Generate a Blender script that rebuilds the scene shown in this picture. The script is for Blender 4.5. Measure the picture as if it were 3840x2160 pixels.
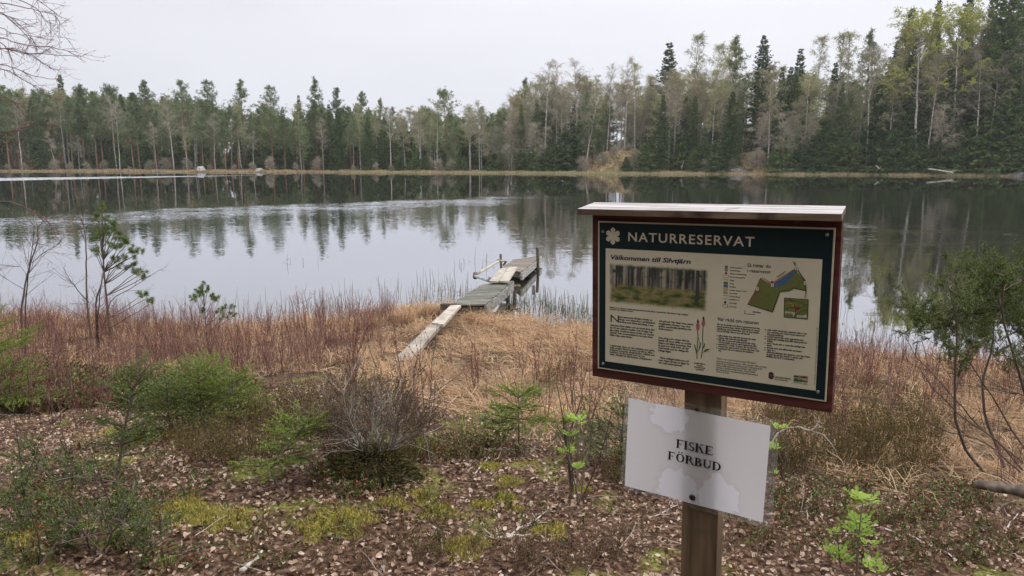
import bpy, math, numpy as np
from mathutils import Vector, Matrix

# ------------------------------------------------------------------ camera
SC = bpy.context.scene
for o in list(bpy.data.objects): bpy.data.objects.remove(o)
COL = SC.collection
CAMZ, FPX, HOR = 2.6, 2800.0, 590.0
PITCH = math.atan((1080 - HOR) / FPX)
cam_d = bpy.data.cameras.new('camera'); cam = bpy.data.objects.new('camera', cam_d); COL.objects.link(cam)
cam.location = (0, 0, CAMZ); cam.rotation_euler = (math.pi / 2 - PITCH, 0, 0)
cam_d.sensor_width = 36; cam_d.lens = 36 * FPX / 3840; cam_d.clip_start = 0.05; cam_d.clip_end = 3000
SC.camera = cam

# ------------------------------------------------------------------ sky and sun (overcast)
SUN_EL, SUN_AZ = math.radians(58), math.radians(105)     # high on the right, veiled by the cloud
W = bpy.data.worlds.new('World'); SC.world = W; W.use_nodes = True
wt = W.node_tree; wn = wt.nodes; wl = wt.links; wn.clear()
out = wn.new('ShaderNodeOutputWorld'); bg = wn.new('ShaderNodeBackground'); bg.inputs[1].default_value = 0.1
sky = wn.new('ShaderNodeTexSky'); sky.sky_type = 'NISHITA'; sky.sun_disc = False
sky.sun_elevation = SUN_EL; sky.sun_rotation = SUN_AZ; sky.air_density = 1; sky.dust_density = 2
tc = wn.new('ShaderNodeTexCoord'); sep = wn.new('ShaderNodeSeparateXYZ'); wl.new(tc.outputs['Generated'], sep.inputs[0])
ramp = wn.new('ShaderNodeValToRGB'); wl.new(sep.outputs['Z'], ramp.inputs[0])
cr = ramp.color_ramp
stops = [(0.0, (.800, .812, .895)), (.10, (.840, .846, .918)), (.19, (.885, .885, .940)), (.34, (.94, .94, .97)), (.6, (.985, .985, 1)), (1, (1, 1, 1))]
cr.elements[0].position = 0; cr.elements[0].color = (*stops[0][1], 1); cr.elements[1].position = 1; cr.elements[1].color = (*stops[-1][1], 1)
for p, c in stops[1:-1]:
    e = cr.elements.new(p); e.color = (*c, 1)
# the overcast sky brightens towards the zenith (CIE overcast) and a little towards the veiled sun
up = wn.new('ShaderNodeMapRange'); wl.new(sep.outputs['Z'], up.inputs[0])
up.inputs['From Min'].default_value = 0.18; up.inputs['From Max'].default_value = 0.95; up.inputs['To Min'].default_value = 10.1; up.inputs['To Max'].default_value = 20.0
dt = wn.new('ShaderNodeVectorMath'); dt.operation = 'DOT_PRODUCT'; wl.new(tc.outputs['Generated'], dt.inputs[0])
dt.inputs[1].default_value = (math.sin(SUN_AZ), math.cos(SUN_AZ), 0)
dr = wn.new('ShaderNodeMapRange'); wl.new(dt.outputs['Value'], dr.inputs[0])
dr.inputs['From Min'].default_value = -1; dr.inputs['From Max'].default_value = 1; dr.inputs['To Min'].default_value = .80; dr.inputs['To Max'].default_value = 1.05
mlt = wn.new('ShaderNodeMath'); mlt.operation = 'MULTIPLY'; wl.new(up.outputs[0], mlt.inputs[0]); wl.new(dr.outputs[0], mlt.inputs[1])
cn = wn.new('ShaderNodeTexNoise'); cn.inputs['Scale'].default_value = 2.2; cn.inputs['Detail'].default_value = 4
mp = wn.new('ShaderNodeMapping'); mp.inputs['Scale'].default_value = (1, 1, 4); wl.new(tc.outputs['Generated'], mp.inputs[0]); wl.new(mp.outputs[0], cn.inputs[0])
cm = wn.new('ShaderNodeMapRange'); wl.new(cn.outputs[0], cm.inputs[0]); cm.inputs['From Min'].default_value = .3; cm.inputs['From Max'].default_value = .7
cm.inputs['To Min'].default_value = .955; cm.inputs['To Max'].default_value = 1.035
ml2 = wn.new('ShaderNodeMath'); ml2.operation = 'MULTIPLY'; wl.new(mlt.outputs[0], ml2.inputs[0]); wl.new(cm.outputs[0], ml2.inputs[1])
sc_ = wn.new('ShaderNodeVectorMath'); sc_.operation = 'SCALE'; wl.new(ramp.outputs[0], sc_.inputs[0]); wl.new(ml2.outputs[0], sc_.inputs['Scale'])
mx = wn.new('ShaderNodeMix'); mx.data_type = 'RGBA'; mx.inputs[0].default_value = .96
wl.new(sky.outputs[0], mx.inputs[6]); wl.new(sc_.outputs[0], mx.inputs[7]); wl.new(mx.outputs[2], bg.inputs[0]); wl.new(bg.outputs[0], out.inputs[0])
sd = bpy.data.lights.new('sun', 'SUN'); sd.energy = 1.2; sd.angle = math.radians(25); sd.color = (1, .965, .92)
sun = bpy.data.objects.new('sun', sd); COL.objects.link(sun)
sdir = Vector((math.sin(SUN_AZ) * math.cos(SUN_EL), math.cos(SUN_AZ) * math.cos(SUN_EL), math.sin(SUN_EL)))
sun.rotation_euler = sdir.to_track_quat('Z', 'Y').to_euler(); sun.location = (20, 20, 40)
SC.view_settings.view_transform = 'Standard'; SC.view_settings.look = 'None'; SC.view_settings.exposure = 0.22; SC.view_settings.gamma = 1
SC.view_settings.use_curve_mapping = False
SC.render.engine = 'CYCLES'; SC.cycles.use_denoising = True
SC.cycles.max_bounces = 6; SC.cycles.diffuse_bounces = 3; SC.cycles.glossy_bounces = 3; SC.cycles.transmission_bounces = 4; SC.cycles.transparent_max_bounces = 8

# ------------------------------------------------------------------ helpers
def ray(px, py):
    X = (px - 1920) / FPX; Y = -(py - 1080) / FPX
    c, s = math.cos(PITCH), math.sin(PITCH)
    return np.array([X, c + Y * s, -s + Y * c])
CP = np.array([0, 0, CAMZ])
def PZ(px, py, z): r = ray(px, py); return CP + r * ((z - CAMZ) / r[2])
def PY(px, py, y): r = ray(px, py); return CP + r * (y / r[1])
_ts = np.concatenate([np.arange(1.2, 20, .06), np.arange(20, 240, .5)])
def PGB(px, py):
    """where the lines of sight of these photo points meet the ground"""
    px = np.asarray(px, float); py = np.asarray(py, float); X = (px - 1920) / FPX; Y = -(py - 1080) / FPX; c, s = math.cos(PITCH), math.sin(PITCH)
    R = np.stack([X, c + Y * s, -s + Y * c], -1); P = CP + R[:, None, :] * _ts[None, :, None]; d = P[:, :, 2] - ground_z(P[:, :, 0], P[:, :, 1]); k = np.argmax(d < 0, 1).clip(1); n = np.arange(len(px))
    a, b = d[n, k - 1], d[n, k]; t = _ts[k - 1] + (_ts[k] - _ts[k - 1]) * np.clip(a / np.maximum(a - b, 1e-9), 0, 1); P = CP + R * t[:, None]; P[:, 2] = ground_z(P[:, 0], P[:, 1]); return P
def PG(px, py): return PGB([px], [py])[0]
def norm(a): return a / np.maximum(np.linalg.norm(a, axis=-1, keepdims=True), 1e-9)
_lat = {}
def vnoise(x, y, seed):
    x = np.asarray(x, float); y = np.asarray(y, float)
    if seed not in _lat: _lat[seed] = np.random.default_rng(seed).random((256, 256))
    L = _lat[seed]; xi = np.floor(x).astype(int); yi = np.floor(y).astype(int); fx = x - xi; fy = y - yi
    fx = fx * fx * (3 - 2 * fx); fy = fy * fy * (3 - 2 * fy)
    a = L[xi % 256, yi % 256]; b = L[(xi + 1) % 256, yi % 256]; c = L[xi % 256, (yi + 1) % 256]; d = L[(xi + 1) % 256, (yi + 1) % 256]
    return (a * (1 - fx) + b * fx) * (1 - fy) + (c * (1 - fx) + d * fx) * fy
def fbm(x, y, seed, oct=3):
    t = 0; a = .5
    for i in range(oct): t = t + a * (vnoise(np.asarray(x) * 2 ** i, np.asarray(y) * 2 ** i, seed + i) - .5) * 2; a *= .5
    return t
def sstep(a, b, x): t = np.clip((x - a) / (b - a), 0, 1); return t * t * (3 - 2 * t)

NX = [-60, -20, -12, -8, -4.6, -3.5, -2.6, -1.6, -.9, -.2, .6, 2, 3.2, 4.5, 6, 10, 20, 60]
NY = [14, 13.2, 12.6, 12.1, 11.3, 11.4, 12.2, 12.9, 12.7, 11.9, 11.6, 11.1, 10.5, 9.8, 9.1, 8.6, 9.5, 12]
FX = [-400, -130, -92, -50, -20, 0, 15, 30, 50, 72, 90, 110, 130, 400]
FY = [60, 122, 137, 131, 126, 122, 117, 114, 109, 101, 90, 70, 40, 10]
def near_y(x): return np.interp(x, NX, NY) + .25 * (vnoise(np.asarray(x) * 1.3, 0 * np.asarray(x), 5) - .5)
def far_y(x): return 3.5 + np.interp(x, FX, FY) + 2.4 * (vnoise(np.asarray(x) * .12, 0 * np.asarray(x) + 3, 6) - .5) + 1.0 * (vnoise(np.asarray(x) * .5, 0 * np.asarray(x) + 7, 8) - .5)
def shore_s(x, y): return near_y(x) - y
PS = [-8, -4, -1, 0, .5, 1.5, 3, 4.5, 6, 7.5, 9, 12, 25, 80]
PZv = [-1.4, -.9, -.25, 0, .05, .11, .17, .27, .5, .78, .97, 1.08, 1.6, 4]
def ground_z(x, y):
    x = np.asarray(x, float); y = np.asarray(y, float)
    s = shore_s(x, y); near = np.interp(s, PS, PZv)
    marsh = sstep(7, 5.5, s) * sstep(-.3, 1.2, s); forest = sstep(5.5, 7.5, s)
    near = near + marsh * .12 * fbm(x * 1.7, y * 1.7, 11) + forest * (.07 * fbm(x * .9, y * .9, 21) + .022 * fbm(x * 5, y * 5, 31))
    d = y - far_y(x)
    far = np.interp(d, [-12, -2, 0, 2, 6, 14, 40, 120, 1400], [-1.3, -.25, 0, .16, .35, .9, 2.2, 4, 8])
    hill = sstep(10, 80, x) * np.interp(d, [0, 4, 15, 45, 120], [0, .4, 2.2, 6.5, 9])
    m1 = 3.1 * np.exp(-(((x - 18.3) / 5.0) ** 2 + ((y - 126) / 5.5) ** 2) ** 1.7); m2 = 2.3 * np.exp(-(((x - 39) / 3.6) ** 2 + ((y - 122.5) / 5.5) ** 2) ** 1.6)
    m1 = m1 * (1 + .30 * fbm(x * .35, y * .35, 45)) + .5 * np.minimum(m1, 1) * fbm(x * .9, y * .9, 46); m2 = m2 * (1 + .3 * fbm(x * .4, y * .4, 47)) + .4 * np.minimum(m2, 1) * fbm(x, y, 48)
    far = far + hill + np.where(d > 0, (m1 + m2) * sstep(0, 4, d), 0) + np.where(d > .5, .18 * fbm(x * .3, y * .3, 41), 0)
    return np.where(y < 60, near, np.where(d > -12, far, -1.4))

class MB:
    def __init__(s): s.v = []; s.f = []; s.n = 0
    def add(s, V, F, mat=0):
        V = np.asarray(V, float).reshape(-1, 3); F = np.asarray(F, int)
        s.v.append(V); s.f.append((F + s.n, mat)); s.n += len(V)
    def tubes(s, P, Rd, sides=4, mat=0, cap=False):
        P = np.asarray(P, float); Rd = np.asarray(Rd, float)
        if P.ndim == 2: P = P[None]; Rd = Rd[None]
        N, K, _ = P.shape; t = norm(np.gradient(P, axis=1)); md = norm(P[:, -1] - P[:, 0])
        h = np.where(np.abs(md[:, 2:3]) > .8, np.array([[1., .1, 0]]), np.array([[0, 0.1, 1.]]))
        u = norm(np.cross(t, h[:, None, :])); w = np.cross(t, u)
        a = np.arange(sides) / sides * 2 * np.pi
        V = P[:, :, None, :] + Rd[:, :, None, None] * (np.cos(a)[None, None, :, None] * u[:, :, None, :] + np.sin(a)[None, None, :, None] * w[:, :, None, :])
        i = np.arange(N)[:, None, None] * K * sides + np.arange(K - 1)[None, :, None] * sides + np.arange(sides)[None, None, :]
        j = np.arange(N)[:, None, None] * K * sides + np.arange(K - 1)[None, :, None] * sides + (np.arange(sides)[None, None, :] + 1) % sides
        s.add(V, np.stack([i, j, j + sides, i + sides], -1).reshape(-1, 4), mat)
        if cap:
            b0 = s.n - N * K * sides
            for e in (0, K - 1):
                F = b0 + np.arange(N)[:, None] * K * sides + e * sides + np.arange(sides)[None]
                s.f.append((F[:, ::-1] if e == 0 else F, mat))
    def ribbons(s, P, Wd, S, mat=0):
        N, K, _ = P.shape; S = norm(S)[:, None, :]
        V = np.stack([P - S * Wd[..., None], P + S * Wd[..., None]], 2)
        i = (np.arange(N)[:, None] * K + np.arange(K - 1)[None]) * 2
        s.add(V, np.stack([i, i + 1, i + 3, i + 2], -1).reshape(-1, 4), mat)
    def inst(s, tv, tf, A, T):
        tv = np.asarray(tv, float); N = len(T); V = np.einsum('nij,vj->nvi', A, tv) + T[:, None, :]
        b = s.n; s.v.append(V.reshape(-1, 3)); s.n += N * len(tv); off = b + np.arange(N)[:, None, None] * len(tv)
        for F, m in tf: s.f.append(((np.asarray(F)[None] + off).reshape(-1, np.asarray(F).shape[1]), m))
    def box(s, c, h, M=None, mat=0):
        q = np.array([(x, y, z) for x in (-1, 1) for y in (-1, 1) for z in (-1, 1)], float) * np.asarray(h)
        if M is not None: q = q @ np.asarray(M).T
        s.add(q + np.asarray(c), [(0, 1, 3, 2), (4, 6, 7, 5), (0, 4, 5, 1), (2, 3, 7, 6), (0, 2, 6, 4), (1, 5, 7, 3)], mat)
    def template(s):
        V = np.concatenate(s.v); return V, [(F, m) for F, m in s.f]
    def mesh(s, name, mats, smooth=False):
        me = bpy.data.meshes.new(name); V = np.concatenate(s.v).astype(np.float32)
        me.vertices.add(len(V)); me.vertices.foreach_set('co', V.ravel())
        nl = sum(F.size for F, _ in s.f); nf = sum(len(F) for F, _ in s.f)
        loops = np.concatenate([F.ravel() for F, _ in s.f]).astype(np.int32)
        tot = np.concatenate([np.full(len(F), F.shape[1]) for F, _ in s.f]).astype(np.int32)
        mi = np.concatenate([np.full(len(F), m) for F, m in s.f]).astype(np.int32)
        st = np.concatenate([[0], np.cumsum(tot)[:-1]]).astype(np.int32)
        me.loops.add(nl); me.loops.foreach_set('vertex_index', loops)
        me.polygons.add(nf); me.polygons.foreach_set('loop_start', st); me.polygons.foreach_set('loop_total', tot)
        me.polygons.foreach_set('material_index', mi)
        me.polygons.foreach_set('use_smooth', np.full(nf, smooth))
        for m in mats: me.materials.append(m)
        me.update(calc_edges=True); me.validate(); return me
    def build(s, name, mats, parent=None, smooth=False, loc=None):
        return link(name, s.mesh(name, mats if isinstance(mats, (list, tuple)) else [mats], smooth), parent, loc)
def link(name, me, parent=None, loc=None):
    o = bpy.data.objects.new(name, me); COL.objects.link(o)
    if parent is not None: o.parent = parent
    if loc is not None: o.location = Vector([float(a) for a in loc])
    return o
def tag(o, label=None, cat=None, group=None, kind=None):
    if label: o['label'] = label
    if cat: o['category'] = cat
    if group: o['group'] = group
    if kind: o['kind'] = kind
    return o
def thing(name, label, cat, loc=(0, 0, 0), group=None, rz=0):
    o = bpy.data.objects.new(name, None); COL.objects.link(o); o.empty_display_size = .2
    o.location = Vector([float(a) for a in loc]); o.rotation_euler = (0, 0, rz); return tag(o, label, cat, group)
def dup(root, loc, rz=0, sc=(1, 1, 1), label=None, cat=None, group=None):
    r = root.copy(); COL.objects.link(r); r.location = Vector([float(a) for a in loc]); r.rotation_euler = (0, 0, rz); r.scale = sc
    tag(r, label, cat, group)
    for ch in root.children:
        c = ch.copy(); COL.objects.link(c); c.parent = r
        for g in ch.children:
            d = g.copy(); COL.objects.link(d); d.parent = c
    return r
def rotm(rng, N, up=None, tilt=None):
    """N random rotation matrices about z, tilted away from the upright by up to tilt"""
    a = rng.random(N) * 2 * np.pi; t = (rng.random(N) ** .7) * (np.pi if tilt is None else tilt); b = rng.random(N) * 2 * np.pi
    def Rz(q): c, s = np.cos(q), np.sin(q); z = 0 * q; return np.stack([np.stack([c, -s, z], -1), np.stack([s, c, z], -1), np.stack([z, z, z + 1], -1)], 1)
    def Rx(q): c, s = np.cos(q), np.sin(q); z = 0 * q; return np.stack([np.stack([z + 1, z, z], -1), np.stack([z, c, -s], -1), np.stack([z, s, c], -1)], 1)
    return Rz(b) @ Rx(t) @ Rz(a)
def frame_to(D, rng, ref=(0, 0, 1)):
    """rotation matrices whose local x runs along D and whose local z leans to ref"""
    D = norm(D); z = np.broadcast_to(np.array(ref, float), D.shape) + rng.normal(0, .15, D.shape); y = norm(np.cross(z, D)); z = np.cross(D, y)
    return np.stack([D, y, z], -1)
def strands(S, D, L, K, bend=0, wob=.05, rng=None, e=1.5):
    """N polylines of K points from S along D, length L; bend lifts (+) or drops (-) the tip"""
    N = len(S); t = np.linspace(0, 1, K)[None, :, None]; L = np.asarray(L, float).reshape(-1, 1, 1); D = norm(D)[:, None, :]
    P = S[:, None, :] + D * L * t
    b = np.asarray(bend, float).reshape(-1, 1) if np.ndim(bend) else np.full((N, 1), float(bend))
    P[:, :, 2] += b * L[:, :, 0] * t[0, :, 0] ** e
    w = np.cumsum(rng.normal(0, 1, (N, K, 3)), 1) / K; w -= w[:, :1]; return P + w * wob * L * 2
def along(P, idx, t):
    K = P.shape[1]; q = np.clip(t, 0, .9999) * (K - 1); i = q.astype(int); f = (q - i)[:, None]
    a = P[idx, i]; b = P[idx, i + 1]; return a * (1 - f) + b * f, norm(b - a)
def az(a, el): return np.stack([np.cos(a) * np.cos(el), np.sin(a) * np.cos(el), np.sin(el)], -1)

# ------------------------------------------------------------------ materials
def newmat(name):
    m = bpy.data.materials.new(name); m.use_nodes = True; nt = m.node_tree; return m, nt, nt.nodes, nt.links, nt.nodes['Principled BSDF']
def rampnode(N, cols, pos=None, interp='LINEAR'):
    r = N.new('ShaderNodeValToRGB'); c = r.color_ramp; c.interpolation = interp; n = len(cols); pos = pos or [i / max(n - 1, 1) for i in range(n)]
    c.elements[0].position = pos[0]; c.elements[0].color = (*cols[0], 1); c.elements[1].position = pos[-1]; c.elements[1].color = (*cols[-1], 1)
    for p, k in list(zip(pos, cols))[1:-1]:
        e = c.elements.new(p); e.color = (*k, 1)
    return r
def islandmat(name, cols, pos=None, rough=.7, trans=0.0, objvar=.0, noise=0.0, nscale=3, spec=.25):
    """colour picked per loose piece (each leaf, blade, twig) and shifted a little per object"""
    m, nt, N, L, B = newmat(name); g = N.new('ShaderNodeNewGeometry'); r = rampnode(N, cols, pos); L.new(g.outputs['Random Per Island'], r.inputs[0]); c = r.outputs[0]
    if objvar or noise:
        hs = N.new('ShaderNodeHueSaturation'); L.new(c, hs.inputs['Color']); 
        if objvar:
            oi = N.new('ShaderNodeObjectInfo'); mr = N.new('ShaderNodeMapRange'); L.new(oi.outputs['Random'], mr.inputs[0]); mr.inputs['To Min'].default_value = 1 - objvar; mr.inputs['To Max'].default_value = 1 + objvar; v = mr.outputs[0]
            mh = N.new('ShaderNodeMapRange'); L.new(oi.outputs['Random'], mh.inputs[0]); mh.inputs['To Min'].default_value = .515; mh.inputs['To Max'].default_value = .485; L.new(mh.outputs[0], hs.inputs['Hue'])
        if noise:
            tx = N.new('ShaderNodeTexNoise'); tx.inputs['Scale'].default_value = nscale; tco = N.new('ShaderNodeNewGeometry'); L.new(tco.outputs['Position'], tx.inputs[0])
            m2 = N.new('ShaderNodeMapRange'); L.new(tx.outputs[0], m2.inputs[0]); m2.inputs['From Min'].default_value = .3; m2.inputs['From Max'].default_value = .7; m2.inputs['To Min'].default_value = 1 - noise; m2.inputs['To Max'].default_value = 1 + noise
            if objvar:
                q = N.new('ShaderNodeMath'); q.operation = 'MULTIPLY'; L.new(v, q.inputs[0]); L.new(m2.outputs[0], q.inputs[1]); v = q.outputs[0]
            else: v = m2.outputs[0]
        L.new(v, hs.inputs['Value']); c = hs.outputs[0]
    L.new(c, B.inputs['Base Color']); B.inputs['Roughness'].default_value = rough; B.inputs['Specular IOR Level'].default_value = spec
    if trans:
        tr = N.new('ShaderNodeBsdfTranslucent'); L.new(c, tr.inputs[0]); mx = N.new('ShaderNodeMixShader'); mx.inputs[0].default_value = trans
        L.new(B.outputs[0], mx.inputs[1]); L.new(tr.outputs[0], mx.inputs[2]); L.new(mx.outputs[0], N['Material Output'].inputs[0])
    return m
def woodmat(name, cols, scale=(1.2, 14, 14), rough=.8, detail=6, bump=.3, spec=.3, coord='Object', pos=None, blotch=None):
    m, nt, N, L, B = newmat(name); tcn = N.new('ShaderNodeTexCoord'); mp = N.new('ShaderNodeMapping'); mp.inputs['Scale'].default_value = scale
    L.new(tcn.outputs[coord], mp.inputs[0]); tx = N.new('ShaderNodeTexNoise'); tx.inputs['Scale'].default_value = 3; tx.inputs['Detail'].default_value = detail; tx.inputs['Distortion'].default_value = .4
    oi = N.new('ShaderNodeObjectInfo'); ad = N.new('ShaderNodeVectorMath'); ad.operation = 'ADD'; sc = N.new('ShaderNodeMath'); sc.operation = 'MULTIPLY'; sc.inputs[1].default_value = 37
    L.new(oi.outputs['Random'], sc.inputs[0]); L.new(mp.outputs[0], ad.inputs[0]); L.new(sc.outputs[0], ad.inputs[1]); L.new(ad.outputs[0], tx.inputs[0])
    r = rampnode(N, cols, pos or [.3 + .4 * i / (len(cols) - 1) for i in range(len(cols))]); L.new(tx.outputs[0], r.inputs[0]); c = r.outputs[0]
    hv = N.new('ShaderNodeHueSaturation'); mr = N.new('ShaderNodeMapRange'); L.new(oi.outputs['Random'], mr.inputs[0]); mr.inputs['To Min'].default_value = .82; mr.inputs['To Max'].default_value = 1.18
    L.new(mr.outputs[0], hv.inputs['Value']); L.new(c, hv.inputs['Color']); c = hv.outputs[0]
    if blotch:
        t2 = N.new('ShaderNodeTexNoise'); t2.inputs['Scale'].default_value = blotch[1]; t2.inputs['Detail'].default_value = 4; L.new(tcn.outputs[coord], t2.inputs[0])
        r2 = rampnode(N, [(0, 0, 0), (1, 1, 1)], [blotch[2], blotch[2] + .12]); L.new(t2.outputs[0], r2.inputs[0])
        mx = N.new('ShaderNodeMix'); mx.data_type = 'RGBA'; L.new(r2.outputs[0], mx.inputs[0]); L.new(c, mx.inputs[6]); mx.inputs[7].default_value = (*blotch[0], 1); c = mx.outputs[2]
    L.new(c, B.inputs['Base Color']); B.inputs['Roughness'].default_value = rough; B.inputs['Specular IOR Level'].default_value = spec
    bp = N.new('ShaderNodeBump'); bp.inputs['Strength'].default_value = bump; bp.inputs['Distance'].default_value = .01; L.new(tx.outputs[0], bp.inputs['Height']); L.new(bp.outputs[0], B.inputs['Normal'])
    return m
def flat(name, c, rough=.6, spec=.3, metal=0, nz=.08, ns=40):
    m, nt, N, L, B = newmat(name); tcn = N.new('ShaderNodeTexCoord'); tx = N.new('ShaderNodeTexNoise'); tx.inputs['Scale'].default_value = ns; L.new(tcn.outputs['Object'], tx.inputs[0])
    r = rampnode(N, [tuple(k * (1 - nz) for k in c), tuple(min(1, k * (1 + nz)) for k in c)], [.3, .7]); L.new(tx.outputs[0], r.inputs[0]); L.new(r.outputs[0], B.inputs['Base Color'])
    B.inputs['Roughness'].default_value = rough; B.inputs['Specular IOR Level'].default_value = spec; B.inputs['Metallic'].default_value = metal; return m

M = {}
M['pine_needles'] = islandmat('pine_needles', [(.080, .125, .058), (.125, .18, .078), (.170, .225, .105), (.215, .23, .10)], trans=.35, objvar=.22, noise=.25, nscale=.8)
M['spruce_needles'] = islandmat('spruce_needles', [(.034, .075, .026), (.066, .122, .038), (.11, .17, .05), (.155, .195, .06)], trans=.3, objvar=.25, noise=.25, nscale=.8)
M['twigs_bare'] = islandmat('twigs_bare', [(.19, .165, .13), (.29, .26, .205), (.40, .36, .29)], objvar=.18)
M['buds_olive'] = islandmat('buds_olive', [(.24, .245, .085), (.35, .355, .13), (.46, .46, .20)], trans=.3, objvar=.2)
M['leaves_yellow'] = islandmat('leaves_yellow', [(.25, .28, .05), (.37, .39, .08), (.46, .46, .13)], trans=.35, objvar=.12)
M['buds_brown'] = islandmat('buds_brown', [(.25, .21, .12), (.34, .29, .165), (.42, .38, .22)], trans=.2, objvar=.15)
M['pine_bark'] = woodmat('pine_bark', [(.09, .06, .05), (.20, .115, .08), (.28, .15, .09)], scale=(3, 3, .8), bump=.5)
M['spruce_bark'] = woodmat('spruce_bark', [(.06, .05, .045), (.12, .095, .08), (.17, .14, .12)], scale=(4, 4, 1), bump=.5)
M['birch_bark'] = woodmat('birch_bark', [(.09, .08, .07), (.36, .33, .30), (.62, .59, .55)], scale=(2.5, 2.5, 3.2), pos=[.38, .47, .72], bump=.2)
M['grey_bark'] = woodmat('grey_bark', [(.08, .07, .06), (.17, .15, .135), (.26, .235, .21)], scale=(4, 4, 1), bump=.4)
# ------------------------------------------------------------------ the ground, one sheet
def axis(parts):
    r = []
    for a, b, st in parts: r += list(np.arange(a, b, st))
    return np.array(r + [parts[-1][1]])
gx = axis([(-600, -150, 50), (-150, -20, 2.5), (-20, -8, .5), (-8, 8, .075), (8, 20, .5), (20, 150, 2.5), (150, 600, 50)])
gy = axis([(-60, -4, 4), (-4, 1, .5), (1, 13.5, .075), (13.5, 20, .5), (20, 60, 5), (60, 95, 2.5), (95, 150, .8), (150, 260, 8), (260, 620, 60)])
XX, YY = np.meshgrid(gx, gy); ZZ = ground_z(XX, YY)
gm = MB(); nx, ny = len(gx), len(gy); ii = (np.arange(ny - 1)[:, None] * nx + np.arange(nx - 1)[None]).ravel()
gm.add(np.stack([XX, YY, ZZ], -1).reshape(-1, 3), np.stack([ii, ii + 1, ii + 1 + nx, ii + nx], -1))
def groundmat():
    m, nt, N, L, B = newmat('ground_soil')
    at = N.new('ShaderNodeAttribute'); at.attribute_name = 'marsh'; a2 = N.new('ShaderNodeAttribute'); a2.attribute_name = 'meadow'
    g = N.new('ShaderNodeNewGeometry')
    def nz(s, d=6, di=0):
        t = N.new('ShaderNodeTexNoise'); t.inputs['Scale'].default_value = s; t.inputs['Detail'].default_value = d; t.inputs['Distortion'].default_value = di; L.new(g.outputs['Position'], t.inputs[0]); return t.outputs[0]
    def mix(f, a, b):
        x = N.new('ShaderNodeMix'); x.data_type = 'RGBA'; L.new(f, x.inputs[0]); L.new(a, x.inputs[6]); L.new(b, x.inputs[7]); return x.outputs[2]
    def rp(v, c, p): r = rampnode(N, c, p); L.new(v, r.inputs[0]); return r.outputs[0]
    duff = rp(nz(38, 8), [(.022, .013, .009), (.07, .038, .025), (.15, .09, .062), (.24, .155, .115)], [.32, .47, .58, .72])
    green = rp(nz(60, 6), [(.055, .065, .018), (.17, .17, .04), (.26, .25, .07)], [.35, .5, .65])
    gf = rp(nz(2.3, 7, .6), [(0, 0, 0), (1, 1, 1)], [.55, .63])
    forest = mix(gf, duff, green)
    marsh = rp(nz(14, 8, 1), [(.045, .030, .018), (.13, .085, .05), (.27, .19, .12)], [.35, .52, .70])
    near = mix(at.outputs['Fac'], forest, marsh)
    mead = rp(nz(.9, 8, 1), [(.06, .05, .025), (.17, .135, .065), (.31, .24, .14)], [.38, .5, .64])
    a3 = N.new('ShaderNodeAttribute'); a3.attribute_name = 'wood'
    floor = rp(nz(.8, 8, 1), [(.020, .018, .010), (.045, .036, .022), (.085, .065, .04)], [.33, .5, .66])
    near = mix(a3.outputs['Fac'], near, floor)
    fin = mix(a2.outputs['Fac'], near, mead)
    L.new(fin, B.inputs['Base Color']); B.inputs['Roughness'].default_value = .9; B.inputs['Specular IOR Level'].default_value = .15
    bp = N.new('ShaderNodeBump'); bp.inputs['Strength'].default_value = .8; bp.inputs['Distance'].default_value = .02; L.new(nz(45, 6), bp.inputs['Height']); L.new(bp.outputs[0], B.inputs['Normal'])
    return m
ground = gm.build('ground', groundmat(), smooth=True); tag(ground, kind='structure')
S_ = shore_s(XX, YY) + .5 * fbm(XX * .8, YY * .8, 77) + 1.7 * sstep(-1.2, -2.6, XX)
def fattr(me, name, arr): at = me.attributes.new(name, 'FLOAT', 'POINT'); at.data.foreach_set('value', arr.ravel().astype(np.float32))
fattr(ground.data, 'marsh', np.where(YY < 60, sstep(6.9, 6.1, S_), 0))
dF = YY - far_y(XX)
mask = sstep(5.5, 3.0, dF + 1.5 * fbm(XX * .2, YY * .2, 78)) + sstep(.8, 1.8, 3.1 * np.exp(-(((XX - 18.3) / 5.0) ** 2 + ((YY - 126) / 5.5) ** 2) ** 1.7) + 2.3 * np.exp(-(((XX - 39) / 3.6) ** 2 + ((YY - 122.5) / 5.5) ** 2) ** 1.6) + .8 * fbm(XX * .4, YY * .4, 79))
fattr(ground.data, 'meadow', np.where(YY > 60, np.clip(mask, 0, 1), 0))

fattr(ground.data, 'wood', np.where(YY > 60, 1., 0.))

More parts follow.
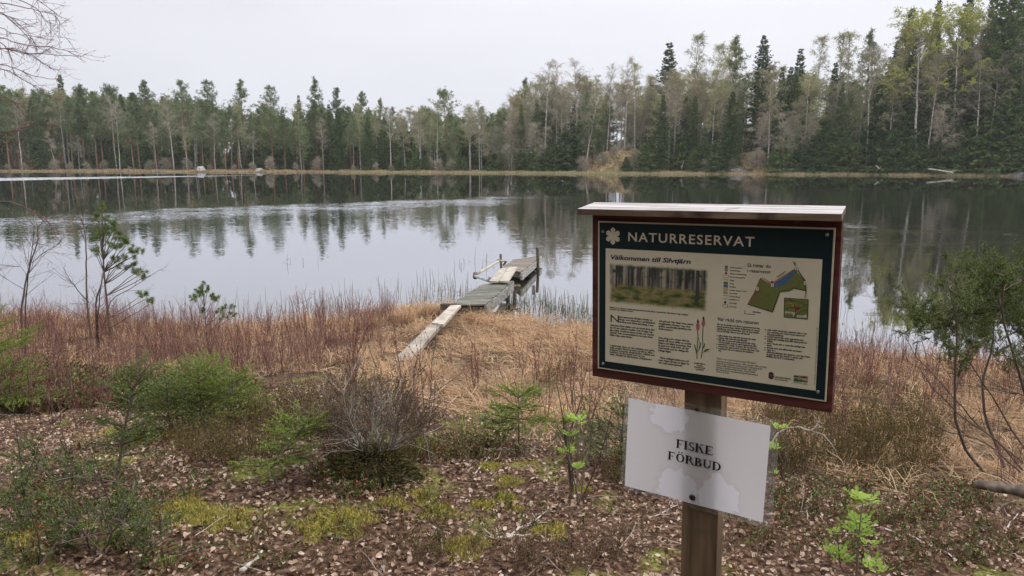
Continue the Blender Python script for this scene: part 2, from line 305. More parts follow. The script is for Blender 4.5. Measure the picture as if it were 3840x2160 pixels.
# ------------------------------------------------------------------ the water
def watermat():
    m = bpy.data.materials.new('lake_water'); m.use_nodes = True; nt = m.node_tree; N = nt.nodes; L = nt.links; N.clear()
    o = N.new('ShaderNodeOutputMaterial'); g = N.new('ShaderNodeNewGeometry')
    def noise(scale, detail=2, vs=(1, 1, 1)):
        mp = N.new('ShaderNodeMapping'); mp.inputs['Scale'].default_value = vs; L.new(g.outputs['Position'], mp.inputs[0])
        t = N.new('ShaderNodeTexNoise'); t.inputs['Scale'].default_value = scale; t.inputs['Detail'].default_value = detail; L.new(mp.outputs[0], t.inputs[0]); return t
    def vm(op, a, b, scale=None):
        v = N.new('ShaderNodeVectorMath'); v.operation = op; L.new(a, v.inputs[0])
        if b is not None:
            if isinstance(b, tuple): v.inputs[1].default_value = b
            else: L.new(b, v.inputs[1])
        if scale is not None:
            if isinstance(scale, (int, float)): v.inputs['Scale'].default_value = scale
            else: L.new(scale, v.inputs['Scale'])
        return v.outputs[0]
    def ma(op, a, b=None, c=None):
        v = N.new('ShaderNodeMath'); v.operation = op
        for i, k in enumerate((a, b, c)):
            if k is None: continue
            if isinstance(k, (int, float)): v.inputs[i].default_value = k
            else: L.new(k, v.inputs[i])
        return v.outputs[0]
    def sm(x, a, b, lo=0., hi=1.):
        r = N.new('ShaderNodeMapRange'); r.interpolation_type = 'SMOOTHSTEP'; L.new(x, r.inputs[0]); r.inputs['From Min'].default_value = a; r.inputs['From Max'].default_value = b
        r.inputs['To Min'].default_value = lo; r.inputs['To Max'].default_value = hi; return r.outputs[0]
    sp = N.new('ShaderNodeSeparateXYZ'); L.new(g.outputs['Position'], sp.inputs[0]); X, Y = sp.outputs['X'], sp.outputs['Y']
    wob = ma('MULTIPLY', ma('SUBTRACT', noise(.22, 3, (1, .5, 1)).outputs[0], .5), 9)
    Yw = ma('ADD', Y, wob)
    # wind bands: where the breeze touches the lake the wavelets are steeper
    xb = ma('MINIMUM', ma('MAXIMUM', ma('ADD', X, 14), -12), 30)
    dY = ma('SUBTRACT', Yw, ma('ADD', 37, ma('MULTIPLY', xb, .75)))
    band = ma('MULTIPLY', ma('MULTIPLY', sm(dY, -9, 2.2), sm(dY, 5, 1.2, 0, 1)), ma('MULTIPLY', sm(X, 9, -4), sm(X, -24, -13, .35, 1)))
    band = ma('MULTIPLY', band, sm(noise(.5, 3, (.4, 1, 1)).outputs[0], .35, .6, .45, 1))
    mid = ma('MULTIPLY', ma('MULTIPLY', sm(Yw, 13, 25), sm(dY, 3, 0)), 1)
    Ys = ma('ADD', Y, ma('MULTIPLY', ma('SUBTRACT', noise(.35, 2, (1, .4, 1)).outputs[0], .5), 3)); dS = ma('SUBTRACT', Ys, ma('ADD', 81, ma('MULTIPLY', ma('ADD', X, 60), 1.3))); dS2 = ma('SUBTRACT', Ys, ma('ADD', 100, ma('MULTIPLY', ma('ADD', X, 60), .50)))
    streak = ma('MULTIPLY', ma('MULTIPLY', sm(dS, 0, .8), sm(dS2, 1.0, -1.0)), sm(X, -35, -38))
    farr = ma('MULTIPLY', sm(ma('ADD', Yw, ma('MULTIPLY', X, -2)), 118, 122), 0)
    dR = ma('SUBTRACT', Yw, 26)
    rightp = ma('MULTIPLY', ma('MULTIPLY', sm(dR, -9, -2), sm(dR, 8, 2)), ma('MULTIPLY', sm(X, 9, 13), sm(noise(.55, 3, (.6, 1, 1)).outputs[0], .46, .62)))
    amp = ma('ADD', ma('ADD', ma('MULTIPLY', band, .34), ma('MULTIPLY', streak, 1.7)), ma('ADD', ma('MULTIPLY', mid, .048), ma('ADD', .010, ma('MULTIPLY', rightp, .16))))
    n1 = vm('SUBTRACT', noise(14, 2, (.5, 1.0, 1)).outputs['Color'], (.5, .5, .5)); n2 = vm('SUBTRACT', noise(2.6, 2, (.32, 1.2, 1)).outputs['Color'], (.5, .5, .5))
    s_ = vm('ADD', vm('SCALE', n1, None, 1.0), vm('SCALE', n2, None, .9))
    s_ = vm('MULTIPLY', s_, (.55, 1.0, 0)); s_ = vm('SCALE', s_, None, amp)
    # at a grazing view only the wavelet faces that lean towards the eye are seen
    ih = vm('NORMALIZE', vm('MULTIPLY', g.outputs['Incoming'], (1, 1, 0)), None); dn_ = N.new('ShaderNodeVectorMath'); dn_.operation = 'DOT_PRODUCT'; L.new(s_, dn_.inputs[0]); L.new(ih, dn_.inputs[1])
    s_ = vm('ADD', s_, vm('SCALE', ih, None, ma('MULTIPLY', ma('MINIMUM', dn_.outputs['Value'], 0), -2)))
    nn = vm('NORMALIZE', vm('ADD', s_, (0, 0, 1)), None)
    fr = N.new('ShaderNodeFresnel'); fr.inputs['IOR'].default_value = 1.333
    fac = ma('MULTIPLY', ma('POWER', fr.outputs[0], .30), .90)
    gl = N.new('ShaderNodeBsdfGlossy'); gl.inputs['Roughness'].default_value = .015; gl.inputs['Color'].default_value = (.93, .95, 1, 1); L.new(nn, gl.inputs['Normal'])
    df = N.new('ShaderNodeBsdfDiffuse'); df.inputs[0].default_value = (.020, .017, .011, 1)
    mx = N.new('ShaderNodeMixShader'); L.new(fac, mx.inputs[0]); L.new(df.outputs[0], mx.inputs[1]); L.new(gl.outputs[0], mx.inputs[2]); L.new(mx.outputs[0], o.inputs[0]); return m
wb = MB(); wx = np.linspace(-420, 420, 13); wy = np.array([5, 30, 60, 90, 120, 160.]); WX, WY = np.meshgrid(wx, wy); ii = (np.arange(5)[:, None] * 13 + np.arange(12)[None]).ravel()
wb.add(np.stack([WX, WY, 0 * WX], -1).reshape(-1, 3), np.stack([ii, ii + 1, ii + 14, ii + 13], -1))
tag(wb.build('lake_water', watermat()), kind='structure')

# ------------------------------------------------------------------ the damp air over the lake
hz = MB(); hz.box((0, 280, 22), (610, 345, 24.6)); hm = bpy.data.materials.new('haze'); hm.use_nodes = True; hn = hm.node_tree; hn.nodes.clear()
ho = hn.nodes.new('ShaderNodeOutputMaterial'); hv = hn.nodes.new('ShaderNodeVolumePrincipled'); hv.inputs['Color'].default_value = (.93, .95, 1, 1); hv.inputs['Density'].default_value = .00030; hv.inputs['Anisotropy'].default_value = .2
hn.links.new(hv.outputs[0], ho.inputs['Volume']); tag(hz.build('haze', hm), 'thin damp haze over the lake that pales the far trees', 'haze', kind='stuff')
# ------------------------------------------------------------------ trees of the far shore
TREE = {}
def tuft_template(n, l, w, seed, spread=1.1, upb=.5):
    r = np.random.default_rng(seed); b = MB(); a = r.random(n) * 2 * np.pi; el = upb + r.normal(0, spread * .5, n)
    D = az(a, el); L = l * (.6 + .6 * r.random(n)); S = r.normal(0, l * .22, (n, 3)); side = norm(np.cross(D, r.normal(0, 1, (n, 3)))) * w
    V = np.stack([S - side * .6, S + side * .6, S + D * L[:, None] * .6 + side, S + D * L[:, None]], 1).reshape(-1, 3)
    b.add(V, np.arange(n * 4).reshape(-1, 4)); return b.template()
def pine(key, h, crown0, cw, seed, shape=1.0, dens=1.0, lean=.02):
    r = np.random.default_rng(seed); th = r.random() * 6.28
    T = strands(np.zeros((1, 3)), np.array([[lean * math.cos(th), lean * math.sin(th), 1.]]), [h], 12, 0, .008, r); tr = MB(); R0 = .0105 * h + .02
    tr.tubes(T - [0, 0, .4], np.linspace(R0, .015, 12)[None] ** 1.0, 7)
    nb = int(h * 5.2 * dens); t = crown0 + (1 - crown0) * (np.sort(r.random(nb)) ** .95); q = (t - crown0) / (1 - crown0)
    prof = np.minimum(1, (1 - q) ** (.62 * shape) * 1.05) * np.minimum(1, .45 + q * 2.2)
    L = cw * prof * (.55 + .6 * r.random(nb)) + .15; el = -.15 + q * .95 + r.normal(0, .16, nb)
    S, _ = along(T, np.zeros(nb, int), t); B = strands(S, az(r.random(nb) * 6.28, el), L, 5, .18, .07, r)
    # dead stubs under the crown
    ns = 16; ts = .15 + (crown0 - .1) * r.random(ns); S2, _ = along(T, np.zeros(ns, int), ts); B2 = strands(S2, az(r.random(ns) * 6.28, r.normal(-.1, .3, ns)), .3 + .9 * r.random(ns), 3, -.1, .08, r)
    cr_ = MB(); cr_.tubes(B, np.linspace(.035, .010, 5)[None] * (.5 + .5 * L / cw)[:, None], 3, 1); tr.tubes(B2, np.tile([.02, .015, .008], (ns, 1)), 3)
    k = 10; ix = np.repeat(np.arange(nb), k); tt = .30 + .72 * r.random(nb * k); P, D = along(B, ix, tt); P = P + r.normal(0, .13, P.shape) * (L[ix] ** .5)[:, None]; keep = r.random(len(P)) < np.clip(.35 + L[ix] / cw, 0, 1)
    P = P[keep]; n = len(P); sc = .75 + .5 * r.random(n)
    for j in range(3):
        sl = slice(j, None, 3); tv, tf = tuft_template(8, .34, .042, seed * 7 + j); cr_.inst(tv, tf, rotm(r, len(P[sl]), tilt=.7) * sc[sl][:, None, None], P[sl])
    TREE[key] = (h, cw, tr.mesh('trunk', [M['pine_bark']], True), cr_.mesh('crown', [M['pine_needles'], M['pine_bark']]))
def spruce(key, h, cw, seed, base=.04, droop=-.25, ragged=.25, mat='spruce_needles'):
    r = np.random.default_rng(seed); T = strands(np.zeros((1, 3)), np.array([[.005, .01, 1.]]), [h], 10, 0, .003, r); tr = MB(); tr.tubes(T - [0, 0, .4], np.linspace(.012 * h + .015, .01, 10)[None], 6)
    nw = int(6 + h * 2.4); tw = np.linspace(base, .985, nw) + r.normal(0, .004, nw); per = 8; t = np.clip(np.repeat(tw, per) + r.normal(0, .007, nw * per), .02, .992); nb = len(t); q = (t - base) / (1 - base)
    gap = .75 + .5 * vnoise(q * 9, q * 0 + seed, 3)
    L = (cw * (1 - q) ** .88 * gap + .10) * (1 - ragged + 2 * ragged * r.random(nb)); el = -.28 + q * .95 + r.normal(0, .10, nb)
    S, _ = along(T, np.zeros(nb, int), t); a = (np.arange(nb) * 2.4 + r.normal(0, .25, nb)); B = strands(S, az(a, el), L, 5, .14 - .1 * (1 - q), .03, r, 2.2)
    c = MB(); c.tubes(B, np.linspace(.022, .006, 5)[None] * np.ones((nb, 1)), 3, 1)
    per2 = np.clip((L * 9).astype(int) + 2, 3, 22); ix = np.repeat(np.arange(nb), per2); tt = .12 + .92 * r.random(len(ix)); P, D = along(B, ix, tt); n = len(P)
    sd = norm(np.cross(D, [0, 0, 1.])) * np.where(r.random(n) < .5, 1, -1)[:, None]; l = (.16 + .32 * (1 - tt) * L[ix] ** .5 + .10 * r.random(n)) * (.7 + .5 * r.random(n))
    E = D * .75 + sd * (.9 * (tt < .97))[:, None] + r.normal(0, .16, (n, 3)); E[:, 2] += droop - .15 * r.random(n); E = norm(E)
    wv = norm(np.cross(E, r.normal(0, 1, (n, 3)) + [0, 0, 1.2])) * (.055 + .03 * r.random(n))[:, None]
    V = np.stack([P, P + E * l[:, None] * .45 + wv, P + E * l[:, None], P + E * l[:, None] * .45 - wv], 1)
    hang = P + E * l[:, None] * .5; V2 = np.stack([P, hang - [0, 0, .10] * l[:, None] / .3, P + E * l[:, None] * .95 + [0, 0, -.06], hang + [0, 0, .02]], 1)
    c.add(V.reshape(-1, 3), np.arange(n * 4).reshape(-1, 4)); c.add(V2.reshape(-1, 3), np.arange(n * 4).reshape(-1, 4))
    TREE[key] = (h, cw, tr.mesh('trunk', [M['spruce_bark']], True), c.mesh('crown', [M[mat], M['spruce_bark']]))
def birch(key, h, cw, seed, budmat='buds_olive', buds=1.0, c0=.42, lean=.03, bark='birch_bark', stems=1, fork=0, bs=.05, twig=1.0):
    r = np.random.default_rng(seed); tr = MB(); c = MB(); BR = []; Ls = []
    st = []
    for s in range(stems):
        th = r.random() * 6.28; ln = lean if stems == 1 else .10 + .10 * r.random(); off = 0 if stems == 1 else .15
        T = strands(np.array([[off * math.cos(th), off * math.sin(th), 0]]), np.array([[ln * math.cos(th), ln * math.sin(th), 1.]]), [h * (1 if s == 0 else .75 + .2 * r.random())], 14, 0, .014, r); st.append(T)
        tr.tubes(T - [0, 0, .4], (np.linspace(1, .08, 14)[None]) * (.0078 * h + .02) * (1 if stems == 1 else .7), 6)
    if fork:
        T = st[0]; p, d = along(T, np.array([0]), np.array([fork])); F = strands(p, d + np.array([[.55, .1, 0]]), [h * (1 - fork) * .9], 8, .2, .03, r); tr.tubes(F, np.linspace(.07, .012, 8)[None], 5); st.append(F)
    for s, T in enumerate(st):
        hh = np.linalg.norm(T[0, -1] - T[0, 0]); nb = int(30 * hh / 14 * (1 if stems == 1 else .6)) + 6; cc = c0 if s < stems else .1
        t = cc + (1 - cc) * np.sort(r.random(nb)) ** .9 * .99; q = (t - cc) / (1 - cc)
        L = cw * (.35 + .85 * np.sin(np.pi * np.clip(.22 + q * .72, 0, 1))) * (.6 + .6 * r.random(nb)); el = .55 + .55 * q + r.normal(0, .15, nb)
        S, _ = along(T, np.zeros(nb, int), t); B = strands(S, az(r.random(nb) * 6.28, el), L, 6, -.10 + 0 * L, .06, r, 2); c.tubes(B, np.linspace(.026, .006, 6)[None] * np.ones((nb, 1)), 3, 1); BR.append(B); Ls.append(L)
    B = np.concatenate(BR); L = np.concatenate(Ls); nb = len(B)
    k = 7; ix = np.repeat(np.arange(nb), k); tt = .2 + .8 * r.random(nb * k); P, D = along(B, ix, tt); E = norm(D + r.normal(0, .55, D.shape) + [0, 0, .12]); l2 = L[ix] * (.22 + .35 * r.random(len(ix))) + .12
    B2 = strands(P, E, l2, 4, -.18, .07, r, 2); c.ribbons(B2, np.linspace(.016, .008, 4)[None] * np.ones((len(B2), 1)), norm(r.normal(0, 1, (len(B2), 3))), 1)
    k = int(8 * twig); ix = np.repeat(np.arange(len(B2)), k); tt = .15 + .85 * r.random(len(ix)); P, D = along(B2, ix, tt); E = norm(D + r.normal(0, .6, D.shape) - [0, 0, .15]); l3 = .18 + .38 * r.random(len(ix))
    B3 = strands(P, E, l3, 3, -.35, .06, r, 2); c.ribbons(B3, np.array([.0085, .0065, .0035])[None] * np.ones((len(B3), 1)), norm(r.normal(0, 1, (len(B3), 3))), 1)
    if buds:
        k = max(1, int(round(2 * buds))); ix = np.repeat(np.arange(len(B3)), k); n = len(ix); P, D = along(B3, ix, r.random(n)); sz = bs * (.6 + .7 * r.random(n)); u = norm(r.normal(0, 1, (n, 3))); v = norm(np.cross(u, r.normal(0, 1, (n, 3))))
        V = np.stack([P, P + (u + v * .5) * sz[:, None], P + (u * 1.6) * sz[:, None], P + (u - v * .5) * sz[:, None]], 1); c.add(V.reshape(-1, 3), np.arange(4 * n).reshape(-1, 4), 0)
    TREE[key] = (h, cw, tr.mesh('trunk', [M[bark]], True), c.mesh('crown', [M[budmat], M['twigs_bare']]))
pine('pine_round', 14, .42, 3.0, 1, .9); pine('pine_tall', 15, .45, 2.6, 2, 1.2); pine('pine_airy', 15, .5, 2.7, 3, 1.2, .8); pine('pine_broad', 14, .38, 3.5, 4, 1.15, 1.1); pine('pine_full', 14, .24, 2.8, 5, 1.3, 1.1); pine('pine_lean', 13, .5, 3.0, 6, .75, .9, .08)
spruce('spruce_full', 16, 2.8, 11); spruce('spruce_narrow', 15, 1.9, 12, .08, -.3, .35); spruce('spruce_young', 4, 1.35, 13, .02, -.2, .3); spruce('spruce_young_b', 3, 1.25, 14, .02, -.15, .4); spruce('spruce_big', 22, 3.4, 15, .06); spruce('spruce_ragged', 15, 1.4, 16, .3, -.3, .6)
birch('birch_budding', 15, 2.0, 21, 'buds_olive', 1.3, bs=.065); birch('birch_bare', 13, 1.9, 22, 'buds_brown', .6, bs=.035); birch('birch_bare_b', 12, 1.6, 23, 'buds_brown', .5, .38, .05, bs=.035); birch('birch_leafing', 17, 2.9, 24, 'leaves_yellow', 2.6, .42, bs=.085)
birch('birch_slim', 14, 1.4, 25, 'buds_olive', 1.2, .42, bs=.062); birch('birch_brown', 14, 1.9, 26, 'buds_brown', 1.8, .36, bs=.065); birch('birch_forked', 15, 1.8, 27, 'buds_brown', .8, .75, .02, fork=.62, bs=.04)
birch('alder_clump', 8, 1.3, 28, 'buds_brown', .7, .25, .05, 'grey_bark', 5, bs=.04); birch('birch_leaning', 11, 1.3, 29, 'buds_brown', .5, .5, .16, bs=.04)
birch('bare_bush', 2.6, .6, 30, 'buds_brown', 1.0, .12, .05, 'grey_bark', 6, bs=.03, twig=.7)
KIND = {'pine': ('pine_tree', 'pine tree'), 'spruc': ('spruce_tree', 'spruce tree'), 'birch': ('birch_tree', 'birch tree'), 'alder': ('alder_tree', 'alder'), 'bare_': ('leafless_bush', 'bush')}
def plant_tree(key, x, y, h, label, group=None, rz=None, rng=np.random.default_rng(9), wid=1.0):
    k = next(v for p, v in KIND.items() if key.startswith(p)); H, cw, tm, cm_ = TREE[key]; s = h / H; sxy = s * wid if s > .8 else s * wid * 1.05
    nm = k[0] if 'young' not in key else 'young_spruce'
    z = float(ground_z(x, y)); root = thing(nm, label, k[1] if 'young' not in key else 'young spruce', (x, y, z), group, rng.random() * 6.28 if rz is None else rz)
    root.scale = (sxy, sxy, s); link('trunk', tm, root); link('crown', cm_, root); return root
occupied = []
def hero(key, px, py, dy, label, rz=None, wid=1.0, group=None):
    """dy = metres behind the far waterline"""
    X = (px - 1920) / FPX * 118
    for _ in range(6): y = float(far_y(X)) + dy; p = PY(px, py, y); X = p[0]
    h = p[2] - float(ground_z(X, y)); occupied.append((X, y)); return plant_tree(key, X, y, h, label, group, rz, wid=wid)
for a in [
 ('spruce_ragged', 218, 276, 16, 'thin dark ragged spruce top poking above the pines at far left'),
 ('pine_round', 300, 326, 9, 'round-topped pine just right of the thin dark spruce at far left'),
 ('pine_round', 402, 322, 12, 'pine with a rounded crown above the left end of the far shore'),
 ('pine_airy', 538, 308, 14, 'open airy pine crown with sky gaps left of the broad twin-looking pines'),
 ('pine_broad', 681, 308, 8, 'broad open-crowned pine above the white boulder, left of a similar broad pine'),
 ('pine_broad', 775, 308, 10, 'broad-topped pine directly above the larger pale boulder'),
 ('pine_airy', 897, 306, 12, 'narrow pointed pine standing clear of its neighbours left of the second boulder'),
 ('pine_broad', 1010, 328, 8, 'wide round pine crown above the smaller boulder on the far shore'),
 ('spruce_narrow', 1117, 356, 12, 'thin dark spire of a spruce beside the tallest left shore pine'),
 ('pine_full', 1176, 294, 7, 'tallest dark green pine on the left half of the far shore'),
 ('pine_tall', 1264, 334, 7, 'pointed pine with bare reddish trunk right of the tallest left shore pine'),
 ('pine_airy', 1352, 348, 22, 'small thin pine top sticking up alone above yellowish birches'),
 ('pine_full', 1424, 372, 18, 'dark pine top right of the small thin pine on the skyline'),
 ('pine_lean', 1676, 342, 14, 'lone flat-sided pine crown where the pine wood meets the bare birches'),
 ('pine_full', 1968, 298, 12, 'dark pine top rising out of bare birches left of the grassy mound'),
 ('pine_full', 2076, 345, 14, 'narrow dark conifer among bare birches above the leaning birch'),
 ('spruce_narrow', 2519, 160, 16, 'pointed blue-green conifer towering over birches above the grassy mound', None, 1.6),
 ('pine_full', 2775, 143, 12, 'dense green pine column left of the tall drooping spruce', None, 1.05),
 ('spruce_full', 2872, 130, 12, 'tall spruce with drooping branches right of the dense pine column', None, 1.1),
 ('spruce_narrow', 2998, 182, 14, 'small pointed spruce top in the gap between pale birches', None, 1.3),
 ('spruce_narrow', 3140, 235, 10, 'spruce half hidden under a pale bare birch top near the forked birch', None, 1.2),
 ('pine_full', 3274, 120, 12, 'dark bushy pine above the forked birch trunk'),
 ('spruce_full', 3424, 26, 16, 'dark spruce spire directly behind the large yellow-green birch'),
 ('spruce_full', 3368, 150, 18, 'dark spruce left of the large yellow-green birch, lower than its neighbour'),
 ('spruce_big', 3521, -20, 18, 'tall dark spruce cut by the top of the photo between two yellow-green birches', None, .75),
 ('spruce_big', 3640, -60, 16, 'tall spruce cut by the top of the photo behind the right yellow-green birch', None, .8),
 ('spruce_big', 3800, -210, 5, 'largest dark green spruce filling the right edge of the photo'),
 ('spruce_big', 3735, -60, 11, 'dark spruce just left of the largest spruce at the right edge', None, .8),
 ('spruce_big', 3850, -90, 16, 'dark spruce behind the largest one, cut by the right edge', None, .9),
]: hero(*a[:5], *(a[5:] if len(a) > 5 else ()))
for a in [
 ('birch_slim', 690, 478, 2.2, 'slender white birch trunk standing over the larger pale boulder'),
 ('birch_bare', 575, 470, 3, 'slim white birch leaning slightly left of the pale boulder'),
 ('birch_leaning', 200, 500, 2.5, 'pale leaning birch trunk near the left end of the far shore'),
 ('birch_bare_b', 285, 510, 2.8, 'thin slanting white birch in front of reddish pine trunks at far left'),
 ('birch_bare', 943, 500, 2.6, 'short white birch trunk above the smaller boulder'),
 ('birch_slim', 1120, 395, 4, 'white birch with twin bright stems under the tallest left shore pine'),
 ('birch_bare_b', 1205, 450, 3, 'small brownish birch with crooked white stem right of the twin-stemmed birch'),
 ('birch_slim', 1345, 400, 6, 'yellowish budding birch below the small thin pine top'),
 ('birch_bare', 1460, 420, 3, 'crooked white birch leaning left at the middle of the far shore'),
 ('birch_budding', 1635, 395, 4, 'bright straight white birch trunk left of the lone flat-sided pine'),
 ('birch_leaning', 1760, 400, 3, 'leaning white birch right of the bright straight trunk'),
 ('birch_bare', 1797, 395, 3.5, 'white birch with two wavy stems beside the leaning birch'),
 ('birch_bare', 2045, 253, 4, 'tall bare birch with long white trunk above the point of the far shore'),
 ('birch_bare_b', 2105, 245, 9, 'bare rounded birch crown right of the long white trunk'),
 ('birch_bare', 2170, 245, 6, 'bare birch crown with reddish twigs above the leaning white trunk'),
 ('birch_leaning', 2196, 330, 2.5, 'grey-white birch leaning over the shore left of the grassy mound'),
 ('birch_bare', 2350, 235, 8, 'large airy birch with a thick white trunk rising from the grassy mound'),
 ('birch_slim', 2392, 246, 10, 'bare birch directly right of the thick-trunked birch on the mound'),
 ('birch_bare_b', 2280, 255, 9, 'dark bare forked crown left of the birch on the grassy mound'),
 ('birch_slim', 2610, 142, 9, 'tallest pale birch spire right of the blue-green conifer'),
 ('birch_slim', 2690, 178, 9, 'pale rounded birch top between the tallest birch spire and the dense pine'),
 ('birch_budding', 2735, 175, 12, 'pale budding birch pressed against the dense pine column'),
 ('birch_brown', 2540, 280, 5, 'olive-leaved birch with broken white trunk above the grassy mound'),
 ('birch_brown', 2900, 250, 3, 'brown-tinted birch with straight white trunk right of the second mound'),
 ('birch_slim', 3068, 148, 12, 'pale drooping birch top right of the small pointed spruce'),
 ('birch_slim', 3148, 135, 12, 'thin greyish birch top above the half hidden spruce'),
 ('birch_slim', 3205, 130, 11, 'whitish birch top left of the dark bushy pine'),
 ('birch_forked', 3283, 200, 3, 'white birch trunk that forks into a high V under the bushy pine'),
 ('birch_leafing', 3488, 66, 3, 'large yellow-green birch with a straight white trunk at upper right', None, 1.4),
 ('birch_leafing', 3632, 50, 3, 'yellow-green birch with crooked white trunk nearest the dark right edge', None, 1.25),
 ('birch_brown', 3405, 110, 6, 'brownish birch crown left of the large yellow-green birch'),
 ('birch_brown', 3700, 60, 7, 'brown-leafed birch between the right yellow-green birch and the big spruce'),
]: hero(*a[:5], *(a[5:] if len(a) > 5 else ()))
# trees filling the wood below the skyline
SKX = [-300, 0, 150, 300, 480, 620, 740, 850, 960, 1090, 1170, 1270, 1400, 1600, 1760, 1900, 2000, 2150, 2350, 2500, 2620, 2760, 2900, 3100, 3280, 3400, 3600, 3900, 4300]
SKY = [325, 322, 330, 345, 350, 355, 365, 400, 385, 398, 365, 380, 400, 400, 405, 385, 300, 290, 300, 285, 260, 250, 250, 240, 225, 170, 110, 40, 0]
rf = np.random.default_rng(404)
ROWS = {'L': (-420, 1880, [(3.5, 3.0), (8, 2.7), (14, 2.8), (21, 3.2), (30, 3.8)]), 'M': (1840, 2900, [(4.5, 2.4), (8, 2.0), (12, 2.0), (17, 2.2), (23, 2.4), (31, 2.8)]), 'R': (2900, 4250, [(3.5, 2.6), (7, 2.1), (12, 2.2), (18, 2.4), (26, 2.8)])}
MIX = {'L': (['pine_round', 'pine_tall', 'pine_full', 'pine_broad', 'pine_airy', 'spruce_narrow', 'spruce_full', 'birch_slim', 'birch_bare', 'birch_budding', 'birch_brown'], [.16, .16, .17, .10, .08, .06, .06, .07, .05, .06, .03]),
       'M': (['pine_full', 'pine_tall', 'spruce_narrow', 'spruce_full', 'birch_slim', 'birch_bare', 'birch_bare_b', 'birch_budding', 'birch_brown', 'alder_clump'], [.10, .05, .06, .08, .17, .13, .09, .15, .13, .04]),
       'R': (['pine_full', 'spruce_full', 'spruce_narrow', 'birch_slim', 'birch_bare', 'birch_brown', 'birch_budding', 'birch_bare_b'], [.10, .26, .08, .14, .09, .13, .12, .08])}
BINS = [(-900, 'at the far left end of the lake'), (330, 'left of the pale boulder'), (640, 'above the larger pale boulder'), (880, 'above the smaller boulder'), (1080, 'around the tallest left pine'), (1320, 'left of the lone flat-sided pine'), (1620, 'around the lone flat-sided pine'), (1880, 'on the point of the far shore'), (2160, 'behind the grassy mound'), (2460, 'between the two grassy mounds'), (2700, 'behind the second mound'), (2900, 'left of the forked birch'), (3200, 'around the forked birch'), (3420, 'near the yellow-green birches'), (3680, 'at the dark right edge')]
def place_of(px, dy): return ('in the front row ' if dy < 6 else 'deep in the wood ' if dy > 17 else 'within the wood ') + [n for a, n in BINS if px >= a][-1]
DESC = {'pine': 'green pine', 'spruc': 'dark spruce', 'birch_slim': 'slim budding birch', 'birch_bare': 'bare grey birch', 'birch_budding': 'olive budding birch', 'birch_brown': 'brownish birch', 'alder': 'leafless grey alder clump'}
for rg, (x0, x1, rows) in ROWS.items():
    for dy, spc in rows:
        D = 125 + dy; px = x0 + rf.random() * 50
        while px < x1:
            px += spc / D * FPX * (.6 + .8 * rf.random()); keys, pr = MIX[rg]; key = rf.choice(keys, p=pr)
            if rg == 'L' and px > 1450 and rf.random() < .45: key = rf.choice(['birch_bare', 'birch_brown', 'birch_slim', 'birch_bare_b', 'birch_budding'])
            if rg == 'R' and px > 3650: key = rf.choice(['spruce_full', 'spruce_narrow', 'birch_bare', 'spruce_big'], p=[.5, .15, .15, .2])
            top = np.interp(px, SKX, SKY) + rf.random() ** 1.3 * 60 + (25 if dy < 6 else 0)
            if rg == 'M' and key.startswith(('pine', 'spruc')): top += 20 + 55 * rf.random()
            if rg == 'R' and not key.startswith('spruc'): top += 90 * rf.random()
            X = (px - 1920) / FPX * 118; jy = rf.normal(0, 1.0)
            for _ in range(4): y = float(far_y(X)) + max(2.5, dy + jy); p = PY(px, top, y); X = p[0]
            if min([math.hypot(X - a, y - b) for a, b in occupied]) < 1.3: continue
            if (((X - 18.3) / 5.0) ** 2 + ((y - 124.5) / 6) ** 2 < 1 or ((X - 39) / 3.4) ** 2 + ((y - 121.5) / 6) ** 2 < 1): continue
            h = p[2] - float(ground_z(X, y)); kk = next(k for k in sorted(DESC, key=len, reverse=True) if key.startswith(k)); occupied.append((X, y))
            plant_tree(key, X, y, h, f'{DESC[kk]} {place_of(px, dy)}', f'{DESC[kk]} trees {place_of(px, dy)}', rng=rf, wid=1.1)
# spruces and pines of middling height that stand between the birches
for i in range(34):
    px = 1930 + i * 54 + 40 * rf.random(); top = 330 + 120 * rf.random() if px < 3300 else 230 + 160 * rf.random(); X = (px - 1920) / FPX * 118; key = ['spruce_full', 'spruce_narrow', 'pine_full'][i % 3]
    for _ in range(4): y = float(far_y(X)) + 3.5 + 7 * ((i * 7) % 5) / 5; p = PY(px, top, y); X = p[0]
    if ((X - 18.3) / 5.5) ** 2 + ((y - 124.5) / 6) ** 2 < 1 or ((X - 39) / 3.8) ** 2 + ((y - 121.5) / 6) ** 2 < 1 or min([math.hypot(X - a, y - b) for a, b in occupied]) < .7: continue
    h = p[2] - float(ground_z(X, y)); w_ = 'pine' if key.startswith('pine') else 'spruce'; occupied.append((X, y)); plant_tree(key, X, y, h, f'half-grown green {w_} between the birches {place_of(px, 0)[17:]}', f'half-grown {w_} trees between the birches {place_of(px, 0)[17:]}', rng=rf, wid=1.25)
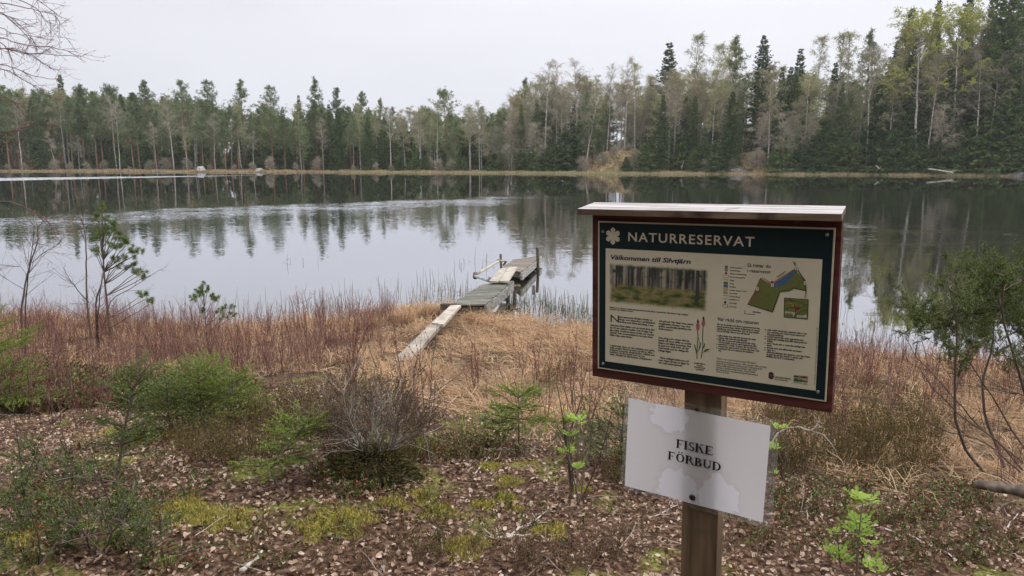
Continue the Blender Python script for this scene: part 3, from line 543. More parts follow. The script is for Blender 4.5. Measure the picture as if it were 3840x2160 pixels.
# young spruces, bushes under the wood
ys = [(2010, 520, 2.5), (2050, 560, 2), (1960, 570, 3), (2120, 500, 4), (2085, 540, 3), (2420, 540, 1.6), (2440, 560, 2.2), (2350, 590, 1.5), (2520, 520, 6), (2580, 500, 5), (2640, 520, 3), (2680, 540, 2), (2600, 560, 2), (2560, 540, 3.5), (2900, 560, 1.6), (2940, 530, 2.2), (2990, 520, 2.4), (3040, 500, 3), (3090, 450, 4), (3050, 560, 1.6), (3120, 540, 2), (3170, 490, 3.4), (3220, 540, 2), (3260, 480, 3.5), (3310, 520, 2), (3350, 490, 3), (3400, 540, 2), (3440, 500, 3), (3500, 540, 2.2), (3540, 480, 3), (3580, 520, 2.2), (3630, 480, 3), (3670, 530, 2), (3710, 450, 3.5), (3750, 500, 2.2), (3800, 460, 3), (3830, 520, 2), (3880, 480, 3), (3000, 440, 6), (3400, 430, 6), (3550, 410, 6), (1560, 570, 2.5), (1600, 585, 2), (1690, 575, 2.5), (1740, 590, 2), (1500, 590, 2.5), (1390, 585, 3), (1850, 560, 3), (1880, 585, 2)]
for i, (px, py, dy) in enumerate(ys):
    if px < 1930: lb, gp = 'low bushy young spruce under the trees at the middle far shore', 'young spruces under the trees at the middle far shore'
    elif px < 2750: lb, gp = 'small bushy spruce ' + ('left of' if px < 2260 else 'in front of' if px < 2470 else 'right of') + ' the first grassy mound', 'small spruces ' + ('left of' if px < 2260 else 'in front of' if px < 2470 else 'right of') + ' the first grassy mound'
    else: lb, gp = 'dark young spruce in the thicket ' + place_of(px, 0)[17:], 'young spruces in the thicket along the right far shore'
    if (px, py) == (2440, 560): lb, gp = 'small rounded spruce standing alone in front of the grassy mound', None
    hero(['spruce_young', 'spruce_young_b'][i % 2], px, py, dy, lb, group=gp, wid=1.15)
for i in range(64):
    px = -150 + i * 32 + 20 * rf.random(); dy = 5 + 14 * rf.random(); X = (px - 1920) / FPX * 125; y = float(far_y(X)) + dy
    plant_tree(['spruce_young', 'spruce_young_b'][i % 2], X, y, 2.5 + 4.5 * rf.random() ** 1.5, 'small spruce in the shade under the trees ' + place_of(px, 0)[17:], 'small shaded spruces ' + place_of(px, 0)[17:], rng=rf)
def wood_mass():
    r = np.random.default_rng(501); w = MB()
    for j in range(4):
        H = 12; b = MB(); nb = 64; q = np.sort(r.random(nb)); L = 2.6 * (1 - q) ** .7 * (.6 + .6 * r.random(nb)) * (1 if j % 2 else .8) + .2; S = np.stack([0 * q, 0 * q, H * (.03 + .95 * q)], -1)
        B = strands(S, az(r.random(nb) * 6.28, -.2 + .8 * q), L, 2, 0, .02, r); b.tubes(np.array([[[0, 0, 0], [0, 0, H * .5], [0, 0, H]]], float), np.array([[.14, .1, .02]]), 3, 1)
        ix = np.repeat(np.arange(nb), 5); P, D = along(B, ix, .15 + .85 * r.random(nb * 5)); tv, tf = tuft_template(4, .95, .17, 900 + j); b.inst(tv, tf, rotm(r, len(P), tilt=1.2), P); tv, tf = b.template(); n = 75
        px = np.concatenate([-500 + 2400 * r.random(n * 2 // 3), 1900 + 2700 * r.random(n - n * 2 // 3)]); X = (px - 1920) / FPX * 165; Y = far_y(X * .8) + 34 + 45 * r.random(n); Z = ground_z(X, Y)
        top = np.interp(px, SKX, SKY) + 30 + 40 * r.random(n) + (px > 1900) * 45; h = CAMZ + (HOR - top) / FPX * Y - Z; s = np.clip(h / H, .3, 1.6); A = rotm(r, n, tilt=.01) * s[:, None, None]; w.inst(tv, tf, A, np.stack([X, Y, Z - .2], -1))
    tag(w.build('woodland', [M['pine_needles'], M['spruce_bark']]), 'dense conifer wood closing the view behind the trees of the far shore', 'woodland', kind='stuff')
wood_mass()
for i in range(46):
    px = -60 + i * 62 + rf.random() * 90; lb = 'low leafless brown bush at the foot of the far trees'
    if 2230 < px < 2480: continue
    hero('bare_bush', px, 585 + 40 * rf.random() ** .7, 1.8 + 2 * rf.random(), lb, group='low leafless bushes at the foot of the far trees', wid=1.2)
for i, (px, py) in enumerate([(2265, 575), (2300, 548), (2330, 590), (2355, 540), (2385, 575), (2410, 560), (2240, 600), (2790, 580), (2830, 560), (2860, 590), (2805, 600), (2320, 610)]):
    hero('bare_bush', px, py, 2.5 + (i * 5 % 4) * 1.2, 'small brown bush growing on the ' + ('first' if px < 2600 else 'second') + ' grassy mound', group='brown bushes on the ' + ('first' if px < 2600 else 'second') + ' grassy mound', wid=1.4)
for i, (px, py) in enumerate([(1900, 470), (1940, 450), (1985, 455), (2020, 470), (1835, 490), (2860, 430), (2960, 420), (3010, 440), (3180, 450), (3550, 400)]):
    hero('alder_clump', px, py, 2.2 + (i % 3) * .6, 'many-stemmed leafless grey alder at the water edge ' + ('on the point of the middle far shore' if px < 2100 else 'in front of the right thicket'), group='leafless alders ' + ('on the point of the middle far shore' if px < 2100 else 'in front of the right thicket'))
# forest round the viewpoint (the photograph is taken from its edge); it shades the near side of the sign
for i in range(44):
    x = -22 + 44 * rf.random(); y = -6 - 12 * rf.random() ** 1.2
    if i < 12: x = -12 + 2.2 * i; y = -5.5 - 1.4 * (i % 2)
    plant_tree(rf.choice(['spruce_full', 'spruce_narrow', 'pine_full', 'spruce_full']), x, y, 11 + 5 * rf.random(), 'conifer of the wood behind the viewpoint, standing out of view', 'conifers of the wood behind the viewpoint', rng=rf)

# boulders, logs and the grass edge of the far shore
M['pale_rock'] = woodmat('pale_rock', [(.16, .155, .15), (.36, .355, .35), (.52, .51, .50)], scale=(1, 1, 1), bump=.6); M['dark_rock'] = woodmat('dark_rock', [(.04, .04, .038), (.09, .09, .088), (.16, .16, .155)], scale=(1, 1, 1), bump=.6)
def rock(px, py, w, h, mat, label, seed, dy=.3):
    X = (px - 1920) / FPX * 118
    for _ in range(5): y = float(far_y(X)) + dy; p = PY(px, py, y); X = p[0]
    r = np.random.default_rng(seed); nu, nv = 18, 12; U, V_ = np.meshgrid(np.arange(nu) / nu * 2 * np.pi, np.linspace(-.5, np.pi / 2, nv)); x = np.cos(U) * np.cos(V_); yy = np.sin(U) * np.cos(V_); z = np.sin(V_)
    k = 1 + (.16 if mat == 'pale_rock' else .42) * fbm(x * 1.6 + 5 + seed, z * 1.6 + yy * 1.3 + 5, seed) ; z = np.minimum(z, .85 + .1 * x); b = MB(); ii = np.arange(nv - 1)[:, None] * nu + np.arange(nu)[None]; jj = np.arange(nv - 1)[:, None] * nu + (np.arange(nu)[None] + 1) % nu
    b.add(np.stack([x * k * w / 2, yy * k * w / 2, z * k * h], -1).reshape(-1, 3), np.stack([ii, jj, jj + nu, ii + nu], -1).reshape(-1, 4))
    return tag(b.build('boulder', M[mat], loc=(X, y, float(ground_z(X, y)) - .1)), label, 'boulder')
rock(752, 620, 1.5, 1.15, 'pale_rock', 'larger pale grey boulder on the left far shore', 3, .8); rock(970, 622, 1.55, .8, 'pale_rock', 'smaller low boulder right of the larger one on the far shore', 4, .9); rock(597, 640, 1.5, .38, 'dark_rock', 'flat dark stone in the water left of the pale boulder', 8, -.2)
rock(2765, 612, 3.0, .7, 'dark_rock', 'mossy grey rock face below the leaning dead trunk on the second mound', 9, 2.2); rock(3822, 652, 2.2, .7, 'dark_rock', 'low dark boulder at the waterline near the right edge', 10, .2); rock(2290, 560, 1.0, .6, 'dark_rock', 'small dark stone lying on the grassy mound', 12, 6)
M['dead_wood'] = woodmat('dead_wood', [(.20, .17, .145), (.38, .34, .30), (.52, .48, .44)], scale=(2, 2, 2)); M['tan_wood'] = woodmat('tan_wood', [(.28, .19, .11), (.46, .33, .2), (.55, .42, .28)], scale=(2, 2, 2))
def log(name, a, b, r0, r1, mat, label, cat, kink=.04, seed=1, branches=0, K=8):
    rr = np.random.default_rng(seed); a = np.array(a, float); b = np.array(b, float); L = np.linalg.norm(b - a); P = strands(a[None], (b - a)[None], [L], K, 0, kink, rr); m = MB(); m.tubes(P, np.linspace(r0, r1, K)[None] * (1 + .08 * rr.normal(0, 1, (1, K))), 6, 0, True)
    if branches:
        S, D = along(P, np.zeros(branches, int), .2 + .75 * rr.random(branches)); E = norm(D + norm(np.cross(D, rr.normal(0, 1, (branches, 3)))) * .9); B = strands(S, E, L * (.12 + .22 * rr.random(branches)), 4, .05, .08, rr); m.tubes(B, np.linspace(r1 * .9, r1 * .3, 4)[None] * np.ones((branches, 1)), 4, 0, True)
    return tag(m.build(name, M[mat], smooth=True), label, cat)
def fy(px, dy): X = (px - 1920) / FPX * 115; return float(far_y(X)) + dy
log('leaning_snag', PY(2738, 610, fy(2738, 4)), PY(2762, 565, fy(2762, 6)), .13, .06, 'tan_wood', 'pale broken trunk leaning on the second grassy mound', 'snag')
log('fallen_log', PY(2135, 648, fy(2150, -.4)), PY(2160, 641, fy(2160, -.1)), .12, .06, 'dead_wood', 'bleached log lying in the shallows at the point of the far shore', 'log', branches=3)
log('fallen_log', PY(3480, 633, fy(3480, 1)), PY(3580, 648, fy(3580, -.2)), .16, .07, 'dead_wood', 'grey fallen tree sliding into the water at the right far shore', 'log', branches=6)
log('fallen_log', PY(3285, 620, fy(3285, 1.3)), PY(3300, 634, fy(3300, .2)), .12, .05, 'dead_wood', 'short grey log slanting to the water below the forked birch', 'log', branches=2)
log('leaning_snag', PY(2555, 634, fy(2555, .4)), PY(2566, 602, fy(2566, .6)), .06, .03, 'dead_wood', 'thin bleached stake leaning at the waterline right of the grassy mound', 'snag')
M['shore_grass'] = islandmat('shore_grass', [(.20, .15, .085), (.38, .28, .165), (.52, .40, .26), (.30, .27, .13)], trans=.25, noise=.15, nscale=.3)
M['green_sedge'] = islandmat('green_sedge', [(.20, .18, .085), (.33, .28, .145), (.36, .33, .17), (.28, .29, .12)], trans=.25)
def shore_grass():
    r = np.random.default_rng(61); b = MB(); n = 42000; X = -112 + 205 * r.random(n); d = -.2 + 3.4 * r.random(n) ** 1.5; Y = far_y(X) + d
    X2 = np.concatenate([18.3 + 5 * r.normal(0, .5, 5000), 39 + 3.4 * r.normal(0, .5, 4000)]); Y2 = np.concatenate([125.5 + 4 * r.normal(0, .6, 5000), 122.5 + 4 * r.normal(0, .6, 4000)])
    ok = Y2 > far_y(X2) + .5; X = np.concatenate([X, X2[ok]]); Y = np.concatenate([Y, Y2[ok]]); n = len(X); Z = ground_z(X, Y)
    B = strands(np.stack([X, Y, Z], -1), az(r.random(n) * 6.28, .7 + .7 * r.random(n)), (.15 + .40 * r.random(n)) * (1 + .8 * fbm(X * .7, Y * .7, 62)), 3, -.35, .03, r); b.ribbons(B, np.array([.05, .04, .01])[None] * np.ones((n, 1)), np.stack([1 + 0 * X, .3 * r.normal(0, 1, n), 0 * X], -1), 0)
    tag(b.build('shore_grass', M['shore_grass']), 'dry tan grass along the far waterline and on the two mounds', 'grass', kind='stuff')
    b = MB(); n = 3600; X = np.concatenate([-30 + 60 * r.random(n // 2), 40 + 45 * r.random(n // 4), 10 + 8 * r.normal(0, 1, n // 4)]); n = len(X); Y = far_y(X) - .2 - 3.2 * r.random(n) ** 1.4
    B = strands(np.stack([X, Y, 0 * X - .03], -1), az(r.random(n) * 6.28, 1.35 + .2 * r.random(n)), .2 + .4 * r.random(n), 3, 0, .02, r); b.ribbons(B, np.array([.012, .010, .004])[None] * np.ones((n, 1)), np.stack([1 + 0 * X, 0 * X, 0 * X], -1), 0)
    tag(b.build('water_sedge', M['green_sedge']), 'pale green sedge standing in the shallows of the far shore', 'sedge', kind='stuff')
shore_grass()
# ------------------------------------------------------------------ the information sign
M['sign_red'] = woodmat('sign_red', [(.045, .013, .011), (.078, .020, .017), (.12, .036, .030)], scale=(1.2, 12, 12), bump=.35, rough=.75, blotch=((.24, .17, .14), 30, .70))
M['post_wood'] = woodmat('post_wood', [(.085, .055, .032), (.15, .098, .06), (.21, .145, .09)], scale=(14, 14, 1.0), bump=.35, blotch=((.12, .085, .05), 9, .55))
M['roof_wood'] = woodmat('roof_wood', [(.20, .175, .172), (.40, .37, .37), (.58, .555, .56)], scale=(1.6, 18, 10), bump=.4, blotch=((.20, .14, .12), 22, .62))
M['fascia_wood'] = woodmat('fascia_wood', [(.09, .055, .04), (.17, .115, .08), (.26, .19, .14)], scale=(1.6, 10, 14), bump=.3, blotch=((.06, .03, .025), 9, .55))
M['plate_green'] = flat('plate_green', (.007, .020, .026), .45, .25, nz=.12, ns=30); M['plate_cream'] = flat('plate_cream', (.66, .60, .47), .4, .35, nz=.04, ns=14)
M['print_dark'] = flat('print_dark', (.018, .022, .030), .6, .1); M['print_blue'] = flat('print_blue', (.018, .035, .075), .6, .1); M['print_grey'] = flat('print_grey', (.075, .075, .075), .6, .1)
M['screw_metal'] = flat('screw_metal', (.40, .41, .40), .35, .5, .8); M['nail_dark'] = flat('nail_dark', (.05, .055, .06), .45, .5, .7)
TH = math.radians(33); SC_ROLL = math.radians(1.1)
C0 = np.array([.4070, 1.5488, CAMZ - .3082]); tA = np.array([math.cos(TH), -math.sin(TH), 0]); nA = np.array([math.sin(TH), math.cos(TH), 0])
sign = thing('information_sign', 'brown and dark green nature reserve information board with a small roof, on a wooden post', 'sign', (0, 0, 0))
# sign frame: local x to the right along the board, local y away from the viewer, local z up; rolled a degree
SM = Matrix(((tA[0], nA[0], 0, C0[0]), (tA[1], nA[1], 0, C0[1]), (0, 0, 1, C0[2]), (0, 0, 0, 1))) @ Matrix.Rotation(-SC_ROLL, 4, 'Y')
gzs = float(ground_z(C0[0], C0[1])); base = SM @ Vector((0, .03, -(C0[2] - gzs)))
sign.matrix_world = Matrix.Translation(base) @ SM.to_3x3().to_4x4()
INV = sign.matrix_world.inverted() @ SM; OZ = INV.translation      # plate centre seen from the sign's base
def sbox(name, x0, x1, y0, y1, z0, z1, mat, parent=sign, bev=.002, label=None):
    cx, cy, cz = (x0 + x1) / 2, (y0 + y1) / 2, (z0 + z1) / 2; b = MB(); b.box((0, 0, 0), ((x1 - x0) / 2, (y1 - y0) / 2, (z1 - z0) / 2)); o = b.build(name, M[mat], parent)
    o.location = (OZ[0] + cx, OZ[1] + cy, OZ[2] + cz) if parent is sign else (cx, cy, cz)
    if bev: m = o.modifiers.new('bevel', 'BEVEL'); m.width = bev; m.segments = 2
    if label: o['label'] = label
    return o
sbox('board', -.2665, .2605, .003, .024, -.1935, .189, 'sign_red')
sbox('post', -.0495, .034, .0265, .069, -1.75, .175, 'post_wood')
# roof board: seen edge, weathered top, rises a little to the back
b = MB(); q = np.array([(-.2865, -.031, .1865), (.2645, -.031, .1865), (.2645, -.031, .2000), (-.2865, -.031, .2000), (-.303, .085, .1960), (.2525, .085, .1960), (.2525, .085, .2085), (-.303, .085, .2085)])
cq = q.mean(0); b.add(q - cq, [(0, 1, 2, 3)], 1); b.add(q - cq, [(3, 2, 6, 7)], 0); b.add(q - cq, [(1, 5, 6, 2), (4, 0, 3, 7), (5, 4, 7, 6), (4, 5, 1, 0)], 1)
rb = b.build('roof_board', [M['roof_wood'], M['fascia_wood']], sign); rb.location = OZ + Vector(cq)
PW, PH = .50, .3432
plate = thing('info_plate', None, None); plate.parent = sign; plate.location = OZ
def pbox(name, u0, v0, u1, v1, y, th, mat, bev=0):     # plate coordinates: u right, v down, 0..1
    return sbox(name, (u0 - .5) * PW, (u1 - .5) * PW, y - th, y, (.5 - v1) * PH, (.5 - v0) * PH, mat, plate, bev)
pbox('cream_edge', 0, 0, 1, 1, .0028, .003, 'plate_cream', .0006); pbox('green_field', .007, .010, .993, .990, -.0003, .0006, 'plate_green'); pbox('cream_panel', .0395, .178, .959, .941, -.0010, .0005, 'plate_cream')
YP = -.0018
def pv(u, v, y=YP): return ((u - .5) * PW, y, (.5 - v) * PH)
def poly(name, polys, mat, parent=None, y=YP, label=None):
    b = MB()
    for P in polys: n = len(P); b.add([pv(u, v, y) for u, v in P], [tuple(range(n))[::-1]])
    o = b.build(name, M[mat] if isinstance(mat, str) else mat, parent or plate)
    if label: o['label'] = label
    return o
def text(name, s, u, v, h, mat, w=None, shear=0, bold=0, rot=0, align='LEFT', parent=None, y=YP, spacing=1.0, lines=1.0, capk=.729):
    """u, v = left end of the first baseline in plate units; h = capital height, w = width to fill (plate units)"""
    c = bpy.data.curves.new(name, 'FONT'); c.body = s; c.size = 1; c.shear = shear; c.offset = bold; c.space_line = lines; c.space_character = spacing; c.align_x = align; c.resolution_u = 3
    t = bpy.data.objects.new('t', c); COL.objects.link(t); bpy.context.view_layer.update(); me = bpy.data.meshes.new_from_object(t.evaluated_get(bpy.context.evaluated_depsgraph_get()))
    bpy.data.objects.remove(t); V = np.array([v_.co for v_ in me.vertices]); k = h * PH / capk; kx = k
    if w: kx = w * PW / (V[:, 0].max() - V[:, 0].min()) if align == 'LEFT' else k
    ca, sa = math.cos(rot), math.sin(rot); P = np.stack([V[:, 0] * kx * ca - V[:, 1] * k * sa, 0 * V[:, 0], V[:, 0] * kx * sa + V[:, 1] * k * ca], -1) + np.array(pv(u, v, y))
    me.vertices.foreach_set('co', P.astype(np.float32).ravel()); me.materials.clear(); me.materials.append(M[mat]); me.update()
    return link(name, me, parent or plate)
text('heading_text', 'NATURRESERVAT', .1455, .1235, .0600, 'plate_cream', .550, spacing=1.16, bold=.012)
sp = []
for k in range(6):                                     # the six-armed star of the reserve sign
    a = k * math.pi / 3; c, s_ = math.cos(a), math.sin(a)
    for Q in ([(-.19, .0), (-.30, .78), (0, 1.0), (.30, .78), (.19, 0)],): sp.append([(.0750 + (x * c - z * s_) * .0385, .0955 - (x * s_ + z * c) * .0575) for x, z in Q])
for i, P in enumerate(sp): poly('star_arm', [P], 'plate_cream', y=YP - .00003 * i)
text('title_text', 'Välkommen till Silvtjärn', .0605, .2475, .0300, 'print_blue', .372, shear=.22, bold=.026)
# the printed woodland picture: flat print
def picmat():
    m, nt, N, L, B = newmat('woodland_picture'); t = N.new('ShaderNodeTexCoord'); sx = N.new('ShaderNodeSeparateXYZ'); L.new(t.outputs['Object'], sx.inputs[0])
    def nz(scale, vs, d=4):
        mp = N.new('ShaderNodeMapping'); mp.inputs['Scale'].default_value = vs; L.new(t.outputs['Object'], mp.inputs[0]); x = N.new('ShaderNodeTexNoise'); x.inputs['Scale'].default_value = scale; x.inputs['Detail'].default_value = d; L.new(mp.outputs[0], x.inputs[0]); return x.outputs[0]
    def mix(f, a, b):
        x = N.new('ShaderNodeMix'); x.data_type = 'RGBA'; L.new(f, x.inputs[0])
        for i, k in ((6, a), (7, b)):
            if isinstance(k, tuple): x.inputs[i].default_value = (*k, 1)
            else: L.new(k, x.inputs[i])
        return x.outputs[2]
    def rp(v, c, p): r = rampnode(N, c, p); L.new(v, r.inputs[0]); return r.outputs[0]
    def edge(o, a, b): r = N.new('ShaderNodeMapRange'); L.new(o, r.inputs[0]); r.inputs['From Min'].default_value = a; r.inputs['From Max'].default_value = b; return r.outputs[0]
    Z = sx.outputs['Z']; trees = rp(nz(95, (1, 1, .05), 3), [(.03, .025, .04), (.17, .15, .13), (.38, .34, .26)], [.42, .50, .60]); canopy = rp(nz(60, (1, 1, 1)), [(0, 0, 0), (1, 1, 1)], [.50, .58])
    gr = rp(nz(45, (.6, 1, 1.6), 6), [(.04, .05, .02), (.15, .17, .05), (.30, .22, .10), (.12, .15, .04)], [.36, .47, .56, .66])
    c1 = mix(canopy, trees, (.035, .055, .025)); up_ = N.new('ShaderNodeMath'); up_.operation = 'MULTIPLY'; L.new(edge(Z, .005, .025), up_.inputs[0]); up_.inputs[1].default_value = 1
    top = mix(up_.outputs[0], trees, c1); c2 = mix(edge(Z, .002, -.006), top, gr)
    ab = N.new('ShaderNodeMath'); ab.operation = 'ABSOLUTE'; L.new(sx.outputs['X'], ab.inputs[0]); az_ = N.new('ShaderNodeMath'); az_.operation = 'ABSOLUTE'; L.new(Z, az_.inputs[0])
    e1 = edge(ab.outputs[0], .106, .113); e2 = edge(az_.outputs[0], .039, .0445); mxx = N.new('ShaderNodeMath'); mxx.operation = 'MAXIMUM'; L.new(e1, mxx.inputs[0]); L.new(e2, mxx.inputs[1])
    ad = N.new('ShaderNodeMath'); ad.operation = 'ADD'; L.new(mxx.outputs[0], ad.inputs[0]); nn = N.new('ShaderNodeMath'); nn.operation = 'MULTIPLY_ADD'; L.new(nz(70, (1, 1, 1)), nn.inputs[0]); nn.inputs[1].default_value = 1.2; nn.inputs[2].default_value = -.7; L.new(nn.outputs[0], ad.inputs[1]); ad.use_clamp = True
    L.new(mix(ad.outputs[0], c2, (.62, .56, .43)), B.inputs['Base Color']); B.inputs['Roughness'].default_value = .5; return m
pic = sbox('woodland_picture', -.1135, .1135, -.0004, 0, -.0455, .0455, 'plate_cream', plate, 0); pic.data.materials[0] = picmat(); pic.location = pv(.285, .405, -.0016)
for n_, (u, w_, v0, v1) in enumerate([(.090, .008, .285, .43), (.150, .006, .29, .42), (.462, .015, .285, .505), (.205, .007, .29, .41), (.262, .006, .29, .42), (.385, .006, .29, .41)]): poly('painted_trunk', [[(u, v0), (u + w_, v0), (u + w_ * .85, v1), (u - w_ * .1, v1)]], 'print_grey', y=-.0024)
text('caption_text', 'Rikkärr är en mycket värdefull naturtyp med myrmark rika på naturvärden. Här växer många orkidéer\nsom trivs i den kalkrika marken.', .0600, .5730, .0092, 'print_dark', .372, bold=.035)
text('drop_capital', 'N', .0605, .6655, .050, 'print_dark', .042)
COLS = [(.108, .632, .174, 'aturreservatet Silvtjärn består av\nskogs- och våtmarker i småkuperad\nterräng med äldre barrskog. I om-'), (.062, .694, .220, 'rådet finns flera rikkärr och en örtrik flora kan-\nten till den kalkrika marken. Den frodiga, fuk-\ntiga miljön vid kärren känns trolsk och mycket\nspeciell. Även strandmiljöerna runt sjön inne-\nhåller höga naturvärden.'),
 (.0625, .832, .220, 'I reservatet växer en rad orkidéer som grön-\nkulla, Jungfru Marie nycklar, korallrot, käre-\nknipprot, sumpvial, skogsnycklar, tvåblad och\nkorallrot. Andra växter som du kan\nhitta i Silvtjärn är kärrbräken, dvärghäxört'),
 (.298, .632, .158, 'och gränull. Här lever även umm-\nningshotade svampar som viol-\ngubbe, porslinsblå spindling och\ndoftmusseron.'), (.298, .741, .152, 'Den skog som omger kärren\nbestår till stora delar av medel-\nålders och äldre granskog. Det\när gott om döda träd, en del\nmed bohål som är viktiga för\nmånga fåglar.'), (.300, .872, .142, '  Flera nedlagda kalkbrott och\näven någon järngruva ligger in-\nom reservatets gränser.')]
for u, v, w_, s_ in COLS: text('paragraph_text', s_, u, v, .0122, 'print_dark', w_, lines=.92 if s_.startswith('I res') else 1.0, bold=.03)
text('flower_caption', 'Jungfru Marie\nnycklar\n(Dactylorhiza\nmaculata)', .4870, .875, .0095, 'print_dark', align='CENTER', bold=.035)
M['print_leaf'] = flat('print_leaf', (.09, .13, .05), .6, .1); M['print_pink'] = flat('print_pink', (.42, .14, .14), .6, .1, nz=.35, ns=300)
def stalk(pts, w_): return [[(a[0] - w_, a[1]), (a[0] + w_, a[1]), (b_[0] + w_, b_[1]), (b_[0] - w_, b_[1])] for a, b_ in zip(pts[:-1], pts[1:])]
poly('flower_stem', stalk([(.473, .63), (.476, .70), (.474, .77), (.474, .845)], .0018) + stalk([(.498, .60), (.496, .70), (.499, .76), (.492, .835)], .0018), 'print_leaf')
poly('flower_leaf', [[(.459, .752), (.464, .756), (.474, .80), (.472, .815)], [(.532, .768), (.518, .784), (.498, .80), (.510, .775)], [(.486, .735), (.490, .74), (.487, .77), (.478, .80)], [(.505, .735), (.508, .74), (.506, .76), (.500, .775)], [(.475, .70), (.477, .70), (.488, .745), (.485, .745)]], 'print_leaf', y=YP - .0002)
poly('flower_head', [[(.474, .592), (.480, .615), (.483, .64), (.478, .662), (.470, .662), (.466, .64), (.469, .615)], [(.498, .570), (.503, .59), (.506, .615), (.501, .632), (.494, .632), (.490, .615), (.494, .59)]], 'print_pink', y=YP - .0002)
poly('flower_tip', [[(.474, .588), (.479, .604), (.474, .612), (.470, .604)], [(.498, .566), (.503, .582), (.498, .59), (.494, .582)]], 'print_dark', y=YP - .0004)
# right half
text('route_heading', 'Så hittar du\ni reservatet', .6735, .2435, .0215, 'print_dark', .093, lines=1.12, bold=.008)
for nm, c in (('map_green', (.16, .18, .06)), ('map_blue', (.07, .15, .30)), ('map_sand', (.46, .36, .18)), ('map_pink', (.44, .29, .20)), ('map_red', (.32, .03, .04)), ('map_line', (.05, .035, .03)), ('map_orange', (.48, .26, .04)), ('logo_green', (.03, .14, .07)), ('map_brown', (.20, .15, .07))): M[nm] = flat(nm, c, .6, .1, nz=.1, ns=120)
names = ['Information', 'Parkering', 'Start naturstig', 'Reservatsgräns', 'Stig', 'Skog', 'Vatten', 'Annan öppen mark', 'Gruvhål', 'Vattendrag', 'Höjdkurva', 'Gruvhål', 'Grusväg']
LV = [.2532, .271, .2909, .3105, .3313, .3512, .370, .3909, .4098, .4287, .4476, .4696, .4908]
for i, (s_, v) in enumerate(zip(names, LV)):
    text('legend_text', s_, .604, v + .005, .0085, 'print_dark', .0045 * len(s_), bold=.015)
    R_ = lambda w_, h_, u=.5885: [(u - w_, v - h_), (u + w_, v - h_), (u + w_, v + h_), (u - w_, v + h_)]
    if i in (0, 1): poly('legend_symbol', [R_(.0055, .0085)], 'print_grey'); text('legend_symbol', 'iP'[i], .5865, v + .006, .011, 'plate_cream', y=YP - .0002, bold=.035)
    elif i in (2, 11): poly('legend_symbol', [[(.5885 + .005 * math.cos(a), v + .0075 * math.sin(a)) for a in np.arange(10) * .628]], 'map_red' if i == 2 else 'print_dark')
    elif i in (3, 12): poly('legend_symbol', [R_(.0105, .0085)], 'map_red' if i == 3 else 'print_dark'); poly('legend_symbol', [R_(.009, .0065)], 'plate_cream', y=YP - .0002)
    elif i in (4, 9, 10): poly('legend_symbol', [R_(.009, .0012)], 'print_grey' if i != 9 else 'map_blue')
    else: poly('legend_symbol', [R_(.009, .0080)], {5: 'map_green', 6: 'map_blue', 7: 'map_sand', 8: 'map_pink'}[i])
def line(name, pts, w_, mat, y): 
    P = []
    for a, c in zip(pts[:-1], pts[1:]):
        d = np.array([(c[0] - a[0]) * PW, (c[1] - a[1]) * PH]); d /= max(np.linalg.norm(d), 1e-6); n_ = np.array([-d[1] / PW, d[0] / PH]) * w_; P.append([tuple(np.array(a) - n_), tuple(np.array(c) - n_), tuple(np.array(c) + n_), tuple(np.array(a) + n_)])
    return poly(name, P, mat, y=y)
poly('map_area', [[(.6817, .4686), (.705, .40), (.7279, .3084), (.7739, .3400), (.7900, .3600), (.8065, .3771), (.7806, .5021)], [(.7739, .3400), (.8632, .2500), (.9003, .3056), (.9056, .3626), (.8596, .3519), (.8401, .3704), (.8065, .3771), (.7900, .3600)]], 'map_green')
poly('map_lake', [[(.7769, .3340), (.8634, .2400), (.8696, .2511), (.8500, .285), (.8377, .3123), (.8184, .3369), (.7807, .3547)]], 'map_blue', y=YP - .0002)
poly('map_field', [[(.7739, .3290), (.8600, .2340), (.8660, .2390), (.7790, .3360)]], 'map_sand', y=YP - .0003); poly('map_field', [[(.835, .325), (.852, .315), (.860, .335), (.842, .352)]], 'map_brown', y=YP - .0002); poly('map_field', [[(.690, .455), (.735, .36), (.742, .372), (.70, .468)]], 'map_brown', y=YP - .0002)
line('map_border', [(.6817, .4686), (.705, .40), (.7279, .3084), (.7440, .3100), (.7739, .3345), (.8632, .2400)], .0006, 'map_red', YP - .0004); line('map_border', [(.8632, .2340), (.9003, .3056), (.9056, .3626), (.8596, .3519), (.8401, .3704), (.8065, .3771), (.7806, .5021), (.6817, .4686)], .0009, 'map_line', YP - .0004)
line('map_path', [(.8532, .1994), (.8632, .2340)], .0006, 'map_line', YP - .0004); line('map_path', [(.8532, .1994), (.8640, .2140)], .0005, 'map_line', YP - .0005); line('map_path', [(.9056, .3626), (.9017, .4031)], .0007, 'map_line', YP - .0004)
for pts in ([(.845, .29), (.86, .30), (.885, .298), (.90, .31)], [(.855, .262), (.868, .30), (.885, .335), (.89, .355)], [(.70, .46), (.72, .41), (.75, .405), (.775, .43), (.765, .46), (.79, .45)], [(.70, .42), (.72, .385), (.74, .375), (.745, .39), (.725, .40)], [(.71, .44), (.735, .43), (.75, .44), (.74, .46)]): line('map_contour', pts, .00035, 'map_brown', YP - .0005)
for u, v in ((.8660, .238), (.9015, .318), (.7765, .343), (.7180, .372)): poly('map_symbol', [[(u - .0055, v - .010), (u + .0055, v - .010), (u + .0055, v + .010), (u - .0055, v + .010)]], 'plate_cream', y=YP - .0006); text('map_symbol', 'i', u - .002, v + .006, .013, 'print_dark', y=YP - .0008, bold=.03)
poly('map_marker', [[(.7745 + .0055 * math.cos(a), .326 + .008 * math.sin(a)) for a in np.arange(10) * .628]], 'map_red', y=YP - .0009)
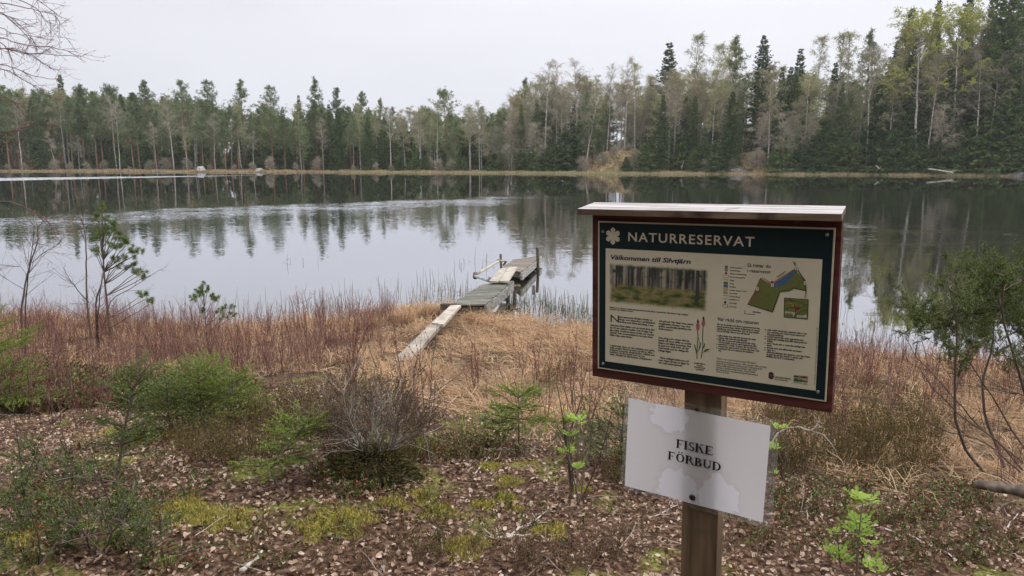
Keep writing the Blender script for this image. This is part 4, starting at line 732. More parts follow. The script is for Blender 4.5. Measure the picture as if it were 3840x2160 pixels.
text('map_text', 'Kvarnsjön', .7950, .297, .009, 'print_dark', .040, rot=math.radians(40), bold=.02, y=YP - .0009)
line('scale_bar', [(.670, .520), (.670, .528), (.7117, .528), (.7117, .520)], .0005, 'print_dark', YP); text('scale_text', '0', .6675, .5165, .0095, 'print_dark', .004); text('scale_text', '200 Meter', .7020, .5165, .0085, 'print_dark', .034, bold=.035)
poly('inset_map', [[(.8244, .413), (.9151, .412), (.9155, .5263), (.8266, .5264)]], 'map_green'); line('inset_border', [(.8244, .413), (.9151, .412), (.9155, .5263), (.8266, .5264), (.8244, .413)], .0006, 'map_line', YP - .0002)
poly('inset_area', [[(.865, .465), (.880, .458), (.884, .470), (.870, .487)]], 'map_red', y=YP - .0002); poly('inset_label', [[(.833, .440), (.862, .440), (.862, .451), (.833, .451)], [(.852, .451), (.862, .451), (.859, .463)]], 'map_orange', y=YP - .0003)
poly('inset_label', [[(.829, .492), (.868, .492), (.868, .503), (.829, .503)], [(.858, .503), (.866, .503), (.863, .520)], [(.876, .509), (.913, .509), (.913, .521), (.876, .521)], [(.900, .509), (.908, .509), (.911, .497)]], 'plate_cream', y=YP - .0003)
text('inset_text', 'Silvtjärn', .835, .4495, .008, 'print_dark', .024, y=YP - .0005); text('inset_text', 'Mot Filipstad', .831, .5015, .008, 'print_dark', .034, y=YP - .0005); text('inset_text', 'Mot Nykroppa', .878, .519, .008, 'print_dark', .033, y=YP - .0005)
for pts in ([(.826, .48), (.85, .465), (.88, .47), (.915, .44)], [(.84, .413), (.862, .44), (.87, .47), (.868, .526)], [(.828, .43), (.87, .425), (.905, .443)], [(.87, .505), (.89, .485), (.915, .47)]): line('inset_road', pts, .0004, 'map_line', YP - .00025)
text('care_heading', 'Var rädd om naturen', .5575, .5860, .0225, 'print_blue', .171, bold=.012)
text('paragraph_text', 'För att du värden som finns i naturreservatet ska\nkunna bevaras finns, utöver fridlysning och annan\nlagstiftning, vissa föreskrifter som du som besök-\nare måste följa. Det är bara tillåtet att:', .5575, .6130, .0100, 'print_dark', .176, bold=.035)
text('paragraph_text', 'gräva, hacka, rista, måla eller på annat sätt skada\nytstenar eller annat fast naturföremål,\nfälla eller på annat sätt skada levande eller döda\nträd och buskar samt att skada vegetationen eller\nnaturföremål i övrigt t ex genom att riva död ved,\ninsamla örter, gräs, mossor, svampar eller lavar, med\nundantag för bär och matsvamp för husbehov,\nrida.', .5650, .6830, .0098, 'print_dark', .170, bold=.035)
text('paragraph_text', 'cykla utanför skoterleden stigsystem eller på den\ni en omfattning som riskerar att ge upphov till\nlångvarig markskada,\ninsamla insekter eller andra ryggradslösa djur,\ninsamla eller avsiktligt döda eller skada groda och\nkräldjur,\nvaltna i bandat eller på annat sätt avsiktligt söka\ndjurliv,\nanbringa tavla, skylt, affisch eller permanent\nsnitsla spår,\nutföra nya mätningar eller djurarter i området. Under-\nlag gäller för fisk som endast får utsättas efter\nskriftligt tillstånd från Länsstyrelsen.', .7640, .6160, .0098, 'print_dark', .170, bold=.035)
for u, vs in ((.5585, (.680, .702, .734, .757)), (.7565, (.612, .654, .667, .694, .721, .734))):
    for v in vs: poly('bullet', [[(u - .0025, v), (u, v - .005), (u + .0025, v), (u, v + .005)]], 'print_dark')
text('facts_heading', 'Fakta om naturreservatet Silvtjärn', .5590, .8290, .0130, 'print_dark', .164)
text('paragraph_text', 'Kommun: Norberg. Skyddat år: 1970, utvidgat 1983 och 2002\nAreal: 57 ha. Förvaltare: Länsstyrelsen i Västmanlands län\nNatura 2000: Naturreservatet Silvtjärn ingår i EU:s\nnätverk av särskilt värdefull natur - Natura 2000.\nMer information: www.lansstyrelsen.se/vastmanland\ntel 021-19 50 00', .5585, .8450, .0098, 'print_dark', .208, bold=.012)
text('authority_text', 'Länsstyrelsen', .7990, .8965, .0145, 'print_dark', .063, bold=.01); text('authority_text', 'Västmanlands län', .7995, .9085, .0085, 'print_dark', .052, bold=.015)
poly('crest', [[(.7755, .8830), (.7960, .8830), (.7960, .9000), (.7858, .9110), (.7755, .9000)]], 'print_blue'); poly('crest', [[(.779, .8865), (.7925, .8865), (.7925, .895), (.779, .895)]], 'map_red', y=YP - .0002); poly('crest', [[(.7745, .8815), (.7775, .8700), (.7858, .8625), (.7945, .8700), (.7970, .8815)]], 'map_line')
poly('logo_field', [[(.8733, .8640), (.9282, .8610), (.9274, .8980), (.8740, .9020)]], 'map_pink'); poly('logo_field', [[(.8740, .902), (.8738, .888), (.885, .879), (.893, .889), (.905, .883), (.915, .892), (.9275, .887), (.9274, .898)]], 'logo_green', y=YP - .0002)
poly('logo_field', [[(.8733, .871), (.885, .8655), (.894, .872), (.905, .866), (.918, .864), (.9280, .870), (.9278, .8735), (.8735, .8755)]], 'print_blue', y=YP - .0003); text('logo_text', 'NATURA 2000', .8745, .9130, .0080, 'print_dark', .052, spacing=1.25, bold=.015)
text('credit_text', 'Text och illustration: Länsstyrelsen i Västmanlands län. Foto och layout: Länsstyrelsen, tryck år 2008', .9560, .9080, .0075, 'print_dark', .232, rot=math.radians(90))
def screw(parent, p, r, mat, name='screw'):
    b = MB(); a = np.arange(14) / 14 * 2 * np.pi; rings = [(1, 0), (1, -.25), (.8, -.5), (.35, -.55), (.3, -.25)]
    V = np.concatenate([np.stack([r * k * np.cos(a), 0 * a + r * h, r * k * np.sin(a)], -1) for k, h in rings]); F = []
    for i in range(4): F += [(i * 14 + j, i * 14 + (j + 1) % 14, (i + 1) * 14 + (j + 1) % 14, (i + 1) * 14 + j) for j in range(14)]
    b.add(V, F); b.f.append((np.array([tuple(range(b.n - 14, b.n))]), 0)); o = b.build(name, M[mat], parent); o.location = p; return o
for u, v in ((.0255, .0679), (.9713, .0395), (.0288, .961), (.9678, .9468)): screw(plate, pv(u, v, -.0010), .0034, 'screw_metal')

# ------------------------------------------------------------------ laminated notice on the post
M['laminate'] = None
m, nt, N, L, B = newmat('laminate'); gl = N.new('ShaderNodeBsdfGlossy'); gl.inputs['Roughness'].default_value = .12; tr = N.new('ShaderNodeBsdfTransparent'); tr.inputs[0].default_value = (.95, .955, .96, 1); df = N.new('ShaderNodeBsdfTranslucent'); df.inputs[0].default_value = (.75, .76, .8, 1)
d2 = N.new('ShaderNodeBsdfDiffuse'); d2.inputs[0].default_value = (.6, .62, .66, 1); m0 = N.new('ShaderNodeMixShader'); m0.inputs[0].default_value = .5; L.new(df.outputs[0], m0.inputs[1]); L.new(d2.outputs[0], m0.inputs[2])
m1 = N.new('ShaderNodeMixShader'); tx = N.new('ShaderNodeTexNoise'); tx.inputs['Scale'].default_value = 60; tx.inputs['Detail'].default_value = 6; tcn = N.new('ShaderNodeTexCoord'); L.new(tcn.outputs['Object'], tx.inputs[0]); mr = N.new('ShaderNodeMapRange'); L.new(tx.outputs[0], mr.inputs[0]); mr.inputs['From Min'].default_value = .4; mr.inputs['From Max'].default_value = .65; mr.inputs['To Min'].default_value = .04; mr.inputs['To Max'].default_value = .20
L.new(mr.outputs[0], m1.inputs[0]); L.new(tr.outputs[0], m1.inputs[1]); L.new(m0.outputs[0], m1.inputs[2]); m2 = N.new('ShaderNodeMixShader'); m2.inputs[0].default_value = .05; L.new(m1.outputs[0], m2.inputs[1]); L.new(gl.outputs[0], m2.inputs[2]); L.new(m2.outputs[0], N['Material Output'].inputs[0]); M['laminate'] = m
def papermat():
    m, nt, N, L, B = newmat('notice_paper'); t = N.new('ShaderNodeTexCoord'); sx = N.new('ShaderNodeSeparateXYZ'); L.new(t.outputs['Object'], sx.inputs[0]); nz = N.new('ShaderNodeTexNoise'); nz.inputs['Scale'].default_value = 45; nz.inputs['Detail'].default_value = 5; L.new(t.outputs['Object'], nz.inputs[0])
    tot = None     # damp paper is browner; three dry patches stay pale (water marks)
    for cx, cz, rx, rz in ((-.060, .085, .046, .040), (-.035, -.085, .048, .052), (.060, -.085, .045, .060)):
        a = N.new('ShaderNodeVectorMath'); a.operation = 'SUBTRACT'; L.new(t.outputs['Object'], a.inputs[0]); a.inputs[1].default_value = (cx, 0, cz); s_ = N.new('ShaderNodeVectorMath'); s_.operation = 'MULTIPLY'; s_.inputs[1].default_value = (1 / rx, 0, 1 / rz); L.new(a.outputs[0], s_.inputs[0])
        ln = N.new('ShaderNodeVectorMath'); ln.operation = 'LENGTH'; L.new(s_.outputs[0], ln.inputs[0]); ad = N.new('ShaderNodeMath'); ad.operation = 'MULTIPLY_ADD'; L.new(nz.outputs[0], ad.inputs[0]); ad.inputs[1].default_value = 1.0; L.new(ln.outputs['Value'], ad.inputs[2])
        if tot is None: tot = ad.outputs[0]
        else: mn = N.new('ShaderNodeMath'); mn.operation = 'MINIMUM'; L.new(tot, mn.inputs[0]); L.new(ad.outputs[0], mn.inputs[1]); tot = mn.outputs[0]
    r = rampnode(N, [(.90, .89, .97), (.76, .725, .765), (.81, .78, .815)], [.0, .10, .5]); mp_ = N.new('ShaderNodeMapRange'); L.new(tot, mp_.inputs[0]); mp_.inputs['From Min'].default_value = 1.42; mp_.inputs['From Max'].default_value = 2.0; L.new(mp_.outputs[0], r.inputs[0])
    L.new(r.outputs[0], B.inputs['Base Color']); B.inputs['Roughness'].default_value = .35; tr = N.new('ShaderNodeBsdfTranslucent'); L.new(r.outputs[0], tr.inputs[0]); mx = N.new('ShaderNodeMixShader'); mx.inputs[0].default_value = .42; L.new(B.outputs[0], mx.inputs[1]); L.new(tr.outputs[0], mx.inputs[2]); L.new(mx.outputs[0], N['Material Output'].inputs[0]); return m
M['notice_paper'] = papermat()
notice = thing('notice', 'white laminated notice with water marks reading FISKE FÖRBUD screwed to the sign post', 'notice')
NW, NH = .3215, .2165; NM = Matrix(((tA[0], nA[0], 0, C0[0]), (tA[1], nA[1], 0, C0[1]), (0, 0, 1, C0[2]), (0, 0, 0, 1))) @ Matrix.Translation((-.0155, .017, -.3495)) @ Matrix.Rotation(math.radians(.35), 4, 'Y')
notice.matrix_world = NM
def sheet(name, w_, h_, y, mat, r=.0, off=(0, 0), skew=0, th=0):
    nx_, nz_ = 24, 10; X, Z = np.meshgrid(np.linspace(-w_ / 2, w_ / 2, nx_), np.linspace(-h_ / 2, h_ / 2, nz_)); Yc = y + .10 * (np.abs(X) - .03).clip(0) ** 2 * np.sign(X) * -1 + .0012 * np.sin(X * 40 + Z * 20)
    if r:   # rounded corners
        k = np.clip((np.abs(Z) - (h_ / 2 - r)) / r, 0, 1); X = X * (1 - (1 - np.sqrt(1 - k ** 2)) * r / (w_ / 2))
    b = MB(); ii = (np.arange(nz_ - 1)[:, None] * nx_ + np.arange(nx_ - 1)[None]).ravel(); b.add(np.stack([X + off[0] + skew * Z, Yc, Z + off[1]], -1).reshape(-1, 3), np.stack([ii, ii + 1, ii + 1 + nx_, ii + nx_], -1)); o = b.build(name, M[mat], notice, True)
    return o
sheet('paper', NW, NH, -.0016, 'notice_paper', skew=.008); sheet('laminate', .351, .2425, 0, 'laminate', .007, (.004, .0015), .01)
# serif bold letters
def arc(cx, cz, rx, rz, a0, a1, wx, wz, n=14):
    P = []; a = np.radians(np.linspace(a0, a1, n)); O = [(cx + rx * math.cos(t), cz + rz * math.sin(t)) for t in a]; I = [(cx + (rx - wx) * math.cos(t), cz + (rz - wz) * math.sin(t)) for t in a]
    return [[O[i], O[i + 1], I[i + 1], I[i]] for i in range(n - 1)]
def rc(x0, z0, x1, z1): return [[(x0, z0), (x1, z0), (x1, z1), (x0, z1)]]
def ser(x0, x1, z): return rc(x0, z - .035, x1, z + .035)
def glyph(c):
    stem = rc(.08, 0, .32, 1) + ser(.0, .40, .025) + ser(.0, .40, .975)
    if c == 'F': return stem + rc(.3, .90, .84, 1) + [[(.84, 1), (.80, 1), (.78, .72), (.82, .72)]] + rc(.3, .46, .58, .53) + rc(.56, .34, .60, .66), .92
    if c == 'I': return stem, .50
    if c == 'E': return stem + rc(.3, .90, .86, 1) + [[(.86, 1), (.82, 1), (.80, .74), (.84, .74)]] + rc(.3, .46, .60, .53) + rc(.58, .34, .62, .66) + rc(.3, 0, .88, .10) + [[(.88, .0), (.93, .27), (.89, .27), (.84, .04)]], 1.0
    if c == 'K': return stem + [[(.30, .42), (.30, .52), (.80, .97), (.86, .97)]] + ser(.62, 1.0, .975) + [[(.42, .60), (.60, .70), (1.02, .03), (.78, .03)]] + ser(.66, 1.12, .025), 1.14
    if c == 'S': return arc(.36, .745, .29, .26, 20, 255, .16, .10) + [[(.08, .66), (.16, .60), (.62, .40), (.68, .28), (.56, .22), (.50, .33), (.14, .52)]] + arc(.37, .265, .33, .275, -160, 60, .18, .10) + rc(.60, .70, .64, 1.0) + rc(.04, 0, .08, .32), .78
    if c == 'Ö': return arc(.52, .5, .48, .52, 0, 360, .22, .09, 30) + arc(.34, 1.17, .09, .085, 0, 360, .089, .084, 10) + arc(.70, 1.17, .09, .085, 0, 360, .089, .084, 10), 1.10
    if c == 'R': return stem + arc(.42, .745, .36, .255, -90, 90, .22, .09) + rc(.3, .90, .42, 1) + rc(.3, .49, .42, .55) + [[(.42, .52), (.62, .52), (1.0, .04), (.78, .04)]] + ser(.78, 1.04, .025), 1.06
    if c == 'B': return stem + arc(.40, .755, .34, .245, -90, 90, .21, .09) + arc(.42, .27, .40, .27, -90, 90, .23, .09) + rc(.3, .90, .42, 1) + rc(.3, .48, .44, .54) + rc(.3, 0, .44, .06), .92
    if c == 'U': return rc(.10, .34, .30, 1) + ser(0, .42, .975) + rc(.79, .34, .885, 1) + ser(.70, 1.0, .975) + arc(.4925, .36, .3925, .38, 180, 360, .20, .11), 1.06
    if c == 'D': return stem + arc(.40, .5, .56, .5, -90, 90, .22, .09, 18) + rc(.3, .90, .42, 1) + rc(.3, 0, .42, .065), 1.06
def ontext(name, s_, u0, u1, vb, hh):
    gl_ = [glyph(c) for c in s_]; tot = sum(g[1] for g in gl_); k = (u1 - u0) * NW / tot; x = (u0 - .5) * NW; z0 = (.5 - vb) * NH; h_ = hh * NH
    for ch, (P, adv) in zip(s_, gl_):
        b = MB()
        for Q in P: b.add([(x + px * k + .008 * z0, -.0034, z0 + pz * h_) for px, pz in Q], [tuple(range(len(Q)))])
        b.build(name, M['print_dark'], notice); x += adv * k
ontext('letter', 'FISKE', .377, .643, .428, .093); ontext('letter', 'FÖRBUD', .321, .704, .577, .090)
screw(notice, ((.5106 - .5) * NW, -.0022, (.5 - .9283) * NH), .0072, 'nail_dark'); screw(notice, ((.5083 - .5) * NW, -.0022, (.5 + .022) * NH), .0045, 'nail_dark')
# ------------------------------------------------------------------ the old jetty
M['deck_wood'] = woodmat('deck_wood', [(.10, .105, .088), (.16, .16, .135), (.22, .215, .19)], scale=(3, 14, 3), bump=.3); M['deck_brown'] = woodmat('deck_brown', [(.15, .12, .10), (.21, .175, .15), (.28, .24, .205)], scale=(3, 14, 3), bump=.4)
M['pale_plank'] = woodmat('pale_plank', [(.24, .205, .175), (.38, .335, .29), (.50, .45, .39)], scale=(2, 2, 2), bump=.4); M['beam_wood'] = woodmat('beam_wood', [(.14, .13, .11), (.28, .265, .24), (.40, .39, .36)], scale=(5, 5, 9), pos=[.38, .5, .68], bump=.4)
M['dark_wood'] = woodmat('dark_wood', [(.045, .035, .028), (.10, .08, .065), (.17, .14, .12)], scale=(4, 4, 4), bump=.4); M['grey_pipe'] = woodmat('grey_pipe', [(.14, .16, .17), (.28, .31, .32), (.42, .44, .44)], scale=(4, 4, 4), bump=.2, rough=.5)
def slab(name, a, b_, c, d, th, mat, parent, org, jit=0.0, rng=None):
    """board whose top face has the corners a b c d"""
    T = np.array([a, b_, c, d], float)
    if rng is not None: T = T + rng.normal(0, jit, (4, 3)) * [1, 1, .5]
    ctr = T.mean(0); V = np.concatenate([T - ctr, T - ctr - [0, 0, th]]); m = MB(); m.add(V, [(0, 1, 2, 3), (7, 6, 5, 4), (4, 5, 1, 0), (5, 6, 2, 1), (6, 7, 3, 2), (7, 4, 0, 3)])
    o = m.build(name, M[mat], parent); o.location = Vector(ctr - org); return o
rj = np.random.default_rng(71)
def section(label, NL, NR, FR, FL, n, mat, fh):
    NL, NR, FR, FL = map(np.array, (NL, NR, FR, FL)); org = (NL + NR) / 2; t = thing('jetty_section', label, 'jetty', org)
    for i in range(n):
        g = .17 / n * .5; f0 = i / n + g; f1 = (i + 1) / n - g; ov = rj.normal(0, .012)
        A, B_, C_, D_ = NL + (FL - NL) * f0, NR + (FR - NR) * f0, NR + (FR - NR) * f1, NL + (FL - NL) * f1; w_ = norm(B_ - A)
        slab('plank', A + w_ * ov, B_ + w_ * ov, C_ + w_ * ov, D_ + w_ * ov, .022, mat, t, org, .0035, rj)
    for A, B_ in ((NL, FL), (NR, FR)):
        d = norm(B_ - A); s_ = norm(np.cross(d, [0, 0, 1.])); side = s_ * .022; o_ = s_ * (.0 if A is NR else 0) ; A2, B2 = A - [0, 0, .024], B_ - [0, 0, .024]; slab('edge_beam', A2 - side + o_, A2 + side + o_, B2 + side + o_, B2 - side + o_, fh, 'beam_wood', t, org)
    for f in (.03, .5, .97):
        A = NL + (FL - NL) * f - [0, 0, .05]; B_ = NR + (FR - NR) * f - [0, 0, .05]; d = norm(FL - NL) * .03; w_ = norm(B_ - A) * .028; slab('cross_beam', A - d + w_, B_ - d - w_, B_ + d - w_, A + d + w_, .09, 'dark_wood', t, org)
    return t, org
J1, o1 = section('nearer jetty section of greenish grey planks with a pale peeling edge beam', PZ(1690, 1143, .30), PZ(1820, 1141, .30), PZ(1924, 1053, .36), PZ(1806, 1066, .33), 18, 'deck_wood', .16)
J2, o2 = section('outer jetty section of brown planks half sunk into the lake', PZ(1877, 1006, .17), PZ(1956, 1019, .27), PZ(2029, 958, .24), PZ(1926, 973, .03), 24, 'deck_brown', .15)
# step board and dark posts beneath the near section
a, b_, c, d = PZ(1700, 1160, .22), PZ(1800, 1158, .22), PZ(1818, 1142, .22), PZ(1712, 1148, .22); slab('step_board', a, b_, c, d, .03, 'dark_wood', J1, o1)
for px, py in ((1800, 1160), (1905, 1085), (1930, 1078)):
    p = PZ(px, py, 0.2) - o1; m_ = MB(); m_.tubes(np.array([[p - [0, 0, .9], p - [0, 0, .02]]]), np.array([[.04, .038]]), 8, 0, True); m_.build('pile', M['dark_wood'], J1, True)
lb = thing('plank_bridge', 'two loose weathered boards laid side by side across the gap between the jetty sections', 'boards', PZ(1835, 1055, .40)); oo = np.array(lb.location)
N0, N1, F0, F1 = PZ(1834, 1054, .40), PZ(1906, 1055, .41), PZ(1940, 1000, .40), PZ(1878, 1006, .38); mid0 = N0 * .5 + N1 * .5; mid1 = F0 * .45 + F1 * .55
slab('board', N0, mid0 - [.006, 0, 0], mid1 - [.006, 0, 0], F1, .035, 'pale_plank', lb, oo); slab('board', mid0 + [.006, 0, .006], N1, F0, mid1 + [.006, 0, .006], .035, 'pale_plank', lb, oo)
m_ = MB(); q = PZ(1840, 1066, .33); q2 = PZ(1905, 1066, .33); slab('bearer', q, q2, q2 + [0, .06, 0], q + [0, .06, 0], .03, 'dark_wood', lb, oo)
gp = thing('gangplank', 'long bleached plank walkway running from the dry grass up to the jetty', 'gangplank', PZ(1500, 1345, .33)); oo = np.array(gp.location)
slab('plank', PZ(1446, 1376, .24), PZ(1492, 1402, .24), PZ(1674, 1194, .33), PZ(1640, 1190, .33), .055, 'pale_plank', gp, oo); slab('plank', PZ(1618, 1211, .335), PZ(1664, 1216, .335), PZ(1729, 1143, .372), PZ(1690, 1144, .372), .04, 'pale_plank', gp, oo)
m_ = MB(); q = PZ(1560, 1290, .22); m_.box(q - oo - [0, 0, .08], (.09, .05, .10)); m_.build('support_block', M['dark_wood'], gp)
m_ = MB(); q = PZ(1690, 1150, .28); m_.box(q - oo, (.16, .04, .05)); m_.build('support_block', M['dark_wood'], gp)
def post(name, p0, p1, r, mat, label, cat):
    return log(name, p0, p1, r, r * .95, mat, label, cat, kink=.004, K=5)
p = PZ(2023, 1014, 0); q = PY(2016, 929, p[1]); post('mooring_post', p - [0, 0, .8], q, .042, 'dark_wood', 'tall thin dark post in the water beside the outer jetty section', 'post')
p = PY(1884, 1030, 15.9); q = PY(1878, 953, 15.9); post('mooring_post', p - [0, 0, .6], q, .030, 'dark_wood', 'short dark post standing left of the outer jetty section, with poles tied to it', 'post')
p = PZ(2001, 1088, 0); q = PY(2002, 1071, p[1]); post('post_stump', p - [0, 0, .6], q, .035, 'dark_wood', 'low rotten stump of a post in the water right of the jetty', 'post stump')
post('post_stump', PY(1905, 1075, 13.7), PY(1951, 1073, 13.75), .040, 'dark_wood', 'dark log end sticking out sideways from under the nearer jetty section', 'log end')
Z3 = lambda x, y: (1400 + x / 2.3375, 880 + y / 2.3375)
pole = thing('pole_frame', 'bent frame of bleached poles and a grey pipe leaning beside the jetty', 'pole frame', PY(*Z3(905, 360), 14.6)); po = np.array(pole.location)
for a, b_, ya, yb, r_, mat in (((905, 346), (1105, 230), 14.6, 15.8, .026, 'pale_plank'), ((890, 362), (1010, 405), 14.5, 13.9, .028, 'grey_pipe'), ((1085, 226), (1166, 232), 15.82, 15.7, .022, 'pale_plank'), ((1166, 232), (1140, 268), 15.7, 15.75, .022, 'dark_wood'), ((893, 340), (893, 378), 14.6, 14.5, .045, 'dark_wood'), ((1022, 364), (1014, 412), 13.9, 13.9, .035, 'grey_pipe'), ((1100, 218), (1100, 242), 15.8, 15.8, .036, 'dark_wood')):
    m_ = MB(); m_.tubes(np.array([np.linspace(PY(*Z3(*a), ya), PY(*Z3(*b_), yb), 4) - po]), np.full((1, 4), r_), 8, 0, True); m_.build('pipe' if mat == 'grey_pipe' else 'pole', M[mat], pole, True)

# ------------------------------------------------------------------ near vegetation: materials
M['dry_leaf'] = islandmat('dry_leaf', [(.08, .042, .026), (.19, .11, .07), (.33, .215, .15), (.50, .365, .28), (.62, .49, .40), (.25, .13, .065), (.11, .06, .038), (.37, .24, .17)], trans=.12, rough=.75, spec=.2)
M['dry_grass'] = islandmat('dry_grass', [(.22, .125, .065), (.46, .30, .175), (.62, .44, .28), (.38, .215, .115), (.72, .56, .39)], trans=.3, noise=.22, nscale=1.1)
M['red_stem'] = islandmat('red_stem', [(.085, .045, .045), (.17, .09, .088), (.29, .18, .17)], spec=.2); M['red_bud'] = islandmat('red_bud', [(.26, .09, .08), (.38, .15, .13), (.50, .27, .22), (.42, .14, .06), (.34, .24, .14)], trans=.2)
M['heather_leaf'] = islandmat('heather_leaf', [(.055, .045, .015), (.14, .09, .03), (.12, .125, .03), (.25, .15, .06), (.09, .10, .028)], trans=.15); M['heather_red'] = islandmat('heather_red', [(.09, .04, .03), (.19, .08, .06), (.13, .14, .045), (.27, .15, .10)], trans=.15)
M['juniper_needles'] = islandmat('juniper_needles', [(.045, .085, .020), (.085, .135, .032), (.15, .21, .05), (.25, .28, .08)], trans=.2)
M['spruce_fresh'] = islandmat('spruce_fresh', [(.08, .14, .022), (.16, .24, .035), (.27, .35, .055), (.38, .42, .09)], trans=.25); M['pine_fresh'] = islandmat('pine_fresh', [(.07, .12, .035), (.14, .20, .055), (.22, .27, .09)], trans=.2)
M['rowan_leaf'] = islandmat('rowan_leaf', [(.20, .33, .04), (.32, .46, .07), (.46, .56, .15)], trans=.4, rough=.5); M['berry_leaf'] = islandmat('berry_leaf', [(.035, .08, .018), (.075, .145, .03), (.16, .23, .05), (.26, .06, .05), (.15, .04, .035)], rough=.4, spec=.4, trans=.1)
M['dark_stem'] = islandmat('dark_stem', [(.065, .048, .042), (.13, .10, .085), (.21, .165, .145)], spec=.2); M['pale_stem'] = islandmat('pale_stem', [(.20, .17, .15), (.34, .30, .27), (.46, .42, .38)], spec=.2)
M['moss'] = islandmat('moss', [(.22, .185, .045), (.38, .33, .075), (.54, .48, .15)], trans=.2, noise=.2, nscale=9); M['reed'] = islandmat('reed', [(.07, .07, .05), (.16, .15, .09), (.30, .26, .17), (.14, .19, .07)], trans=.2)
M['twig_litter'] = islandmat('twig_litter', [(.05, .03, .022), (.12, .08, .06), (.24, .18, .145), (.42, .35, .30)])
rv = np.random.default_rng(808)
def inview(x, y, m=1.12, add=.5): return np.abs(x) < .686 * m * y + add
def scatter(n, x0, x1, y0, y1, dens):
    x = x0 + (x1 - x0) * rv.random(n); y = y0 + (y1 - y0) * rv.random(n); k = inview(x, y) & (rv.random(n) < dens(x, y)); x, y = x[k], y[k]; return x, y, ground_z(x, y)
def zone(x, y): return shore_s(x, y) + .5 * fbm(x * .8, y * .8, 77) + 1.7 * sstep(-1.2, -2.6, x)
MOSS = [(645, 1915, .16), (735, 1935, .15), (870, 1960, .13), (560, 1640, .16), (420, 1625, .13), (1655, 1925, .12), (1835, 1755, .09), (1905, 1810, .10), (1893, 1870, .075), (1930, 1915, .06), (2060, 1995, .11), (1740, 2060, .14), (1590, 1870, .09), (1300, 1960, .16), (2175, 1835, .07), (1990, 1750, .07), (1820, 1900, .08), (60, 2030, .14), (1200, 1990, .13), (1480, 1890, .1)]
MP = [(*PG(x, y)[:2], r) for x, y, r in MOSS]
def mossy(x, y):
    k = 0 * x
    for a, b_, r in MP: k = np.maximum(k, (np.hypot(x - a, (y - b_)) < r * 1.0))
    return k
# fallen leaves
def leaf_tpl(seed):
    n = 3
    r = np.random.default_rng(seed); c = .25 + .3 * r.random(); V = []
    for i in range(n + 1):
        t = i / n; w_ = .36 * math.sin(math.pi * min(1, t * .93 + .05)) ** .8; V += [(t - .5, -w_, c * w_ + .12 * math.sin(3 * t + seed)), (t - .5, 0, .10 * math.sin(3 * t + seed)), (t - .5, w_, c * w_ * (.4 + r.random()) + .12 * math.sin(3 * t + seed))]
    F = []
    for i in range(n): F += [(3 * i, 3 * i + 1, 3 * i + 4, 3 * i + 3), (3 * i + 1, 3 * i + 2, 3 * i + 5, 3 * i + 4)]
    return np.array(V), [(np.array(F), 0)]
def litter():
    b = MB(); dn = lambda x, y: sstep(6.0, 7.2, zone(x, y)) * (.97 - .55 * mossy(x, y)) * (.72 + .28 * (fbm(x * 2.2, y * 2.2, 91) > -.25)); x, y, z = scatter(120000, -6, 6, 1.2, 6.8, dn)
    tp = [leaf_tpl(i) for i in range(5)]; sz = (.009 + .024 * rv.random(len(x)) ** 1.3); near = np.argsort(np.hypot(x, y - .2)); own = near[inview(x[near], y[near] * 1.0, .93, 0)][:300]; ok = np.ones(len(x), bool); ok[own] = False
    Mt = rotm(rv, len(x), tilt=.75) * sz[:, None, None]; Mt[::3] = (rotm(rv, len(x), tilt=2.2) * sz[:, None, None])[::3]; T = np.stack([x, y, z + .008 + .012 * rv.random(len(x))], -1)
    for j in range(5):
        k = np.nonzero(ok & (np.arange(len(x)) % 5 == j))[0]; b.inst(*tp[j], Mt[k], T[k])
    tag(b.build('leaf_litter', M['dry_leaf']), 'brown and pinkish dead leaves covering the forest floor', 'dead leaves', kind='stuff')
    lm = {}
    for q in range(12):
        m_ = MB(); m_.inst(*tp[q % 5], np.eye(3)[None] * .001, np.zeros((1, 3))); mm = flat(f'dead_leaf_{q}', [(.26, .155, .115), (.40, .27, .21), (.52, .40, .34), (.17, .09, .06), (.33, .21, .15), (.46, .33, .27)][q % 6], .75, .2, nz=.25, ns=900); lm[q] = m_.mesh('leaf', [mm])
    for n_, i in enumerate(own):
        o = link('leaf', lm[n_ % 12], ground); Q = Matrix([list(r_) for r_ in (Mt[i] * 1000)]).to_4x4(); o.matrix_local = Matrix.Translation(Vector(T[i] + [0, 0, .006])) @ Q
litter()
def twiglitter():
    b = MB(); x, y, z = scatter(10000, -6, 6, 1.2, 7.5, lambda x, y: sstep(5.5, 6.8, zone(x, y)) * .5); n = len(x); P = strands(np.stack([x, y, z + .015 + .02 * rv.random(n)], -1), az(rv.random(n) * 6.28, rv.normal(.02, .12, n)), .04 + .22 * rv.random(n) ** 2.5, 4, -.02, .08, rv)
    b.tubes(P, np.linspace(.0022, .001, 4)[None] * (.6 + .9 * rv.random((n, 1))), 3); tag(b.build('twig_litter', M['twig_litter']), 'thin dead twigs and needles strewn over the leaves', 'twigs', kind='stuff')
twiglitter()
